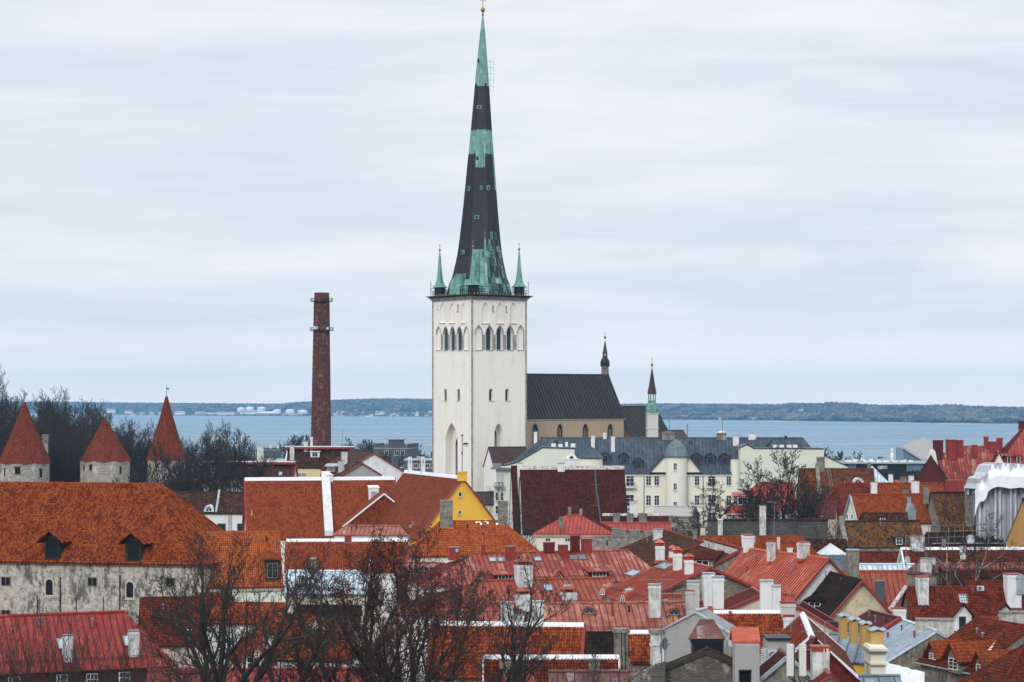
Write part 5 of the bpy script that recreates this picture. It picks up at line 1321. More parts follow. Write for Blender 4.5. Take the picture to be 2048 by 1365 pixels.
for u, v in ((953, 1045), (959, 1044), (962, 1049), (971, 1043), (975, 1047), (994, 1049)):
    p, nn, rt = oh_.hit(u, v, 'F'); m.box(p+nn*.05, .3, .4, .04, rt, nn.cross(rt), nn)
m.build('mortar_patch', M_RIDGEW, oh_.root)
# ================================================================== far left-middle: low buildings before the sea
fl_ = H('flat_red_edge_house', 'low brown roofed building with red parapet and tall white chimney at left', (405, 930, 590, 0), 470, yaw=-3, pitch=40, ev=(500, 962), zg=9, roof=T_BRN, wall=M_WHITE, o=.3, verge=M_TRIMR)
fl_.chimney(520, 892, 12, 932, mat=M_WHITEC); fl_.chimney(424, 930, 10, 955, mat=M_WHITEC); fl_.skylight(561, 948, 7, 8); 
m = MB(); m.box(fl_.W(fl_.L/2, 0, .12), fl_.L, 1.6, .5, fl_.d, fl_.n); m.build('parapet', M_TRIMR, fl_.root)
m = MB(); m.box(fl_.W(fl_.L/2, -.3, .62), fl_.L, 2.2, .16, fl_.d, fl_.n); m.build('parapet_cap', M_TRIMW, fl_.root)
cr = H('curved_brown_roof_house', 'cream house with long brown roof, red parapet edge and white dormer', (576, 899, 702, 0), 500, yaw=-4, pitch=58, ev=(650, 936), zg=9, roof=T_BRN, wall=M_CREAMY, o=.3, verge=M_TRIMW)
m = MB(); m.box(cr.W(cr.L/2, 0, .1), cr.L+1, 2.2, .45, cr.d, cr.n); m.build('parapet', M_TRIMR, cr.root)
m = MB(); m.box(cr.W(cr.L/2, -.2, .55), cr.L+1.4, 2.8, .16, cr.d, cr.n); m.build('parapet_cap', M_TRIMW, cr.root)
cr.dormer(630, 915, 18, 14, 'shed', wall=M_TRIMW, roof=M_TRIMW, nx=2, ny=1); cr.chimney(584, 891, 9, 920, mat=M_WHITEC); cr.chimney(612, 883, 8, None, 'R', mat=M_WHITEC); cr.chimney(623, 874, 5, None, 'R', mat=M_PANEL, cap=None, name='antenna_panel')
for u in (599, 608): cr.win(u, 950, 8, 7, nx=3, ny=2)
wg = H('white_gable_house', 'white gabled house with brown roof and red verge right of smokestack foot', (747, 906, 706, 898), 452, eg=(676, 950), zg=9, roof=T_BRN, wall=M_WHITE, o=.2, verge=M_TRIMR, vt=.2)
wg.chimney(689, 904, 13, 930, mat=M_WHITEC, capm=M_TRIMR); 
h = H('grey_gable_house', 'small grey plastered gable with red verge before the white gable', (724, 926, 712, 924), 425, eg=(684, 951), zg=9, roof=T_BRN, wall=M_GRYP, o=.2, verge=M_TRIMR)
h.chimney(683, 923, 13, 944, mat=M_WHITEC, capm=M_TRIMR)
h = H('low_brown_house', 'low brown roof with row of small metal vents left of the white gable', (646, 932, 700, 0), 440, yaw=-3, pitch=35, ev=(660, 955), zg=9, roof=T_BRN, wall=M_WHITE, o=.2)
h.dormer(662, 944, 20, 14, 'shed', wall=M_TRIMR, roof=M_ZINC, nx=4, ny=1)
h = H('brown_yard_house', 'dull brown tiled house with white band between granary and great red roof', (352, 985, 506, 0), 372, yaw=-2, pitch=44, ev=(420, 1027), zg=10, roof=T_BRN, wall=M_WHITE, o=.3, ridge=T_BRN)
h.dormer(418, 1024, 16, 12, 'eye', wall=M_TRIMW, roof=M_TRIMW, gw=M_DARKIN); firewall(h, 432, 4, 985, 1025, M_ZINC, up=.2)
for u in (443, 483): h.win(u, 1056, 17, 17, nx=1, ny=1, gm=M_GLASS, fm=M_GRYP, sill=False)
m = MB()
for x in (457.5, 463):
    a, nn, rt = h.hit(x, 1066, 'WF'); b, _, _ = h.hit(x, 1020, 'WF'); m.bar(a+nn*.12, b+nn*.12, .03)
for v in range(1032, 1066, 4): a, nn, rt = h.hit(457.5, v, 'WF'); b, _, _ = h.hit(463, v, 'WF'); m.bar(a+nn*.12, b+nn*.12, .025)
m.build('ladder', M_IRON, h.root)
h = H('white_wall_yard_house', 'white walled yard building with sloping red roof edge, behind trees', (398, 957, 372, 950), 412, eg=(432, 982), zg=10, roof=T_RBR, wall=M_WHITE, o=.2, verge=M_TRIMR)
h = H('small_brown_gable', 'small brown tiled roof right of the slim wall tower', (352, 965, 402, 0), 405, yaw=20, pitch=40, ev=(380, 984), zg=10, roof=T_RBR, wall=M_WHITE, o=.2)
h = H('white_yard_block', 'pale low yard block with grey roof behind the trees left of great red roof', (430, 962, 486, 0), 425, yaw=0, pitch=25, ev=(460, 972), zg=10, roof=M_RUSTG, wall=M_WHITE, o=.2)
h = H('distant_grey_block', 'dark distant block with roof plant left of the smokestack', (522, 897, 560, 0), 640, yaw=0, pitch=20, ev=(540, 903), zg=6, roof=M_SLATE, wall=M_DGRY, o=.2)
h.chimney(541, 891, 3, None, 'R', mat=M_TRIMW, cap=None, name='roof_vent'); h.chimney(556, 892, 3, None, 'R', mat=M_TRIMW, cap=None, name='roof_vent')
h = H('distant_white_annex', 'white roof boxes behind the red parapet left of the smokestack', (528, 918, 572, 0), 520, yaw=0, pitch=30, ev=(550, 930), zg=6, roof=M_ZINC, wall=M_WHITE, o=.2)

# ================================================================== WHITE APARTMENT BLOCK
ap = H('apartment_block', 'long cream apartment block with slate blue metal roof beside the church', (1083, 876, 1606, 0), 440, cat='apartment block', yaw=-1.5, pitch=42, ev=(1300, 948), zg=9, roof=M_SLATE, wall=M_CREAM, o=.35, cornice=M_TRIMW, hip=(0, 5), sp=.75)
for u, vb in ((1210.5, 926), (1247.5, 927), (1277, 937), (1393.5, 927), (1421.5, 928), (1449.5, 928)):
    ap.dormer(u, vb, 18, 22, 'gable', wall=M_SLATE, roof=M_SLATE, trim=M_DGRY, pitch=32, oh=.3, nx=2, ny=2, wh=.7, ww=.55)
for u, vt, w_, vb in ((1186, 871, 8, 897), (1226, 873, 8, 905)): ap.chimney(u, vt, w_, vb, mat=M_WHITE, cap='slab', capm=M_BLACK)
for u, vt, w_ in ((1209.5, 865.5, 7), (1071, 864, 7), (1502, 867, 11), (1507, 868, 9)): ap.chimney(u, vt, w_, None, 'R', mat=M_WHITE)
ap.chimney(1337, 866, 26, None, 'R', mat=M_OLD, cap='box', dr=.4); ap.chimney(1443, 866, 19, None, 'R', mat=S_CHIM, cap='box', dr=.5, capm=M_TRIMW)
ap.chimney(1472, 873, 12, 893, mat=M_WHITE, capm=M_BLACK)
for u, v, w_, h_ in ((1112, 886, 12, 12), (1285, 905, 7, 9), (1381, 887, 12, 12)): ap.skylight(u, v, w_, h_, glass=M_BLACK)
# gabled bay with round turret
gb = MB(); k = 436/F; A, B, C = P(1300, 945, 431.2), P(1402, 945, 431.2), P(1354, 886, 431.2)
gb.prism([A, B, C], (0, 6.5, 0)); bay = gb.build('gable_bay', M_CREAM, ap.root)
rm = MB(); e = Vector((0, -.3, .1))
for a, c in ((A, C), (B, C)): roof_face(rm, [a+e+(a-c)*.02, c+e, c+Vector((0, 8, .1)), a+Vector((0, 8, .1))+(a-c)*.02], 0, 'seam', .75)
rm.build('gable_roof', M_SLATE, bay)
def apwin(u, v, w_, h_, Y, nx=2, ny=3, door=False, balcony=False, par=None):
    p = P(u, v, Y); window(par or ap.root, p, Vector((0, -1, 0)), Vector((1, 0, 0)), w_*Y/F, h_*Y/F, nx, ny, M_TRIMW, False, True)
tw = MB(); cx = P(1353, 1000, 430); r = 21*430/F; zt = CZ-(914-V0)*430/F
tw.lathe(Vector((cx.x, cx.y+r*.35, 9)), [(r, 0), (r, zt-9)], 20); tu_ = tw.build('round_stair_tower', M_CREAM, ap.root)
tw = MB(); q = Vector((cx.x, cx.y+r*.35, zt)); tw.lathe(q, [(r*1.14, -.1), (r*1.15, .15), (r*1.05, .9), (r*.8, 2.0), (r*.45, 2.9), (0, 3.5)], 20); 
for i in range(20):
    a = 2*math.pi*i/20
    for (r0, z0), (r1, z1) in (((r*1.15, .15), (r*1.05, .9)), ((r*1.05, .9), (r*.8, 2.0)), ((r*.8, 2.0), (r*.45, 2.9)), ((r*.45, 2.9), (0.05, 3.5))): tw.bar(q+Vector((r0*math.cos(a), r0*math.sin(a), z0)), q+Vector((r1*math.cos(a), r1*math.sin(a), z1)), .04, 3)
tw.build('dome', metal('dome_grey_green', (.13, .17, .19), (.2, .25, .27)), tu_)
for v in (933, 973, 1010):
    window(tu_, Vector((cx.x-.35, cx.y+r*.35-r*.985, CZ-(v-V0)*430/F)), Vector((-.1, -1, 0)).normalized(), Vector((1, -.1, 0)).normalized(), .65, 1.35, 2, 2, M_TRIMW)
yf = ap.W(0, ap.wW, 0).y
for rowv in (961, 1001, 1036):
    for u in (1297, 1313.5, 1394, 1457.5, 1474):
        p, nn, rt = ap.hit(u, rowv, 'WF'); window(ap.root, p, nn, rt, .95, 1.95, 2, 3, M_TRIMW)
    for u in (1260, 1423.5):
        p, nn, rt = ap.hit(u, rowv, 'WF'); window(ap.root, p, nn, rt, 1.5, 2.2, 2, 3, M_TRIMW)
        z = Vector((0, 0, 1)); s_ = MB(); q = p-z*1.5+nn*.5; s_.box(q, 2.3, 1.1, .14, rt, nn); b_ = s_.build('balcony', M_TRIMW, ap.root)
        s_ = MB(); f0 = q+nn*.5+z*.15
        for i in range(14): s_.bar(f0+rt*(-1.1+i*.169), f0+rt*(-1.1+i*.169)+z*.85, .02)
        s_.bar(f0-rt*1.1+z*.9, f0+rt*1.1+z*.9, .035)
        for sg in (-1, 1): s_.bar(f0+rt*1.1*sg+z*.9, f0+rt*1.1*sg-nn*.95+z*.9, .035); s_.bar(f0+rt*1.1*sg+z*.5, f0+rt*1.1*sg-nn*.95+z*.5, .02)
        s_.build('railing', M_BLACK, b_)
for u in (1288, 1335, 1406):
    m = MB(); a, nn, rt = ap.hit(u, 948, 'WF'); m.bar(Vector((a.x, a.y, 9))+nn*.12, a+nn*.12, .07, 6); m.build('drain_pipe', M_DGRY, ap.root)
# left pale wing with stepped top
lw = thing('pale_green_wing', 'blank pale green wall of the apartment wing under slate blue roof', 'building', P(1110, 940, 425))
m = MB(); Y = 424
m.prism([P(1008, 1100, Y), P(1204, 1100, Y), P(1204, 921, Y), P(1149, 921, Y), P(1149, 899, Y), P(1085, 897, Y), P(1036, 926, Y), P(1008, 934, Y)], (0, 9, 0)); m.build('wall', M_PGRN, lw)
m = MB()
for a, b in ((P(1204, 921, Y), P(1149, 921, Y)), (P(1151, 898, Y), P(1085, 896.5, Y)), (P(1085, 896.5, Y), P(1036, 925, Y)), (P(1036, 925, Y), P(1008, 933, Y))): m.prism([a+Vector((0, -.15, 0)), b+Vector((0, -.15, 0)), b+Vector((0, -.15, .22)), a+Vector((0, -.15, .22))], (0, 9.3, 0))
m.build('coping', M_SLATE, lw)
m = MB(); roof_face(m, [P(1000, 945, Y+1), P(1083, 876.5, Y+9), P(1094, 880, Y+9), P(1036, 926, Y+1)], 0, 'seam'); m.build('roof', M_SLATE, lw)
tw = MB(); q = P(1182, 918, 420); r = 24*420/F; tw.lathe(Vector((q.x, q.y+r, 20)), [(r, 0), (r, q.z-20)], 16); t2 = tw.build('round_bay', M_CREAM, lw)
tw = MB(); q = Vector((q.x, q.y+r, q.z)); tw.lathe(q, [(r*1.1, 0), (r*1.1, .2), (r*.75, .9), (r*.35, 1.7), (0, 2.5)], 16); tw.build('dome', M_SLATE, t2)
for (u, v, w_) in ((1107, 893, 9), (1121, 894, 8), (1133, 890, 5), (1146, 893, 9)): m = MB(); m.box(P(u, v+4, Y-.1+3), w_*Y/F, 1.2, .9); m.build('roof_box', M_TRIMW, lw); 
mm = thing('white_arched_chimney', 'white chimney block with round arch top above the maroon roof', 'chimney', P(1141, 935, 400))
m = MB(); q = P(1143, 940, 400); m.box(q, 2.5, 1.5, 1.9); N = 8; m.prism([q+Vector((1.0*math.cos(math.pi*i/N), 0, 1.9+1.0*math.sin(math.pi*i/N))) for i in range(N+1)], (0, 1.2, 0)); m.box(q+Vector((0, 0, 1.85)), 2.8, 1.7, .15); m.build('chimney_block', M_WHITE, mm)
m = MB(); m.prism([q+Vector((.4*math.cos(math.pi*i/N), -.03, 2.0+.5*math.sin(math.pi*i/N))) for i in range(N+1)], (0, .05, 0)); m.build('opening', M_DARKIN, mm)
# right pale firewall block
rw = thing('pale_firewall_block', 'blank pale cream side wall block at the right end of the slate roofs', 'building', P(1560, 950, 428))
m = MB(); Y = 427; m.prism([P(1481, 1100, Y), P(1648, 1100, Y), P(1648, 899, Y), P(1507, 898, Y), P(1494, 891, Y), P(1481, 896, Y)], (0, 8, 0))
m.prism([P(1649, 1100, Y+1), P(1700, 1100, Y+1), P(1700, 936, Y+1), P(1649, 913, Y+1)], (0, 6, 0)); m.build('wall', M_PGRN, rw)
m = MB()
for a, b in ((P(1648, 899, Y), P(1507, 898, Y)), (P(1507, 898, Y), P(1494, 890.5, Y)), (P(1494, 890.5, Y), P(1478, 897, Y)), (P(1702, 937, Y+1), P(1649, 913, Y+1))): m.prism([a+Vector((0, -.15, 0)), b+Vector((0, -.15, 0)), b+Vector((0, -.15, .2)), a+Vector((0, -.15, .2))], (0, 8.3, 0))
m.build('coping', M_SLATE, rw)
q = P(1471, 918, 432); r = 10*432/F; m = MB(); m.lathe(Vector((q.x, q.y, 9)), [(r, 0), (r, q.z-9)], 14); t2 = m.build('round_bay', M_CREAM, rw); m = MB(); m.lathe(q, [(r*1.2, 0), (r*1.2, .15), (r*.95, .8), (r*.5, 1.6), (0, 2.1)], 14); m.build('dome', M_SLATE, t2)
for u in (1550, 1563, 1578, 1590):
    q = P(u, 897, Y+4); m = MB(); m.box(q, .8, 1.6, .65); b_ = m.build('roof_box', M_TRIMW, rw)
rt_ = H('slate_corner_roof', 'dark slate blue end roof with black stack right end of apartment block', (1548, 877, 1578, 0), 434, yaw=0, pitch=38, ev=(1560, 905), hipu=(1530, 1618), zg=20, roof=M_SLATE, wall=M_PGRN, o=.2)
rt_.chimney(1571.5, 872, 5, None, 'R', mat=M_BLACK, cap=None)
# bay-fronted house at the church foot
h = thing('bay_fronted_house', 'narrow white house front with stacked bay windows at the church foot', 'house', P(1000, 1000, 405))
m = MB(); m.prism([P(988, 1100, 405), P(1022, 1100, 405), P(1022, 938, 405), P(992, 938, 405), P(992, 966, 405), P(988, 966, 405)], (0, 14, 0)); m.build('wall', M_PGRN, h)
for i in range(5): p = P(994.5+i*2.7, 960, 404.9); window(h, p, Vector((0, -1, 0)), Vector((1, 0, 0)), .17, 2.3, 1, 1, M_TRIMW, False, False)
m = MB(); m.box(P(998, 975, 404.2), 1.9, 1., .18); b_ = m.build('balcony', M_TRIMG, h); m = MB()
for i in range(9): a = P(990.5+i*2, 975, 403.9); m.bar(a, a+Vector((0, 0, .9)), .03)
m.bar(P(990, 965.5, 403.9), P(1007, 965.5, 403.9), .04); m.build('railing', M_BLACK, b_)
for v in (993, 1020): 
    for u in (993.5, 1004): window(h, P(u, v, 404.9), Vector((0, -1, 0)), Vector((1, 0, 0)), .5, 1.5, 1, 2, M_TRIMW, False, True)
m = MB(); m.box(P(1004, 939, 404.6), 4.2, 1.4, .35); m.box(P(994, 939, 404.6), 1.6, 1.2, 1.1); m.build('eaves_ornament', M_TRIMG, h)

# ================================================================== MIDDLE
mr = H('maroon_steep_house', 'steep dark maroon tiled roof with patchy white ridge before apartment block', (1041, 934, 1247, 0), 372, yaw=4, pitch=60, ev=(1150, 1068), zg=11, roof=T_MAR, wall=M_WHITE, ridge=M_RIDGEP, o=.2, og=.15, cat='house')
mr.chimney(1122, 927, 15, None, 'R', mat=M_WHITE, capm=M_TRIMG); mr.chimney(1041, 927, 8, None, 'R', mat=M_WHITE, capm=M_DGRY)
m = MB(); a, nn, rt = mr.hit(1191, 945, 'F'); pts = [mr.hit(u, v, 'F')[0]+nn*.1 for u, v in ((1190, 940), (1193, 985), (1196, 1000), (1202, 1050))]
for a, b in zip(pts, pts[1:]): m.bar(a, b, .12)
m.build('roof_joint', M_DGRY, mr.root)
h = H('narrow_maroon_house', 'narrow sliver of dark tiled roof left of the maroon roof firewall', (1023, 933, 1033, 0), 376, yaw=4, pitch=62, ev=(1028, 1068), zg=11, roof=T_MAR, wall=M_WHITE, o=.1, og=.1)
h = H('low_maroon_house', 'low maroon tiled roof with patchy white ridge right of the maroon steep roof', (1207, 1029, 1335, 0), 362, yaw=0, pitch=45, ev=(1270, 1046), zg=11, roof=T_MAR, wall=M_OLD, ridge=M_RIDGEP, o=.2)
for u, w_ in ((1233, 13), (1260, 12), (1286, 16)): h.chimney(u, 1028, w_, 1044, mat=M_OLD, cap='slab')
h.chimney(1267, 1003, 15, None, 'R', mat=M_WHITE)
rr_ = H('rusty_roof_house', 'long low rusty red metal roof with a row of old stone chimneys', (1203, 1046, 1340, 0), 350, yaw=0, pitch=30, ev=(1270, 1062), zg=11, roof=metal('metal_rusty_red', (.33, .035, .02), (.40, .12, .09), .5, .7, rust=(.17, .045, .025)), wall=M_OLD, o=.2)
h = thing('chimney_row', 'row of low beige stone chimneys behind the rusty shingle roof', 'chimney row', P(1260, 1078, 335))
for u, w_, v0_, v1_ in ((1231, 15, 1058, 1080), (1245, 12, 1060, 1080), (1269, 20, 1062, 1080), (1300, 22, 1064, 1080)):
    m = MB(); q = P(u, v1_, 335); m.box(q-Vector((0, 0, 8)), w_*335/F, 1.1, (v1_-v0_)*335/F+8); c_ = m.build('chimney', M_OLD, h); m = MB(); m.box(q+Vector((0, 0, (v1_-v0_)*335/F)), w_*335/F+.14, 1.2, .08); m.build('cap', M_TRIMG, c_)
sw = H('grey_wall_house', 'grey rubble wall with sloping top below the apartment windows', (1313, 1013, 1390, 0), 395, yaw=-20, pitch=30, ev=(1350, 1032), zg=10, roof=M_GRYP, wall=S_LIME, o=.1, cat='wall')
pr_ = H('red_pyramid_house', 'cream house with corniced top and bright red low pyramid metal roof', (1134, 1030, 1160, 0), 344, yaw=-6, pitch=26, ev=(1150, 1068), hipu=(1066, 1228), zg=11, roof=M_BRT, wall=M_CREAM, o=.5, cornice=M_TRIMC)
pr_.chimney(1122, 1034, 8, 1060, mat=M_OLD, cap=None); pr_.chimney(1139, 1014, 7, None, 'R', mat=M_OLD, cap=None); pr_.chimney(1162, 1018, 6, None, 'R', mat=M_OLD, cap=None)
for u in (1096, 1135): pr_.win(u, 1080, 10, 7, nx=2, ny=1, sill=False)
m = MB()
for i in range(38): 
    p, nn, rt = pr_.hit(1078+i*4, 1073, 'WF'); m.box(p, .17, .14, .25, rt, nn)
m.build('bracket_frieze', M_TRIMC, pr_.root)
gs = H('shingle_house', 'house with worn grey and rusty metal shingle hip roof', (1190, 1074, 1262, 0), 300, yaw=-4, pitch=35, ev=(1230, 1118), hipu=(1150, 1330), zg=12, roof=M_RUSTG, wall=M_OLD, o=.3, rk='flat')
u1_ = H('dark_tiled_house', 'dark brown tiled roof with white chimney behind the capped red chimneys', (1405, 1084, 1330, 1061), 268, eg=(1290, 1132), zg=12, roof=T_BRN, wall=M_OLD, o=.2, verge=T_OR2, ridge=T_OR2)
u1_.chimney(1317, 1059, 18, 1080, mat=M_WHITEC); u1_.chimney(1390, 1062, 8, None, 'R', mat=M_OLD)
u2_ = H('brown_tiled_house', 'brown tiled roof with worn white strip below its ridge, middle distance', (1484, 1098, 1412, 1078), 252, eg=(1382, 1152), zg=12, roof=T_BRN, wall=M_OLD, o=.2, ridge=T_OR2, verge=M_TRIMR)
p0 = u2_; m = MB(); 
for i in range(30): m.box(u2_.W(.3+i*u2_.L/31, .9, -.9*u2_.tan+.05), .22, 1.1, .08, u2_.d, (u2_.n*u2_.w-Vector((0, 0, u2_.rise))).normalized(), u2_.nf)
m.build('white_ridge_tiles', M_RIDGEP, u2_.root)
u2_.dormer(1405, 1140, 40, 26, 'shed', wall=M_OLD, roof=T_RBR, nx=2, ny=1, gw=M_DARKIN, dirn=-110)
vr = H('orange_hip_row_house', 'long orange tiled hip roof with white chimneys in the middle distance', (1400, 1073, 1600, 0), 290, yaw=0, pitch=45, ev=(1500, 1124), hipu=(None, 1648), zg=12, roof=T_OR2, wall=M_WHITE, o=.3)
vr.chimney(1495, 1070, 22, 1098, mat=M_WHITE, capm=M_TRIMR); vr.chimney(1580, 1098, 11, 1108, mat=M_WHITE, capm=M_TRIMW); vr.chimney(1509, 1072, 3, 1087, mat=M_PANEL, cap=None, name='antenna_panel')
h = H('dark_tiled_wall_house', 'strip of dark tiled roof behind the orange hip roof', (1612, 1080, 1690, 0), 300, yaw=0, pitch=45, ev=(1650, 1104), zg=12, roof=T_BRN, wall=M_OLD, o=.2)
gw_ = thing('garden_wall', 'long dark stone garden wall behind the middle orange roofs', 'wall', P(1520, 1075, 318))
m = MB(); m.box(P(1535, 1100, 318), 240*318/F, .8, 58*318/F); m.build('wall', S_GARD, gw_); m = MB(); m.box(P(1535, 1042, 318), 241*318/F, 1.1, .3); m.build('coping', T_BRN, gw_)
g2 = thing('garden_wall', 'dark inner stone wall with arches behind the bare tree trunks', 'wall', P(1590, 1060, 330))
m = MB(); m.box(P(1560, 1100, 330), 120*330/F, .8, 62*330/F); m.build('wall', S_GARD, g2)
ck, c_, ax_, ay_, zt_ = boxthing('white_chimney', 'tall white flaking chimney standing before the garden wall', 'chimney', 1526, 1011, 1078, 12.5, 316, .9, M_WHITEC, zb=16); m = MB(); m.box(Vector((c_.x, c_.y, zt_)), 1.1, 1.1, .1); m.lathe(Vector((c_.x, c_.y, zt_+.1)), [(.22, 0), (.22, .5)], 8); m.build('cap', M_BLACK, ck)
ck, c_, ax_, ay_, zt_ = boxthing('white_chimney', 'slim white chimney before the garden wall, left of the tall one', 'chimney', 1441, 1040, 1078, 9, 314, .8, M_WHITEC, zb=16); m = MB(); m.box(Vector((c_.x, c_.y, zt_)), .8, .9, .08); m.build('cap', M_TRIMW, ck)
ck, c_, ax_, ay_, zt_ = boxthing('stone_chimney', 'short pinkish chimney at the left end of the garden wall', 'chimney', 1406, 1056, 1078, 9, 300, .8, M_PINKP, zb=16); m = MB(); m.box(Vector((c_.x, c_.y, zt_)), .8, .9, .08); m.build('cap', M_TRIMR, ck)
sl = thing('street_lamp', 'slim grey street lamp with bent arm before the bare trees', 'street lamp', P(1545, 1080, 305))
m = MB(); a = P(1543, 1080, 305); a.z = 13; b = P(1549, 1006, 305); m.bar(a, b, .09, 6, r2=.05); m.bar(b, b+Vector((-.6, 0, .15)), .04); m.box(b+Vector((-.75, 0, .1)), .5, .25, .1); m.build('pole', M_IRON, sl)
yr = H('yellow_house', 'yellowish house with bright red metal roof and long dormer behind bare trees', (1518, 966, 1586, 0), 372, yaw=-6, pitch=40, ev=(1520, 1028), hipu=(1448, 1596), zg=11, roof=M_BRT, wall=M_CREAMY, o=.4, gutter=M_TRIMW)
yr.dormer(1490, 1012, 46, 24, 'shed', wall=M_OLD, roof=M_BRT, nx=3, ny=1, gw=M_DARKIN)
for u in (1463, 1481, 1492): yr.win(u, 1036, 5, 7, nx=2, ny=2)
h = H('blue_shed', 'small pale blue metal roofed shed between the bare tree trunks', (1540, 1030, 1590, 0), 352, yaw=-12, pitch=35, ev=(1565, 1046), zg=11, roof=M_BLUE, wall=M_WHITE, o=.2)
# right-middle group
my = H('mossy_stone_gable_house', 'mossy mustard tiled roof with ruined stone chimney stack and ladder', (1600, 938, 1745, 0), 388, yaw=-1, pitch=52, ev=(1690, 1045), zg=11, roof=T_MUS2, wall=M_OLD, o=.3, ridge=T_MUS2)
firewall(my, 1640, 8, 920, 1000, M_OLD, 'stone_parapet', up=.7); my.chimney(1641, 914, 15, None, 'R', mat=M_OLD, cap=None, dr=.6)
m = MB(); 
for x in (1654, 1659):
    pts = [my.hit(x+(v-935)*.17, v, 'F')[0]+my.nf*.12 for v in (935, 985)]; m.bar(pts[0], pts[1], .05)
for v in range(938, 985, 5): m.bar(my.hit(1654+(v-935)*.17, v, 'F')[0]+my.nf*.12, my.hit(1659+(v-935)*.17, v, 'F')[0]+my.nf*.12, .04)
m.build('roof_ladder', M_WOODG, my.root)
h = H('silver_roof_house', 'small house with silvery hip roof right of the mossy tiled roof', (1740, 934, 1746, 0), 405, yaw=-8, pitch=33, ev=(1755, 965), hipu=(1722, 1777), zg=11, roof=M_BLUE, wall=M_WHITE, o=.3)
h.chimney(1738, 926, 8, None, 'R', mat=M_OLD)
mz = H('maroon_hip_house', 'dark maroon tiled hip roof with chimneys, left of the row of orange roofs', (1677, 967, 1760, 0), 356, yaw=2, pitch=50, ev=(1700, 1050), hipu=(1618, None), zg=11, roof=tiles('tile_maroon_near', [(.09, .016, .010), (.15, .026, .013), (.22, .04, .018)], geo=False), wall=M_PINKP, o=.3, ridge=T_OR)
mz.dormer(1648, 1020, 18, 16, 'shed', wall=M_OLD, roof=T_BRN, gw=M_DARKIN)
h = H('pink_walled_house', 'pinkish walled house with dark red sloped roof behind bare branches', (1632, 1005, 1672, 0), 346, yaw=-15, pitch=50, ev=(1650, 1036), zg=11, roof=M_MAR, wall=M_PINKP, o=.2)
for v in (1030, 1068): h.win(1644, v+10, 4, 14, nx=1, ny=3)
ao = H('orange_row_house', 'long orange tiled roof with two white chimneys and half-round attic window', (1755, 967, 1884, 0), 352, yaw=-1, pitch=48, ev=(1800, 1040), zg=11, roof=T_REDF, wall=M_WHITE, o=.3, ridge=T_OR)
ao.chimney(1748.5, 965, 12, 992, mat=M_WHITE, cap='slab', capm=M_TRIMR); ao.chimney(1831, 963, 15, 992, mat=M_WHITE, capm=M_TRIMR); ao.chimney(1811, 981, 14, 991, mat=M_OLD)
h = H('half_round_window_house', 'brown roof peeking behind the orange row with half-round white window', (1690, 951, 1740, 0), 372, yaw=0, pitch=40, ev=(1715, 968), zg=11, roof=T_MUS2, wall=M_WHITE, o=.2)
h.dormer(1716, 967, 18, 9, 'eye', wall=M_TRIMW, roof=M_TRIMW, gw=M_DARKIN)
for (u, vt, w_, lb) in ((1782, 949, 8, 'small white chimney with red foot behind the orange row'), (1808, 955, 12, 'mossy square chimney behind the orange row of roofs'), (1823, 952, 10, 'white chimney left of the tall white Dutch gable')):
    ck, c_, ax_, ay_, zt_ = boxthing('roof_chimney', lb, 'chimney', u, vt, 975, w_, 385, .8, M_OLD if u == 1808 else M_WHITE, zb=20, pname='stack'); m = MB(); m.box(Vector((c_.x, c_.y, zt_)), w_*385/F+.12, 1., .08); m.build('cap', M_TRIMR, ck)
h = H('white_low_house', 'low white building with pinkish roof behind the orange row', (1785, 962, 1850, 0), 392, yaw=0, pitch=30, ev=(1810, 972), zg=11, roof=M_PINK, wall=M_WHITE, o=.2)
cg = H('cream_gable_orange_house', 'orange tiled house with cream gable at left and blue-grey flashing', (1703, 990, 1885, 0), 330, yaw=14, pitch=55, ev=(1780, 1047), zg=11, roof=T_OR2, wall=M_CREAM, o=.3, verge=M_ZINC, og=.25)
for u in (1695, 1705): cg.win(u, 1034, 3, 9, 'W1', nx=1, ny=2)
cg.chimney(1819, 995, 8, 1008, mat=M_ZINC)
cg.dormer(1824, 1040, 17, 33, 'gable', wall=M_ZINC, roof=M_ZINC, oh=.05, nx=1, ny=1, ww=.02, wh=.02, pitch=60, name='metal_dormer')
h = H('brown_lean_house', 'low mossy brown roof below the cream gabled orange house', (1724, 1027, 1812, 0), 318, yaw=2, pitch=45, ev=(1760, 1046), zg=11, roof=T_BRN, wall=M_OLD, o=.2)
h.dormer(1765, 1043, 14, 12, 'shed', wall=M_OLD, roof=T_BRN, gw=M_DARKIN)
mu = H('mustard_tiled_house', 'mottled mustard tiled roof with stone gable edge, lower of the two', (1692, 1043, 1838, 0), 303, yaw=8, pitch=52, ev=(1760, 1094), zg=12, roof=T_MUS, wall=M_OLD, o=.2, og=.1, ridge=T_BRN)
mu.dormer(1798, 1091, 20, 22, 'shed', wall=M_WOODD, roof=T_MUS, gw=M_DARKIN); firewall(mu, 1692, 9, 1035, 1090, M_OLD, 'stone_parapet', up=.5)
m2_ = H('big_mustard_house', 'large mottled mustard tiled roof with tall stone chimney and grey gable', (1863, 986, 1990, 0), 330, yaw=15, pitch=56, ev=(1930, 1064), zg=11, roof=T_MUS, wall=M_OLD, o=.3, og=.12, ridge=T_DRK)
m2_.chimney(1938.5, 992, 13, 1052, mat=M_OLD, cap='wide', capm=M_DGRY, dr=.6); m2_.chimney(1852, 974, 10, None, 'R', mat=M_OLD, cap='wide', capm=M_DGRY); m2_.chimney(1942, 980, 13, None, 'R', mat=M_OLD)
m = MB(); z = Vector((0, 0, 1))
for v, dz in ((1048, 0), (1060, 0), (1071, 0)):
    a = P(1855, v+5, 318); b = P(1998, v, 318); m.bar(a, b, .05)
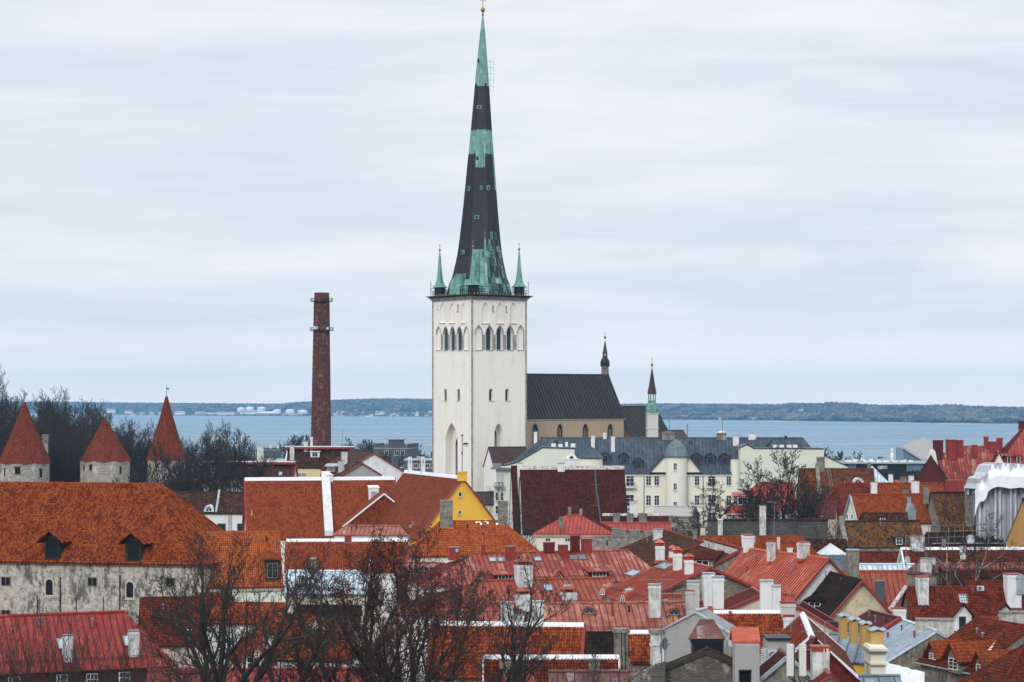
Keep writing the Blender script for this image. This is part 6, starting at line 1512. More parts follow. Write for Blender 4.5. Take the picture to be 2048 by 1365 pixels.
for i in range(9): a = P(1857+i*17.5, 1088, 318); m.bar(a, a+z*3.2, .04)
m.build('scaffold_rail', M_WOODG, m2_.root)
h = H('brown_board_house', 'long brown boarded low roof with blue gutter under the large mustard roof', (1855, 1066, 1992, 0), 322, yaw=4, pitch=20, ev=(1920, 1086), zg=12, roof=T_DRK, wall=M_DRED, o=.3, gutter=M_ZINC)
cr2 = H('ochre_gable_house', 'ochre plastered gable at the right edge below the white tarpaulin', (2046, 998, 2062, 990), 300, eg=(2012, 1082), zg=12, roof=T_DRK, wall=plaster('ochre_plaster', (.40, .22, .07), (.16, .09, .04), .6, .5), o=.1)
# red roofed complex far right
dg = H('white_gable_tower_house', 'tall white narrow gable with rounded top and faded red metal roof', (1868, 907, 1935, 0), 392, yaw=12, pitch=64, ev=(1900, 968), zg=11, roof=M_RED2, wall=M_WHITE, o=.15, og=.05)
t_ = thing('white_stepped_gable', 'tall white rounded gable wall with twin windows before red roofs', 'gable', P(1862, 960, 386)); m = MB(); Y = 386
m.prism([P(1846, 1010, Y), P(1884, 1010, Y), P(1880, 955, Y), P(1873, 915, Y), P(1871, 905, Y), P(1868.5, 900, Y), P(1865, 899, Y), P(1862, 901, Y), P(1860, 907, Y), P(1857, 918, Y), P(1846, 945, Y)], (0, 1.2, 0)); m.build('wall', M_WHITE, t_)
for u in (1861, 1867): window(t_, P(u, 940, Y-.05), Vector((0, -1, 0)), Vector((1, 0, 0)), .3, 1.7, 1, 2, M_GRYP)
h = H('dark_red_slope_house', 'dark red steep metal slope left of the tall white gable', (1861, 912, 1872, 905), 384, eg=(1822, 972), zg=11, roof=M_MAR, wall=M_DRED, o=.1)
rx = H('faded_red_metal_house', 'faded red metal hip roof with red chimneys and two tiny round dormers', (1925, 893, 1985, 0), 396, yaw=-4, pitch=55, ev=(1945, 985), hipu=(1900, None), zg=11, roof=M_RED2, wall=M_CREAM, o=.2)
for u, vt, w_ in ((1876, 882, 19),): dg.chimney(u, vt, w_, None, 'R', mat=M_DRED, cap='wide', capm=M_TRIMR)
for u, vt, w_ in ((1902, 881, 20), (1919, 882, 14)): dg.chimney(u, vt, w_, None, 'R', mat=M_TRIMR, cap='wide', capm=M_TRIMR)
for u, vt, w_ in ((1972, 875, 9), (1999, 878, 12)): rx.chimney(u, vt, w_, None, 'R', mat=M_TRIMR, cap='wide', capm=M_TRIMR)
rx.chimney(1990, 885, 24, 905, mat=M_TRIMR, cap='wide', capm=M_TRIMR); rx.chimney(1950, 890, 10, 918, mat=M_TRIMR, cap=None)
for u in (1927, 1943): rx.dormer(u, 948, 6, 8, 'eye', wall=M_TRIMW, roof=M_ZINC)
for u in (1901, 1917): window(rx.root, P(u, 978, 372), Vector((0, -1, 0)), Vector((1, 0, 0)), .9, 1.2, 2, 1, M_TRIMW)
m = MB(); 
for u in (1901, 1917): m.box(P(u, 984, 372.05), 1.3, 3, 2.0)
m.build('attic_box', M_TRIMR, rx.root)
bg_ = H('big_red_slope_house', 'big red metal roof with row of boxed dormers at the right edge', (2062, 838, 2140, 0), 392, yaw=-4, pitch=52, ev=(2040, 940), hipu=(1992, None), zg=11, roof=metal('metal_brick_red', (.30, .04, .03), (.36, .09, .075)), wall=M_CREAM, o=.3)
bg_.chimney(2044, 842, 12, 858, mat=M_DRED, cap=None)
for u in (2000, 2018, 2037): bg_.dormer(u, 928, 9, 20, 'shed', wall=M_TRIMR, roof=M_RED, oh=.3, nx=1, ny=1, wh=.85, ww=.7)
h = H('red_vault_house', 'cream walled side wing with red metal slope under the big red roof', (1998, 905, 1992, 900), 380, eg=(1960, 985), zg=11, roof=M_RED2, wall=M_CREAM, o=.1)
# tarpaulin wrapped scaffold
tp_ = thing('wrapped_scaffold', 'building wrapped in white tarpaulin with slack folds at right edge', 'scaffold', P(2010, 1080, 322))
m = MB(); Y = 322; rr = random.Random(8)
topv = [(1950, 985), (1958, 958), (1972, 950), (1978, 932), (1990, 926), (2012, 926), (2040, 928), (2075, 930)]
def tarpz(u): return interp(topv, u)
us = [1952+i*3.1 for i in range(40)]; cols = []
for i, u in enumerate(us):
    dep = Y+.5*math.sin(i*1.9)+.35*math.sin(i*.7+1); vt = tarpz(u); vb = 1086
    cols.append([P(u, vt+(vb-vt)*f, dep*1.0+rr.uniform(-.12, .12)-(1.2*f if f > .45 else 0)) for f in (0, .12, .25, .38, .45, .6, .8, 1)])
for a, b in zip(cols, cols[1:]):
    for i in range(7):
        m.face([a[i+1], b[i+1], b[i], a[i]])
for a, b in zip(cols, cols[1:]):
    m.face([a[0], b[0], b[0]+Vector((0, 8, -.2)), a[0]+Vector((0, 8, -.2))]); m.face([a[0]+Vector((0, 8, -.2)), b[0]+Vector((0, 8, -.2)), b[7]+Vector((0, 8, 0)), a[7]+Vector((0, 8, 0))])
m.build('tarpaulin', plaster('translucent_sheeting', (.50, .52, .57), (.30, .31, .34), .5, .6, .8, .4), tp_)
m = MB()
for i in range(6): a = P(1994+i*10, 990, Y-1.9); b = P(1994+i*10, 1092, Y-1.9); m.bar(a, b, .06, 6)
m.build('scaffold_pole', M_IRON, tp_)
m = MB(); rr = random.Random(2)
n_ = 26; c1 = []; 
for i in range(n_+1):
    u = 1950+i*4.6; sag = 2*abs(math.sin(i*.31))+rr.uniform(-1, 1)
    c1.append((P(u, tarpz(u)+1, Y+.4), P(u, tarpz(u)+26+sag*.6, Y-1.3), P(u-1, tarpz(u)+48+sag, Y-1.6)))
for a, b in zip(c1, c1[1:]):
    for i in (0, 1): m.face([a[i+1], b[i+1], b[i], a[i]]); 
    m.face([a[0], b[0], b[0]+Vector((0, .5, 0)), a[0]+Vector((0, .5, 0))])
m.build('draped_sheet', M_TARP, tp_)
# ================================================================== FOREGROUND ROOFS
sr_ = H('seamed_red_house', 'wide faded red seamed metal roof with skylights and triangular dormers, centre', (952, 1107, 1258, 0), 258, yaw=15, pitch=31, ev=(1110, 1166), hipu=(842, 1338), zg=12, roof=M_RED2, wall=M_CREAM, o=.5, ridge=M_RED2)
for u, vt, w_, vb, cp_ in ((910, 1096, 22, 1116, 'slab'), (967, 1092, 8, 1110, 'wide'), (1022, 1094, 20, 1122, 'slab'), (1128, 1091, 20, 1116, 'slab')): sr_.chimney(u, vt, w_, vb, mat=M_TRIMR, cap=cp_, capm=M_IRON if cp_ == 'slab' else M_TRIMR)
for u, vt, w_ in ((1098, 1087, 23), (1173, 1080, 22), (1150, 1073, 20)): sr_.chimney(u, vt, w_, None, 'R', mat=M_MAR if u < 1160 else M_TRIMR, cap='wide', capm=M_TRIMR, dr=.5)
for u, v in ((985, 1120), (1003, 1120), (1075, 1119), (1147, 1116), (1164, 1115)): sr_.skylight(u, v, 15, 9)
for u in (960, 1118): sr_.dormer(u, 1160, 22, 20, 'tri', wall=M_TRIMR, roof=M_RED2, oh=.5)
for u, w_, vb in ((1198, 34, 1154), (1010, 34, 1160)): sr_.dormer(u, vb, w_, 14, 'shed', wall=M_DRED, roof=M_RED2, nx=4, ny=1, oh=.5, wh=.8, ww=.8)
lf = H('left_red_wing', 'dull red metal wing with small white windows behind bare branches', (800, 1126, 890, 0), 262, yaw=-14, pitch=35, ev=(840, 1152), hipu=(None, 930), zg=12, roof=M_MAR, wall=M_DRED, o=.4)
for u in (812, 852): lf.win(u, 1150, 10, 14, nx=2, ny=2)
lf.dormer(838, 1150, 60, 20, 'shed', wall=M_DRED, roof=M_PINK, nx=4, ny=2, ww=.7)
orr = H('orange_red_metal_house', 'orange red metal hip roof with skylights and three hooded white chimneys', (965, 1162, 1222, 0), 238, yaw=15, pitch=29, ev=(1080, 1216), hipu=(842, 1226), zg=13, roof=M_ORR, wall=M_WHITE, o=.4, ridge=M_ORR, gutter=M_TRIMR)
orr.chimney(1050, 1131, 37, 1176, mat=M_WHITEC, cap='hood', capm=M_ORR); orr.chimney(1050, 1190, 36, 1218, mat=M_WHITEC, cap='hood', capm=M_ORR); orr.chimney(1140.5, 1186, 33, 1206, mat=M_WHITEC, cap='hood', capm=M_ORR)
for u in (1096, 1136): orr.skylight(u, 1176, 17, 13)
sg = H('stone_gable_house', 'shallow pinkish red metal roof with stone gable and hooded white chimneys', (1418, 1134, 1346, 1118), 226, eg=(1268, 1208), zg=14, roof=M_SAL, wall=S_GABL, o=.25, verge=M_TRIMR, vt=.2, og=.35, sp=.5)
for u, vt, w_, vb in ((1322, 1093, 18, 1122), (1347, 1104, 15, 1116), (1357, 1108, 18, 1142), (1380, 1121, 18, 1150)): sg.chimney(u, vt, w_, vb, mat=M_WHITE, cap='hood', capm=M_SAL)
for u, v, w_, h_ in ((1266, 1147, 20, 11), (1329, 1133, 22, 12), (1258, 1181, 14, 7)): sg.skylight(u, v, w_, h_)
for u, vb in ((1205, 1191), (1246, 1205)): sg.dormer(u, vb, 12, 18, 'eye', wall=M_TRIMW, roof=M_SAL, dirn=-110)
lr2 = H('side_pitched_metal_house', 'wide red seamed metal roof with white gable end facing right', (1655, 1117, 1492, 1097), 232, eg=(1578, 1208), zg=14, roof=M_SAL, wall=M_WHITE, o=.2, verge=M_TRIMR, og=.3, sp=.5)
for u, vt, w_, vb in ((1545, 1084, 17, 1124), (1611, 1085, 25, 1118)): lr2.chimney(u, vt, w_, vb, mat=M_WHITEC, cap='slab', capm=M_TRIMR)
lr2.chimney(1497, 1071, 21, None, 'R', mat=M_WHITE, cap='slab', capm=M_TRIMR); lr2.chimney(1558, 1075, 6, 1100, mat=M_PANEL, cap=None, name='antenna_panel')
lr3 = H('right_pink_metal_house', 'pinkish red metal roof slope between the stone gable and white chimneys', (1525, 1188, 1505, 1176), 212, eg=(1440, 1225), zg=15, roof=M_RED2, wall=M_PINKP, o=.2, verge=M_TRIMR, sp=.4)
dk_ = H('dark_slate_house', 'dark tiled roof with peeling cream gable framed in red', (1722, 1161, 1652, 1143), 222, eg=(1656, 1236), zg=14, roof=T_DRK, wall=M_PEEL, o=.2, verge=M_TRIMR, vt=.25, og=.3)
dk_.dormer(1630, 1222, 34, 24, 'shed', wall=M_TRIMR, roof=T_DRK, gw=M_DARKIN, dirn=-120)
pk = H('pink_gable_house', 'pale pink plastered gable with shallow dark red verge, patched wall', (1594, 1211, 1604, 1206), 200, eg=(1500, 1262), zg=15, roof=M_MAR, wall=M_PINKP, o=.2, verge=M_TRIMR, vt=.22, yaw=75)
pm = H('pink_metal_house', 'long faded pink metal roof with two half-round vents and white chimneys', (1060, 1208, 1432, 0), 203, yaw=7, pitch=32, ev=(1230, 1268), zg=15, roof=M_PINK, wall=M_OLD, o=.4, ridge=M_PINK, gutter=M_TRIMR)
pm.chimney(1310, 1171, 24, 1237, mat=M_WHITEC, cap='wide', capm=M_ZINC, dr=.5)
for u, vb in ((1178, 1228), (1348, 1231)): pm.dormer(u, vb, 25, 13, 'eye', wall=M_TRIMG, roof=M_PINK, trim=M_ZINC, gw=M_DARKIN)
pm.chimney(1225, 1200, 4, 1232, mat=M_TRIMR, cap=None, name='vent_pipe')
pm.chimney(1388, 1165, 24, 1230, mat=S_WBR, cap='wide', capm=M_ZINC); pm.chimney(1380, 1182, 15, 1232, mat=S_WBR, cap='slab', capm=M_TRIMR)
pm.chimney(1419, 1149, 24, 1214, mat=M_WHITE, cap='wide', capm=M_ZINC); pm.chimney(1437, 1156, 24, 1219, mat=M_WHITE, cap='wide', capm=M_ZINC)
for i, u in enumerate((1333, 1355)):
    m = MB(); a = P(u, 1197, 201); m.box(a, .9, .8, .45); m.build('fan_box', M_ORR, pm.root)
pl = H('small_pink_left_house', 'pink metal roof behind bare tree left of the satellite dish', (892, 1222, 1000, 0), 214, yaw=2, pitch=35, ev=(940, 1250), zg=15, roof=M_PINK, wall=M_CREAM, o=.3)
wt = H('white_wall_left_house', 'white walled low house with thin grey eaves behind bare branches', (800, 1213, 935, 0), 226, yaw=-3, pitch=30, ev=(880, 1230), zg=15, roof=M_ORR, wall=M_WHITE, o=.3)
t_ = thing('white_chimney_pair', 'tall white plastered chimney pair right of the stone gable', 'chimney', P(1545, 1220, 196))
for u, vt, vb, w_ in ((1533, 1163, 1232, 25), (1553, 1174, 1232, 15)):
    m = MB(); q = P(u, vb, 196 if u < 1540 else 195); hh = (vb-vt)*196/F; m.box(q-Vector((0, 0, 3)), w_*196/F, .9, hh+3); c_ = m.build('chimney', M_WHITE, t_); m = MB(); m.box(q+Vector((0, 0, hh)), w_*196/F+.12, 1.05, .14); m.build('cap', M_ZINC, c_)
wr = H('white_ridge_orange_house', 'orange pantiled roof with scalloped white ridge behind the grey gable', (1432, 1224, 1566, 0), 181, yaw=1, pitch=42, ev=(1500, 1300), zg=15, roof=T_OR, wall=M_GRYP, ridge=M_RIDGEW, o=.3)
wr.chimney(1577, 1207, 29, 1236, mat=S_WBR, cap='wide', capm=M_TRIMR, dr=.6)
wr.chimney(1578, 1234, 20, 1276, mat=M_WHITE, cap='wide', capm=M_TRIMR, dr=.6)
fr = H('white_ridge_tiled_house', 'rusty orange pantiled roof with white ridge and two chimneys behind bare tree', (870, 1246, 1164, 0), 172, yaw=-6, pitch=46, ev=(1000, 1358), zg=17, roof=T_OR, wall=M_WHITE, ridge=M_RIDGEW, o=.3, verge=M_TRIMR, og=.15)
fr.chimney(1013, 1208, 25, 1244, mat=M_WHITEC, cap='wide', capm=M_ZINC, dr=.6); fr.chimney(1074, 1206, 27, 1248, mat=M_WHITEC, cap='wide', capm=M_ZINC, dr=.6); fr.chimney(1006, 1192, 4, None, 'R', mat=M_IRON, cap=None, name='vent_pipe')
ds = thing('satellite_dish', 'large grey satellite dish between two white ridge chimneys', 'satellite dish', P(1050, 1225, 171))
def dish(t, u, v, wpx, hpx, Y, mat, tilt=(.25, -1, .1)):
    c = P(u, v, Y); k = Y/F; d = Vector(tilt).normalized(); x = d.orthogonal().normalized(); y = d.cross(x); r = max(wpx, hpx)*k/2; m = MB(); N = 16; R = 4
    sq = wpx/hpx; rings = []
    X = Vector((1, 0, 0)); X = (X-d*X.dot(d)).normalized(); Z = d.cross(X)
    for j in range(R+1):
        f = j/R; rings.append([c+X*(math.cos(2*math.pi*i/N)*f*wpx*k/2)+Z*(math.sin(2*math.pi*i/N)*f*hpx*k/2)+d*(f*f*r*.28) for i in range(N)])
    for j in range(1, R+1):
        for i in range(N):
            q = (i+1) % N
            if j == 1: m.face([c, rings[1][i], rings[1][q]])
            else: m.face([rings[j-1][i], rings[j][i], rings[j][q], rings[j-1][q]])
            if j == R: m.face([rings[j][q], rings[j][i], rings[j][i]-d*.05, rings[j][q]-d*.05])
    for j in range(1, R+1):
        for i in range(N):
            q = (i+1) % N; o_ = d*-.05
            if j == 1: m.face([c+o_, rings[1][q]+o_, rings[1][i]+o_])
            else: m.face([rings[j-1][i]+o_, rings[j-1][q]+o_, rings[j][q]+o_, rings[j][i]+o_])
    m.build('reflector', mat, t)
    a = MB(); f = c+d*r*1.15; a.bar(c-Z*hpx*k/2*(1 if Z.z > 0 else -1), f, .025); a.bar(f-d*.1, f+d*.12, .06, 6); a.build('feed_arm', M_IRON, t)
    b = MB(); b.bar(c-d*.1, c-d*.45, .05); b.bar(c-d*.4, c-d*.4-Vector((0, 0, r*1.5)), .045, 6); b.build('mast', M_IRON, t)
dish(ds, 1052, 1212, 21, 24, 170, M_DISH)
fl2 = H('low_white_ridge_house', 'low pantiled roof with thin white ridge along the bottom, behind bare branches', (972, 1314, 1232, 0), 158, yaw=1, pitch=45, ev=(1100, 1366), hipu=(None, None), zg=17, roof=T_RBR, wall=M_OLD, ridge=M_RIDGEW, o=.3, verge=M_RIDGEW, vt=.06)
fl2.dormer(1023, 1362, 34, 34, 'shed', wall=M_OLD, roof=M_OLD, gw=M_DARKIN, nx=1, ny=1)
fl2.chimney(1189, 1324, 21, 1372, mat=M_OLD, cap='wide', capm=M_DGRY)
bt = H('small_red_gable', 'tiny salmon seamed metal gable roof at the very bottom edge', (1035, 1343, 1044, 1340), 146, eg=(1014, 1364), zg=17, roof=M_SAL, wall=M_DGRY, o=.1, og=.3, sp=.25)
yd = H('courtyard_roof_house', 'dull brown old tiled slope in the gap under the pink metal roof', (1160, 1266, 1236, 0), 186, yaw=0, pitch=35, ev=(1200, 1330), zg=16, roof=T_DRK, wall=M_WHITE, o=.3)
h = H('rusty_strip_house', 'rusty grey metal strip roof along the bottom below the white ridge', (1102, 1344, 1260, 0), 150, yaw=1, pitch=22, ev=(1170, 1366), zg=17, roof=M_RUST, wall=M_OLD, o=.3)
ob = H('small_white_ridge_house', 'small orange pantiled roof with white ridge between grey chimneys', (1262, 1264, 1330, 0), 178, yaw=0, pitch=44, ev=(1290, 1325), zg=16, roof=T_OR, wall=M_OLD, ridge=M_RIDGEW, o=.3)
for (nm, lb, u, vt, vb, w_, Y, mt_) in (('stone_chimney', 'mossy grey stone chimney stack left of the small white ridge', 1243, 1266, 1345, 27, 160, M_OLD), ('plaster_chimney', 'weathered white chimney with corniced top beside the grey gable', 1315, 1268, 1326, 26, 158, M_WHITEC)):
    t_, c_, ax_, ay_, zt_ = boxthing(nm, lb, 'chimney', u, vt, vb+30, w_, Y, 1., mt_, pname='stack', zb=20)
    m = MB(); k = Y/F; m.box(Vector((c_.x, c_.y, zt_)), w_*k+.25, 1.25, .16); m.box(Vector((c_.x, c_.y, zt_+.16)), w_*k+.1, 1.1, .12); m.build('cap', M_OLD, t_)
    if u > 1300: m = MB(); m.box(Vector((c_.x, c_.y, zt_-.9)), w_*k+.14, 1.14, .15); m.build('string_course', mt_, t_)
    else: m = MB(); [m.bar(Vector((c_.x+dx, c_.y-.55, 22)), Vector((c_.x+dx-.1, c_.y-.55, zt_+.1)), .03) for dx in (.1, .35)]; m.build('cable', M_BLACK, t_)
# grey gable with light metal roof
gg = H('grey_gable_metal_house', 'grey plastered gable with pale seamed metal roof and rusty hood', (1392, 1222, 1412, 1217), 170, eg=(1466, 1268), zg=16, roof=metal('metal_light_zinc', (.42, .44, .46), (.52, .54, .56), .45, .4), wall=M_GRYP, o=.15, og=.15, flip=False, yaw=62, sp=.3)
hd_ = thing('rusty_hood', 'rusty trapezoid metal hood over a dark opening on the grey gable', 'ventilation hood', P(1413, 1290, 163))
k = 163/F; m = MB(); a = [P(u, 1278, y) for u, y in ((1377, 162), (1450, 162), (1450, 165.5), (1377, 165.5))]; b = [P(u, 1239, y) for u, y in ((1401, 163.3), (1426, 163.3), (1426, 164.5), (1401, 164.5))]
for i in range(4): m.face([a[i], a[(i+1) % 4], b[(i+1) % 4], b[i]])
m.face(b); m.face([x for x in a][::-1])
for i in range(4): m.bar(a[i], b[i], .04); m.bar(a[i], a[(i+1) % 4], .05)
m.build('hood', M_RUST, hd_); m = MB(); q = P(1414, 1310, 163); m.box(q-Vector((0, 0, 3)), 58*k, 2.6, 3+32*k); m.build('opening', M_DARKIN, hd_); m = MB()
for u in (1382, 1446): a_ = P(u, 1310, 162.6); m.bar(a_, a_+Vector((0, 0, 33*k)), .09)
m.build('post', M_GRYP, hd_)
rg = H('rubble_gable_house', 'dark rubble stone gable with mossy brown verge at the bottom centre', (1412, 1302, 1415, 1296), 150, eg=(1262, 1362), zg=17, roof=T_DRK, wall=S_DARK, o=.15, og=.12, verge=M_WOODD, vt=.08)
r2 = thing('rubble_wall', 'dark rubble wall sloping down left of the stone gable', 'wall', P(1260, 1365, 148)); m = MB(); m.prism([P(1170, 1500, 149), P(1330, 1500, 149), P(1330, 1326, 149), P(1240, 1362, 149), P(1170, 1372, 149)], (0, .8, 0)); m.build('wall', S_DARK, r2)
oc = thing('tall_hooded_chimney', 'tall grey square shaft with orange metal gabled hood', 'chimney', P(1493, 1400, 146)); k = 146/F
m = MB(); q = P(1492, 1400, 146); zt = CZ-(1287-V0)*k; m.box(q, 49*k, 1.5, zt-q.z); sh = m.build('shaft', M_GRYP, oc); cut = MB(); cut.box(P(1491, 1400, 145), 26*k, 1.6, (1400-1341)*k); carve(sh, cut)
m = MB(); m.box(P(1491, 1400, 146.3), 26*k, 1.1, (1400-1341)*k); m.build('opening', M_DARKIN, oc)
m = MB(); z0 = zt+.15
for sgn in (-1, 1): roof_face(m, [Vector((q.x-28*k, q.y+.75, z0+.85)), Vector((q.x+28*k, q.y+.75, z0+.85)), Vector((q.x+28*k, q.y+.75+sgn*1.0, z0)), Vector((q.x-28*k, q.y+.75+sgn*1.0, z0))], 0, 'flat', .6, .12)
m.box(Vector((q.x, q.y+.75, zt-.05)), 50*k, 1.7, .2); m.build('hood', M_BRT if False else metal('hood_orange', (.42, .085, .045), (.48, .13, .08), .4, .3, sh=.62, sl=.62), oc)
gb_ = thing('grey_parapet_block', 'grey rendered block with dark coping behind the air conditioner', 'wall', P(1553, 1300, 158)); k = 158/F
m = MB(); q = P(1553, 1400, 158); m.box(q, 46*k, 2.5, (1400-1276)*k); m.build('wall', M_GRYP, gb_); m = MB(); m.box(q+Vector((0, -.1, (1400-1276)*k)), 50*k, 2.8, .14); m.build('coping', M_BLACK, gb_)
m = MB()
for i in range(14): m.box(P(1531, 1345-i*3.6, 157.2), .7, .1, .045, Vector((.9, -.2, .25)).normalized())
m.build('louvre_shutter', M_TRIMW, gb_)
def aircon(label, u, v, w_, h_, Y):
    k = Y/F; q = P(u, v+h_/2, Y); t = thing('air_conditioner', label, 'air conditioner', q); m = MB(); m.box(q, w_*k, .4, h_*k); m.build('casing', M_DISH, t)
    m = MB(); c = q+Vector((-w_*k*.16, -.22, h_*k/2)); r = h_*k*.4
    N = 16; m.prism([c+Vector((r*math.cos(2*math.pi*i/N), 0, r*math.sin(2*math.pi*i/N))) for i in range(N)], (0, .04, 0)); m.build('fan_grille', M_TRIMG, t)
    m = MB()
    for j in range(1, 4):
        for i in range(N): a, b = 2*math.pi*i/N, 2*math.pi*(i+1)/N; rr2 = r*j/3.5; m.bar(c+Vector((rr2*math.cos(a), -.02, rr2*math.sin(a))), c+Vector((rr2*math.cos(b), -.02, rr2*math.sin(b))), .008, 3)
    m.bar(q+Vector((-w_*k*.4, .5, -.05)), q+Vector((-w_*k*.4, -.2, -.05)), .03); m.bar(q+Vector((w_*k*.4, .5, -.05)), q+Vector((w_*k*.4, -.2, -.05)), .03); m.build('bracket', M_BLACK, t)
aircon('white air conditioner with round fan on the grey wall, bottom centre', 1549, 1311, 28, 20, 156.5)
dish(thing('satellite_dish', 'pale satellite dish on grey gable left of the orange hood', 'satellite dish', P(1461, 1290, 159)), 1460, 1281, 17, 25, 158, M_DISH, (.5, -1, .1))
dish(thing('satellite_dish', 'dark satellite dish on the mast beside the corniced chimney', 'satellite dish', P(1328, 1288, 156)), 1328, 1288, 14, 26, 156, M_DGRY, (.7, -1, .1))
def mast(label, u, vt, vb, Y, arms=(), name='antenna_mast', r=.03, cat='antenna'):
    k = Y/F; b = P(u, vb, Y); t = thing(name, label, cat, b); m = MB(); h = (vb-vt)*k; m.bar(b, b+Vector((0, 0, h)), r, 6); m.build('mast', M_IRON, t)
    if arms:
        m = MB()
        for (v, x0, x1, n_) in arms:
            z = Vector((0, 0, (vb-v)*k)); m.bar(b+z+Vector((x0*k, 0, 0)), b+z+Vector((x1*k, 0, 0)), .018)
            for i in range(n_): x = (x0+(x1-x0)*(i+.5)/n_)*k; m.bar(b+z+Vector((x, -.25, -.0)), b+z+Vector((x, .25, 0)), .01, 3); m.bar(b+z+Vector((x, 0, -.12)), b+z+Vector((x, 0, .12)), .01, 3)
        m.build('aerial', M_IRON, t)
    return t
mast('tall thin antenna mast rising left of the grey gable', 1323, 1155, 1330, 157, ((1160, -45, 28, 6),), r=.045)
mast('second thin mast right beside the tall antenna mast', 1330, 1228, 1372, 150, ())
mast('television aerial above the brown roof at lower right', 1650, 1243, 1300, 160, ((1263, -48, 10, 9), (1243, 0, 30, 2)), r=.035)
mast('aerial mast with small dish above the red metal roof at right', 1812, 1070, 1165, 233, ((1100, -12, 22, 4), (1072, 0, 22, 0)), r=.05)
mast('thin aerial on the curved brown roof near the smokestack', 685, 858, 897, 498, ((870, -5, 9, 3), (880, -8, 8, 3)), r=.05)
mast('flagpole on the round headed chimney of the apartment block', 1339, 820, 868, 436, (), 'rod', .07, 'rod'); mast('tall dark rod on the brick chimney of the slate roof', 1445, 815, 866, 436, (), 'rod', .07, 'rod')
mast('thin white pole left of the white arched chimneys', 785, 910, 935, 430, (), 'pole', .05, 'pole')
mast('slim grey mast beside the brown church annex', 1375, 848, 880, 500, (), r=.12)
mast('thin antenna mast on the maroon roof', 1192, 958, 1010, 366, ((969, -10, 10, 6), (1011, -10, 5, 0)), r=.03)
dish(thing('satellite_dish', 'pale dish on the aerial mast above the red metal roof', 'satellite dish', P(1814, 1120, 232)), 1814, 1120, 12, 15, 232, M_DISH)
dish(thing('satellite_dish', 'round dish on the wall right of the birch trunks', 'satellite dish', P(1940, 1079, 290)), 1940, 1079, 18, 19, 290, M_DISH)
dish(thing('satellite_dish', 'weathered dish beside the white chimney behind the birches', 'satellite dish', P(1868, 1122, 236)), 1867, 1123, 9, 14, 236, M_DISH)
dish(thing('satellite_dish', 'white dish at left below the slim wall tower', 'satellite dish', P(398, 929, 462)), 399, 929, 8, 9, 462, M_DISH)
dish(thing('satellite_dish', 'small round dish on a red chimney left of the seamed roof', 'satellite dish', P(914, 1101, 254)), 914, 1101, 7, 7, 254, M_DISH)
# mobile antenna cluster on white chimney
ac = thing('antenna_chimney', 'white chimney carrying two tall cream antenna panels, bottom right', 'antenna cluster', P(1600, 1360, 140)); k = 140/F
m = MB(); q = P(1640, 1420, 141); m.box(q, 34*k, 1.1, (1420-1300)*k); m.build('chimney', M_WHITEC, ac); m = MB(); m.box(q+Vector((0, 0, (1420-1300)*k)), 37*k, 1.3, .3); m.build('chimney_cap', M_ORR, ac)
for u in (1580, 1605):
    m = MB(); p = P(u, 1352, 139.3); m.box(p, 13.5*k, .3, 63*k); m.build('antenna_panel', M_PANEL, ac)
m = MB()
for u in (1588.5, 1598.5): a = P(u, 1400, 139.8); m.bar(a, P(u, 1290, 139.8), .05, 6)
for v in (1300, 1342): m.bar(P(1585, v, 139.7), P(1622, v, 139.7), .03)
m.build('mounting_pole', M_IRON, ac)
m = MB(); rr = random.Random(9)
for u in (1578, 1583, 1602, 1608, 1596):
    pts = [P(u, 1352, 139.3), P(u+2, 1358, 139.2), P(u+8+rr.uniform(-3, 5), 1362, 139.3), P(u+14, 1375, 139.5)]
    for a, b in zip(pts, pts[1:]): m.bar(a, b, .035, 5)
m.build('cable', M_BLACK, ac)
m = MB(); p = P(1650, 1332, 139.5); m.bar(p, P(1648, 1298, 139.5), .03); m.box(P(1655, 1318, 139.4), .13, .12, .62); m.bar(P(1650, 1310, 139.5), P(1655, 1310, 139.4), .02); m.build('small_aerial', M_PANEL, ac)
# diagonal house with white verges
dh = H('white_verged_house', 'steep brown tiled roof edged in bright white mortar, gable hung with mustard tiles', (1623, 1270, 1606, 1228), 158, eg=(1716, 1352), zg=17, roof=T_RBR, wall=T_MUS, o=.1, og=.25, verge=M_RIDGEW, vt=.16, ridge=M_RIDGEW, flip=True)
h = H('red_metal_gable_house', 'dark red finely ribbed metal roof in front of the mustard tiled gable', (1630, 1278, 1624, 1272), 148, eg=(1722, 1366), zg=17, roof=M_MAR, wall=M_MAR, o=.1, flip=True, yaw=97, sp=.22)
h = H('ribbed_left_house', 'dark red ribbed metal roof left of the antenna chimney', (1575, 1310, 1560, 1300), 147, eg=(1510, 1366), zg=17, roof=M_MAR, wall=M_OLD, o=.1, verge=M_ZINC, sp=.22)
h = H('pink_seamed_bit', 'pink seamed metal roof corner right of the antenna chimney at bottom', (1660, 1350, 1652, 1340), 138, eg=(1700, 1380), zg=17, roof=M_RED2, wall=M_OLD, o=.1, flip=True, sp=.3)
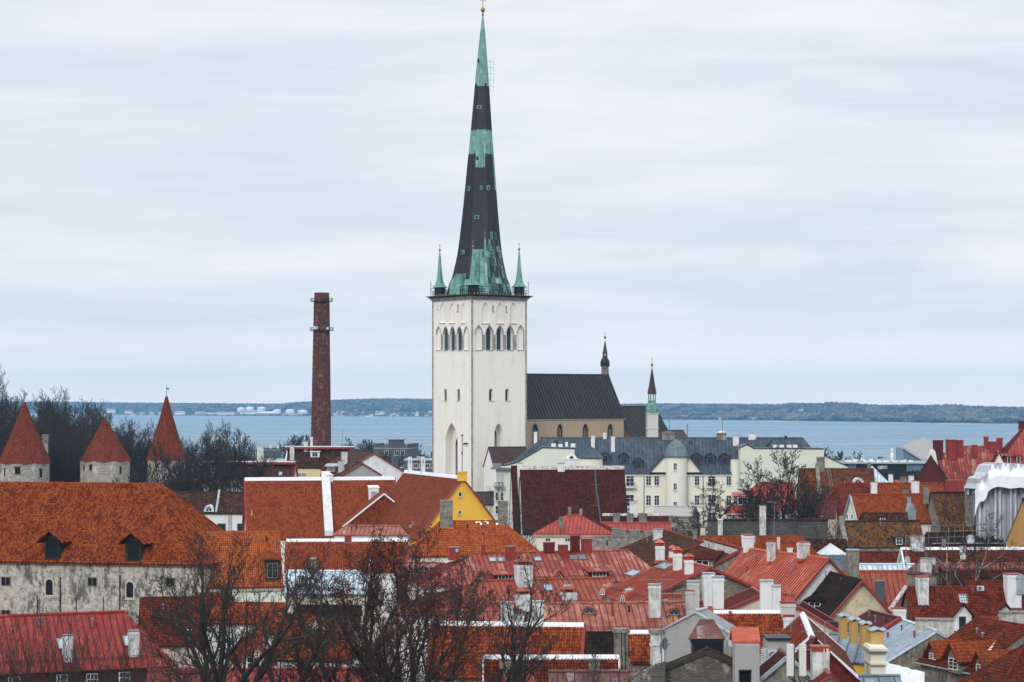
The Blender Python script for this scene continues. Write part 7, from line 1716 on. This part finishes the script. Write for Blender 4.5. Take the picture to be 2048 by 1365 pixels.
# ---- right side foreground
wl = H('white_ridge_long_house', 'long dark tiled roof with scalloped white ridge behind birches, right', (1806, 1097, 2070, 0), 272, yaw=1, pitch=42, ev=(1930, 1134), zg=13, roof=T_RBR, wall=M_WHITE, ridge=M_RIDGEW, o=.3, verge=M_RIDGEW)
wl.chimney(1837, 1073, 25, 1104, mat=M_WHITEC, cap='slab', capm=M_TRIMR); wl.chimney(1888, 1080, 7, 1100, mat=M_OLD); wl.chimney(1926, 1093, 10, 1120, mat=M_WHITE)
h = H('orange_strip_house', 'orange brown tiled roof behind the pale blue strip roof', (1719, 1105, 1800, 0), 282, yaw=0, pitch=42, ev=(1760, 1134), zg=13, roof=T_RBR, wall=M_OLD, o=.3)
h = H('pale_blue_strip_house', 'narrow pale blue metal roof strip above the red metal roof', (1716, 1129, 1826, 0), 262, yaw=0, pitch=30, ev=(1770, 1146), zg=13, roof=M_BLUE, wall=M_WHITE, o=.3)
rm_ = H('flat_red_metal_house', 'plain red sheet metal roof slope with long seams below the blue strip', (1668, 1143, 1900, 0), 248, yaw=1, pitch=40, ev=(1780, 1222), zg=13, roof=M_ORR, wall=M_OLD, o=.3, ridge=M_ORR)
rm_.chimney(1761, 1164, 17, 1212, mat=M_DGRY, cap='wide', capm=M_IRON)
h = H('small_striped_roof_house', 'small rusty striped roof with white chimney behind the aerial mast', (1836, 1125, 1876, 0), 240, yaw=-20, pitch=40, ev=(1850, 1146), hipu=(1810, None), zg=13, roof=M_RUST, wall=M_OLD, o=.2)
h.chimney(1852, 1118, 26, 1146, mat=M_WHITEC, dr=.7)
bh = H('brown_back_house', 'brown tiled roof and pale walls behind bare shrubs at right', (1862, 1143, 2075, 0), 244, yaw=0, pitch=40, ev=(1960, 1178), zg=13, roof=T_RBR, wall=M_PINKP, o=.3)
h = H('white_wall_back_house', 'pinkish white wall strip under the dark ridge roof at right', (1868, 1128, 2075, 0), 256, yaw=0, pitch=25, ev=(1960, 1137), zg=13, roof=M_PINK, wall=M_WHITE, o=.2)
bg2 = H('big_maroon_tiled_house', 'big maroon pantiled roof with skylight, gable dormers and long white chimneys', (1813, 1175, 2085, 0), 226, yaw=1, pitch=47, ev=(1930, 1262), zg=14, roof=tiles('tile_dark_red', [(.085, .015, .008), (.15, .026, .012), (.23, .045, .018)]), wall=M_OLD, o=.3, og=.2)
bg2.chimney(1847, 1155, 22, 1212, mat=M_WHITEC, cap='slab', capm=M_TRIMR, dr=1.2); bg2.chimney(2029, 1150, 29, 1218, mat=M_WHITE, cap='slab', capm=M_TRIMR, dr=1.2); bg2.chimney(1799, 1218, 27, 1246, mat=M_WHITE, cap='slab', capm=M_TRIMR)
bg2.skylight(1926, 1199, 17, 20)
for u in (1924, 2008): bg2.dormer(u, 1262, 40, 56, 'gable', wall=M_TRIMW, roof=T_RBR, nx=1, ny=1, ww=.4, wh=.85, pitch=50, oh=.5, dirn=-80)
m = MB(); z = bg2.nf
pts = [bg2.hit(u, v, 'F')[0]+z*.1 for u, v in ((1812, 1177), (1772, 1232))]; m.bar(pts[0]+Vector((0, 0, .1)), pts[1], .22, 6)
m.build('white_verge', M_RIDGEP, bg2.root)
aircon('small white air conditioner on the maroon roof near its ridge', 1961, 1177, 13, 9, 224)
h = H('upper_ridge_house', 'short raised orange tile ridge above the maroon roof at right', (1932, 1163, 2012, 0), 229, yaw=1, pitch=47, ev=(1970, 1180), zg=14, roof=T_RBR, wall=M_OLD, o=.2)
rmm = H('striped_red_metal_house', 'small dark red ribbed metal roof under the white box chimney', (1798, 1236, 1740, 1222), 208, eg=(1745, 1268), zg=15, roof=M_MAR, wall=M_OLD, o=.2, sp=.28, verge=M_TRIMR)
bb = H('ribbed_blue_house', 'large pale blue ribbed metal roof in the lower right', (1872, 1262, 1800, 1238), 198, eg=(1738, 1345), zg=15, roof=M_BLUE, wall=M_OLD, o=.2, sp=.28, ridge=M_BLUE)
b2 = H('grey_blue_flat_house', 'flat grey blue sheet metal roof left of the yellow chimney piers', (1664, 1268, 1752, 0), 186, yaw=-16, pitch=20, ev=(1700, 1325), zg=15, roof=M_GREY, wall=M_YEL, o=.2, sp=.9)
b3 = H('grey_blue_low_house', 'pale grey sheet metal roof at the bottom edge, right of centre', (1700, 1352, 1795, 0), 158, yaw=-3, pitch=20, ev=(1750, 1380), zg=15, roof=M_GREY, wall=M_OLD, o=.2, sp=1.1)
tl = thing('white_tarpaulin', 'crumpled white tarpaulin over a low roof at lower right', 'tarpaulin', P(1800, 1350, 178)); m = MB(); rr = random.Random(6); G = []
for i in range(11): G.append([P(1764+i*8.5, 1322+j*9+i*2.4+rr.uniform(-1.5, 1.5), 186-j*1.6+rr.uniform(-.3, .3)) for j in range(8)])
for i in range(10):
    for j in range(7): m.face([G[i][j+1], G[i+1][j+1], G[i+1][j], G[i][j]])
for j in range(7): m.face([G[10][j], G[10][j+1], G[10][j+1]-Vector((0, 0, 1)), G[10][j]-Vector((0, 0, 1))])
m.build('sheet', M_TARP, tl)
# yellow chimney piers with wavy metal caps
for i, (u, v0_, v1_, w_, lb) in enumerate(((1686, 1234, 1262, 13, 'yellow chimney pier, farthest of the row of four'), (1707, 1241, 1272, 14, 'yellow chimney pier, second farthest of the row'), (1729, 1249, 1280, 15, 'yellow chimney pier, second nearest of the row'), (1752, 1262, 1290, 26, 'nearest and widest yellow chimney pier, above a cornice'))):
    Y = 178-i*2; k = Y/F; t_ = thing('chimney_pier', lb, 'chimney', P(u, v1_, Y), 'yellow chimney piers with wavy metal caps'); q = P(u, v1_, Y); m = MB(); H_ = (v1_-v0_)*k; m.box(q-Vector((0, 0, .6)), w_*k, 1.3, H_+.6); m.build('pier', M_YEL if False else plaster('ochre_pier', (.52, .33, .11), (.3, .26, .2), .5, .8), t_)
    m = MB(); c = q+Vector((0, 0, H_)); W2 = w_*k+.35; n_ = 8
    for a in range(n_): x0, x1 = -W2/2+W2*a/n_, -W2/2+W2*(a+1)/n_; f = lambda x: .12*math.cos(x/W2*2*math.pi*1.5); m.prism([c+Vector((x0, -.9, .02+f(x0)*.6+.08)), c+Vector((x1, -.9, .02+f(x1)*.6+.08)), c+Vector((x1, -.9, .12+f(x1)*.6+.08)), c+Vector((x0, -.9, .12+f(x0)*.6+.08))], (0, 1.8, 0))
    m.build('wavy_cap', M_ZINC, t_)
yb = thing('yellow_corniced_wall', 'yellow corner wall with white cornice bands and small panel', 'building', P(1752, 1340, 171)); k = 171/F
m = MB(); m.box(P(1750, 1440, 171), 30*k, 3, (1440-1290)*k); m.build('wall', M_CREAM, yb); m = MB(); m.box(P(1750, 1298, 170.7), 38*k, 3.6, .18); m.box(P(1750, 1302, 170.85), 34*k, 3.3, .15); m.box(P(1750, 1326, 170.85), 33*k, 3.3, .12); m.build('cornice', M_TRIMC, yb)
m = MB(); m.box(P(1750, 1320, 170.95), 19*k, .1, 7*k); m.build('panel', M_YEL, yb); m = MB(); m.box(P(1750, 1440, 170.9), 31*k, .3, (1440-1330)*k); m.build('lower_wall', plaster('ochre_pier', (.5, .3, .1)), yb)
t_, c_, ax_, ay_, zt_ = boxthing('ruined_white_wall', 'mossy flaking white wall between maroon roof and blue metal roof', 'wall', 1870, 1242, 1300, 74, 200, 1.5, plaster('flaking_wall', (.52, .50, .46), (.09, .085, .07), .95, .8, .5), yaw=-8, pname='wall', zb=16)
m = MB(); m.box(Vector((c_.x, c_.y, zt_)), 74*200/F+.1, 1.7, .12, ax_, ay_); m.build('coping', M_OLD, t_)
bt_ = H('three_dormer_house', 'large rusty tiled roof falling left with three white framed dormers', (1952, 1236, 2064, 1264), 198, eg=(1833, 1324), end=1, zg=15, roof=T_RBR, wall=M_OLD, o=.4, og=.1, ridge=T_RBR, gutter=M_ZINC, yaw=-68)
for u, vb, w_, h_ in ((1868, 1322, 24, 40), (1908, 1346, 28, 62), (1962, 1352, 24, 50)):
    bt_.dormer(u, vb, w_*.55, h_, 'gable', wall=M_WOODG if u > 1900 else M_OLD, roof=T_OR2, trim=M_TRIMW, nx=3 if u == 1926 else 2, ny=3, pitch=52, oh=.5, wh=.6, ww=.75)
m = MB(); 
for u0, v0_, u1, v1_ in ((1921, 1296, 1900, 1318), (1985, 1290, 1968, 1322), (2016, 1318, 1998, 1346)):
    a = bt_.hit(u0, v0_, 'F')[0]+bt_.nf*.08; b = bt_.hit(u1, v1_, 'F')[0]+bt_.nf*.08
    for i in range(6): c = a.lerp(b, i/5); m.box(c, .5, .35, .04, bt_.d, (bt_.n*bt_.w-Vector((0, 0, bt_.rise))).normalized(), bt_.nf)
m.build('mortar_strip', M_RIDGEW, bt_.root)
br = H('corner_hip_house', 'dark rusty tiled hip at the bottom right corner behind thin twigs', (2052, 1290, 2120, 0), 172, yaw=20, pitch=48, ev=(2060, 1400), hipu=(1985, None), zg=16, roof=T_RBR, wall=M_OLD, o=.3)
h = H('orange_patch_house', 'orange tiled roof piece behind the rusty ridge at right', (1955, 1236, 2008, 0), 206, yaw=0, pitch=45, ev=(1980, 1256), zg=15, roof=T_OR2, wall=M_OLD, o=.2)
t_, c_, ax_, ay_, zt_ = boxthing('mossy_chimney_wall', 'mossy white and black stained chimney block at the right edge', 'chimney', 2030, 1228, 1275, 50, 204, 1.5, plaster('flaking_wall', (.5, .5, .45)), yaw=0, pname='stack', zb=16)
m = MB(); m.box(Vector((c_.x, c_.y, zt_)), 50*204/F+.15, 1.65, .15); m.build('cap', M_OLD, t_)
t_ = thing('wind_cowl', 'round grey metal cowl beside the long white chimney at right edge', 'cowl', P(2042, 1150, 224)); m = MB(); q = P(2042, 1160, 224); N = 8
m.prism([q+Vector((.5*math.cos(math.pi*i/N), 0, .1+.45*math.sin(math.pi*i/N))) for i in range(N+1)], (0, 1.2, 0)); m.box(q-Vector((0, -.6, 1.5)), .8, 1, 1.6); m.build('cowl', M_ZINC, t_)
sk = thing('glass_lantern_roof', 'white metal pyramid lantern roof with pale sides, right of centre', 'roof lantern', P(1668, 1110, 262)); k = 262/F
q = P(1668, 1122, 262); m = MB(); m.box(q-Vector((0, 0, 4)), 48*k, 2.9, 4+13*k); m.build('glazed_side', M_GREY, sk); m = MB(); A = [q+Vector((sx_*27*k, 1.4+sy_*1.8, 12*k)) for sx_, sy_ in ((-1, -1), (1, -1), (1, 1), (-1, 1))]; ap_ = q+Vector((-4*k, 1.4, 33*k))
for i in range(4): m.face([A[i], A[(i+1) % 4], ap_]); m.bar(A[i], ap_, .05); [m.bar(A[i].lerp(A[(i+1) % 4], f), ap_, .03) for f in (.25, .5, .75)]
m.face(A[::-1]); m.build('roof', metal('metal_white_zinc', (.55, .60, .64), (.62, .67, .7), .4), sk)
t_, c_, ax_, ay_, zt_ = boxthing('stone_chimney', 'tall mottled stone chimney right of the white lantern roof', 'chimney', 1707, 1102, 1170, 23, 240, 1.2, M_OLD, zb=16, pname='stack'); m = MB(); m.box(Vector((c_.x, c_.y, zt_)), 1.4, 1.35, .12); m.build('cap', M_ZINC, t_)

# ================================================================== TREES
def tloc(u, Y): p = P(u, 800, Y); p.z = gz(Y)-.2; return p
def theight(vtop, Y): return (CZ-(vtop-V0)*Y/F)-gz(Y)
# woods at left behind the wall towers: several bare trees, each an individual
wood = make_tree('bare_tree', 'tallest bare tree at the far left edge behind the leftmost wall tower', 'tree', tloc(8, 470), theight(752, 470)*1.02, 101, r0=.42, levels=5, group='bare trees behind the town wall towers', rmin=.03, wig=.09, kids=(9, 6, 5, 4, 3), lens=(.5, .6, .6, .6, .6), spread=.5, bare=.3, up=.16)
Hw = theight(752, 470)
w2 = make_tree('bare_tree', 'dense bare tree just right of the leftmost wall tower', 'tree', tloc(95, 480), theight(798, 480), 102, r0=.4, levels=5, group='bare trees behind the town wall towers', rmin=.03, wig=.09, kids=(10, 6, 5, 4, 3), lens=(.5, .6, .6, .6, .6), spread=.62, bare=.25, up=.15)
H2 = theight(798, 480)
w3 = make_tree('bare_tree', 'rounded bare tree behind the shortest wall tower', 'tree', tloc(236, 470), theight(818, 470), 103, r0=.36, levels=5, group='bare trees behind the town wall towers', rmin=.03, wig=.09, kids=(10, 6, 5, 4, 3), lens=(.55, .6, .6, .6, .6), spread=.68, bare=.22, up=.14)
H3 = theight(818, 470)
src = [(wood, Hw), (w2, H2), (w3, H3)]
places = [(-25, 500, 770, 'far left'), (28, 450, 800, 0), (62, 500, 802, 0), (125, 470, 808, 0), (140, 455, 826, 0), (160, 510, 830, 0), (178, 462, 846, 0), (205, 500, 826, 0), (265, 485, 838, 0), (285, 455, 852, 0), (312, 500, 846, 0), (372, 470, 862, 0), (395, 455, 866, 0), (412, 490, 870, 0), (440, 480, 884, 0), (470, 510, 893, 0), (500, 520, 897, 0), (110, 440, 850, 0), (150, 432, 870, 0)]
lbs = ['bare tree at the far left edge, second behind the tallest', 'bare tree behind the peak of the leftmost wall tower', 'bare tree rising right beside the leftmost cone roof', 'bare tree left of the shortest wall tower, tallest there', 'bare tree between leftmost and shortest wall towers', 'bare tree behind the gap left of the shortest tower', 'low bare tree touching the left slope of the shortest tower roof', 'bare tree directly behind the peak of the shortest tower', 'bare tree right of the shortest tower roof', 'bare tree filling the gap before the slimmest tower', 'bare tree behind the slimmest wall tower', 'bare tree just right of the slimmest wall tower', 'second bare tree right of the slimmest wall tower', 'third bare tree right of the slimmest wall tower', 'low bare tree above the red parapet roof', 'low bare tree left of the tall white chimney on the red parapet', 'low bare tree behind the tall white chimney on the red parapet', 'nearer bare tree between the two left wall towers', 'nearest low bare tree between the two left wall towers']
for i, ((u, Y, vt, _), lb) in enumerate(zip(places, lbs)):
    s_, h_ = src[(i*2+1) % 3]; copy_tree(s_, lb, tloc(u, Y), theight(vt, Y)/h_, i*1.7, 'bare trees behind the town wall towers')
# trees in front of the slim wall tower
t1 = make_tree('bare_tree', 'dark bare tree standing in front of the slimmest wall tower', 'tree', tloc(352, 400), theight(898, 400), 111, r0=.22, levels=5, rmin=.035, kids=(9, 5, 5, 4, 3), lens=(.55, .55, .5, .5, .5), spread=.6, bare=.35, group='bare trees over the yard behind the granary')
copy_tree(t1, 'dark bare tree over the small brown roof right of the slim tower', tloc(385, 398), theight(880, 398)/theight(898, 400), 2.1)
copy_tree(t1, 'dark bare tree before the red parapet roof, left one', tloc(436, 395), theight(888, 395)/theight(898, 400), 4.0)
copy_tree(t1, 'dark bare tree before the red parapet roof, right one', tloc(468, 400), theight(890, 400)/theight(898, 400), 5.2)
# distant trees near smokestack
dt = make_tree('bare_tree', 'small round bare tree left of the smokestack foot', 'tree', tloc(600, 800), theight(872, 800), 121, r0=.3, levels=4, rmin=.09, kids=(9, 6, 5, 4), spread=.7, bare=.25, group='distant bare trees near the shore', lens=(.55, .55, .5, .5))
hd0 = theight(872, 800)
for u, Y, vt, lb in ((583, 820, 880, 'distant bare tree left of the small round one by the smokestack'), (715, 800, 873, 'round bare tree right of the smokestack'), (740, 790, 880, 'bare tree touching the castellated building at left'), (690, 810, 882, 'low bare tree just right of the smokestack foot'), (762, 700, 900, 'bare tree in front of the castellated building'), (838, 800, 898, 'low bare tree left of the church tower'), (858, 810, 896, 'low bare tree touching the church tower edge'), (1668, 640, 905, 'small bare tree behind the pale firewall slope'), (1655, 650, 902, 'small bare tree at the top of the pale firewall slope'), (1800, 560, 940, 'brownish bare shrub tree before the black building, left'), (1820, 560, 942, 'brownish bare shrub tree before the black building, middle'), (1838, 558, 941, 'brownish bare shrub tree before the black building, right')):
    copy_tree(dt, lb, tloc(u, Y), theight(vt, Y)/hd0, u*.7)
# trees before the apartment block
a1 = make_tree('bare_tree', 'slender bare tree in front of the apartment block balconies', 'tree', tloc(1408, 352), theight(950, 352)*.95, 131, r0=.34, levels=5, rmin=.026, kids=(13, 7, 5, 4, 4), wig=.09, lens=(.42, .55, .5, .45, .4), spread=.75, bare=.25, up=.06)
a2 = make_tree('bare_tree', 'wide round bare tree in front of the blank pale firewall', 'tree', tloc(1572, 345), theight(898, 345)*.96, 137, r0=.55, levels=6, rmin=.028, kids=(17, 8, 5, 4, 3, 3), wig=.08, lens=(.62, .55, .52, .5, .45, .4), spread=.66, bare=.14, up=.05)
copy_tree(a1, 'small bare tree right of the wide round one', tloc(1622, 350), .72, 2.5)
# small trees by the maroon roof, walls and yards
sm = make_tree('small_bare_tree', 'small bare tree before the white firewall of the maroon roof', 'tree', tloc(1036, 352), theight(985, 352), 141, r0=.10, levels=4, rmin=.02, kids=(8, 6, 5, 4), spread=.5, bare=.4)
hs0 = theight(985, 352)
for u, Y, vt, lb in ((940, 430, 965, 'small bare tree at the foot of the church tower'), (1640, 300, 1050, 'small bare tree before the pink and yellow walls'), (1400, 325, 1030, 'bare shrub tree at the left end of the garden wall')): copy_tree(sm, lb, tloc(u, Y), theight(vt, Y)/hs0, u*.31)
# birches on the right
b1 = make_tree('birch_tree', 'leaning white birch with bare crown, left of the pair', 'tree', tloc(1898, 238), theight(1015, 238), 151, r0=.17, levels=5, rmin=.012, kids=(12, 5, 5, 4, 3), lens=(.34, .5, .5, .5, .5), spread=.6, bare=.4, bark=M_BIRCH, twig=M_BARKR, up=.05, group='birches behind the maroon roof')
b2_ = make_tree('birch_tree', 'white birch with bare crown, right of the pair', 'tree', tloc(1914, 236), theight(1030, 236), 152, r0=.15, levels=5, rmin=.012, kids=(12, 5, 5, 4, 3), lens=(.34, .5, .5, .5, .5), spread=.6, bare=.4, bark=M_BIRCH, twig=M_BARKR, up=.05, group='birches behind the maroon roof')
for u, vt, lb, s_ in ((1955, 1105, 'dark bare shrub tree right of the birches, nearest to them', 1), (1985, 1112, 'dark bare shrub tree before the white wall at right', 2), (2008, 1095, 'dark bare shrub tree near the right edge of the photo', 3), (2035, 1085, 'dark bare shrub tree cut by the right edge', 4)): copy_tree(sm, lb, tloc(u, 236), theight(vt, 236)/hs0, s_*1.9)
# foreground bare trees
f1 = make_tree('bare_tree', 'big spreading bare tree with dark trunk, left of the two largest', 'tree', tloc(418, 132), theight(1072, 132), 203, r0=.55, levels=6, rmin=.012, kids=(8, 6, 5, 4, 3, 3), lens=(.90, .56, .5, .48, .45, .42), spread=.62, bare=.38, up=.10, stems=1, wig=.16)
f2 = make_tree('bare_tree', 'big dense bare tree with red-brown buds in the bottom centre left', 'tree', tloc(735, 138), theight(1078, 138), 207, r0=.50, levels=6, rmin=.012, kids=(9, 7, 5, 4, 4, 3), lens=(.66, .56, .52, .48, .45, .42), spread=.62, bare=.25, up=.09, twig=M_BARKR, buds=.2, stems=1)
f2b = make_tree('bare_tree', 'dense budded bare tree right beside the big budded tree', 'tree', tloc(815, 150), theight(1118, 150), 211, r0=.42, levels=6, rmin=.011, kids=(8, 6, 4, 4, 3, 3), lens=(.75, .56, .52, .48, .45, .42), spread=.6, bare=.25, up=.09, twig=M_BARKR, buds=.12)
f3 = make_tree('bare_tree', 'thin dark bare tree before the white ridged tiled roof', 'tree', tloc(985, 128), theight(1128, 128), 215, r0=.42, levels=6, rmin=.011, kids=(7, 5, 4, 4, 3, 2), lens=(.8, .56, .5, .48, .45, .42), spread=.62, bare=.4, up=.10, wig=.17)
f4 = make_tree('bare_tree', 'sparser bare tree behind the left big one, near the hip house', 'tree', tloc(590, 150), theight(1225, 150), 219, r0=.18, levels=5, rmin=.012, kids=(7, 6, 5, 4, 4), lens=(.6, .56, .5, .5, .5), spread=.65, bare=.3, up=.08)
f5 = make_tree('bare_tree', 'tall thin twiggy tree behind the chimney hood, centre', 'tree', tloc(905, 190), theight(1118, 190), 223, r0=.14, levels=5, rmin=.012, kids=(10, 6, 5, 4, 3), lens=(.4, .55, .5, .5, .5), spread=.5, bare=.3, up=.10)
sh1 = make_tree('bare_shrub', 'tall thin bare shrub in the bottom left corner', 'shrub', tloc(35, 120), theight(1225, 120), 231, r0=.07, levels=4, rmin=.008, kids=(5, 4, 3, 2), lens=(.7, .55, .5, .45), spread=.35, bare=.15, up=.14, stems=6, group='thin bare shrubs along the bottom left')
hsh = theight(1225, 120)
for u, vt, lb in ((85, 1232, 'thin bare shrub second from the bottom left corner'), (140, 1300, 'low bare shrub below the first white chimney'), (190, 1268, 'bare shrub between the two white chimneys of the red roof'), (245, 1290, 'bare shrub before the second white chimney of the red roof'), (300, 1275, 'bare shrub before the right end of the red metal roof'), (345, 1320, 'low bare shrub left of the big bare tree trunk'), (-15, 1240, 'bare shrub cut by the left edge')): copy_tree(sh1, lb, tloc(u, 122), theight(vt, 122)/hsh, u*.9)
for u, vt, Y, lb in ((2010, 1290, 140, 'thin twigs of a shrub at the bottom right corner'), (1140, 1330, 126, 'low bare shrub at the bottom centre')): copy_tree(sh1, lb, tloc(u, Y), theight(vt, Y)/hsh, u*.9)
# ================================================================== HAZE
hm = bpy.data.materials.new('haze'); hm.use_nodes = True; nt = hm.node_tree; nt.nodes.clear(); pv_ = nt.nodes.new('ShaderNodeVolumePrincipled'); oo = nt.nodes.new('ShaderNodeOutputMaterial'); nt.links.new(pv_.outputs[0], oo.inputs['Volume'])
pv_.inputs['Color'].default_value = (.25, .60, .96, 1); pv_.inputs['Density'].default_value = 7.2e-5; pv_.inputs['Anisotropy'].default_value = 0
m = MB(); m.box((0, 4150, -6), 9800, 8900, 155); hz = m.build('haze', hm); hz['kind'] = 'stuff'; hz['label'] = 'thin blue grey winter haze over the town and bay'; hz['category'] = 'haze'
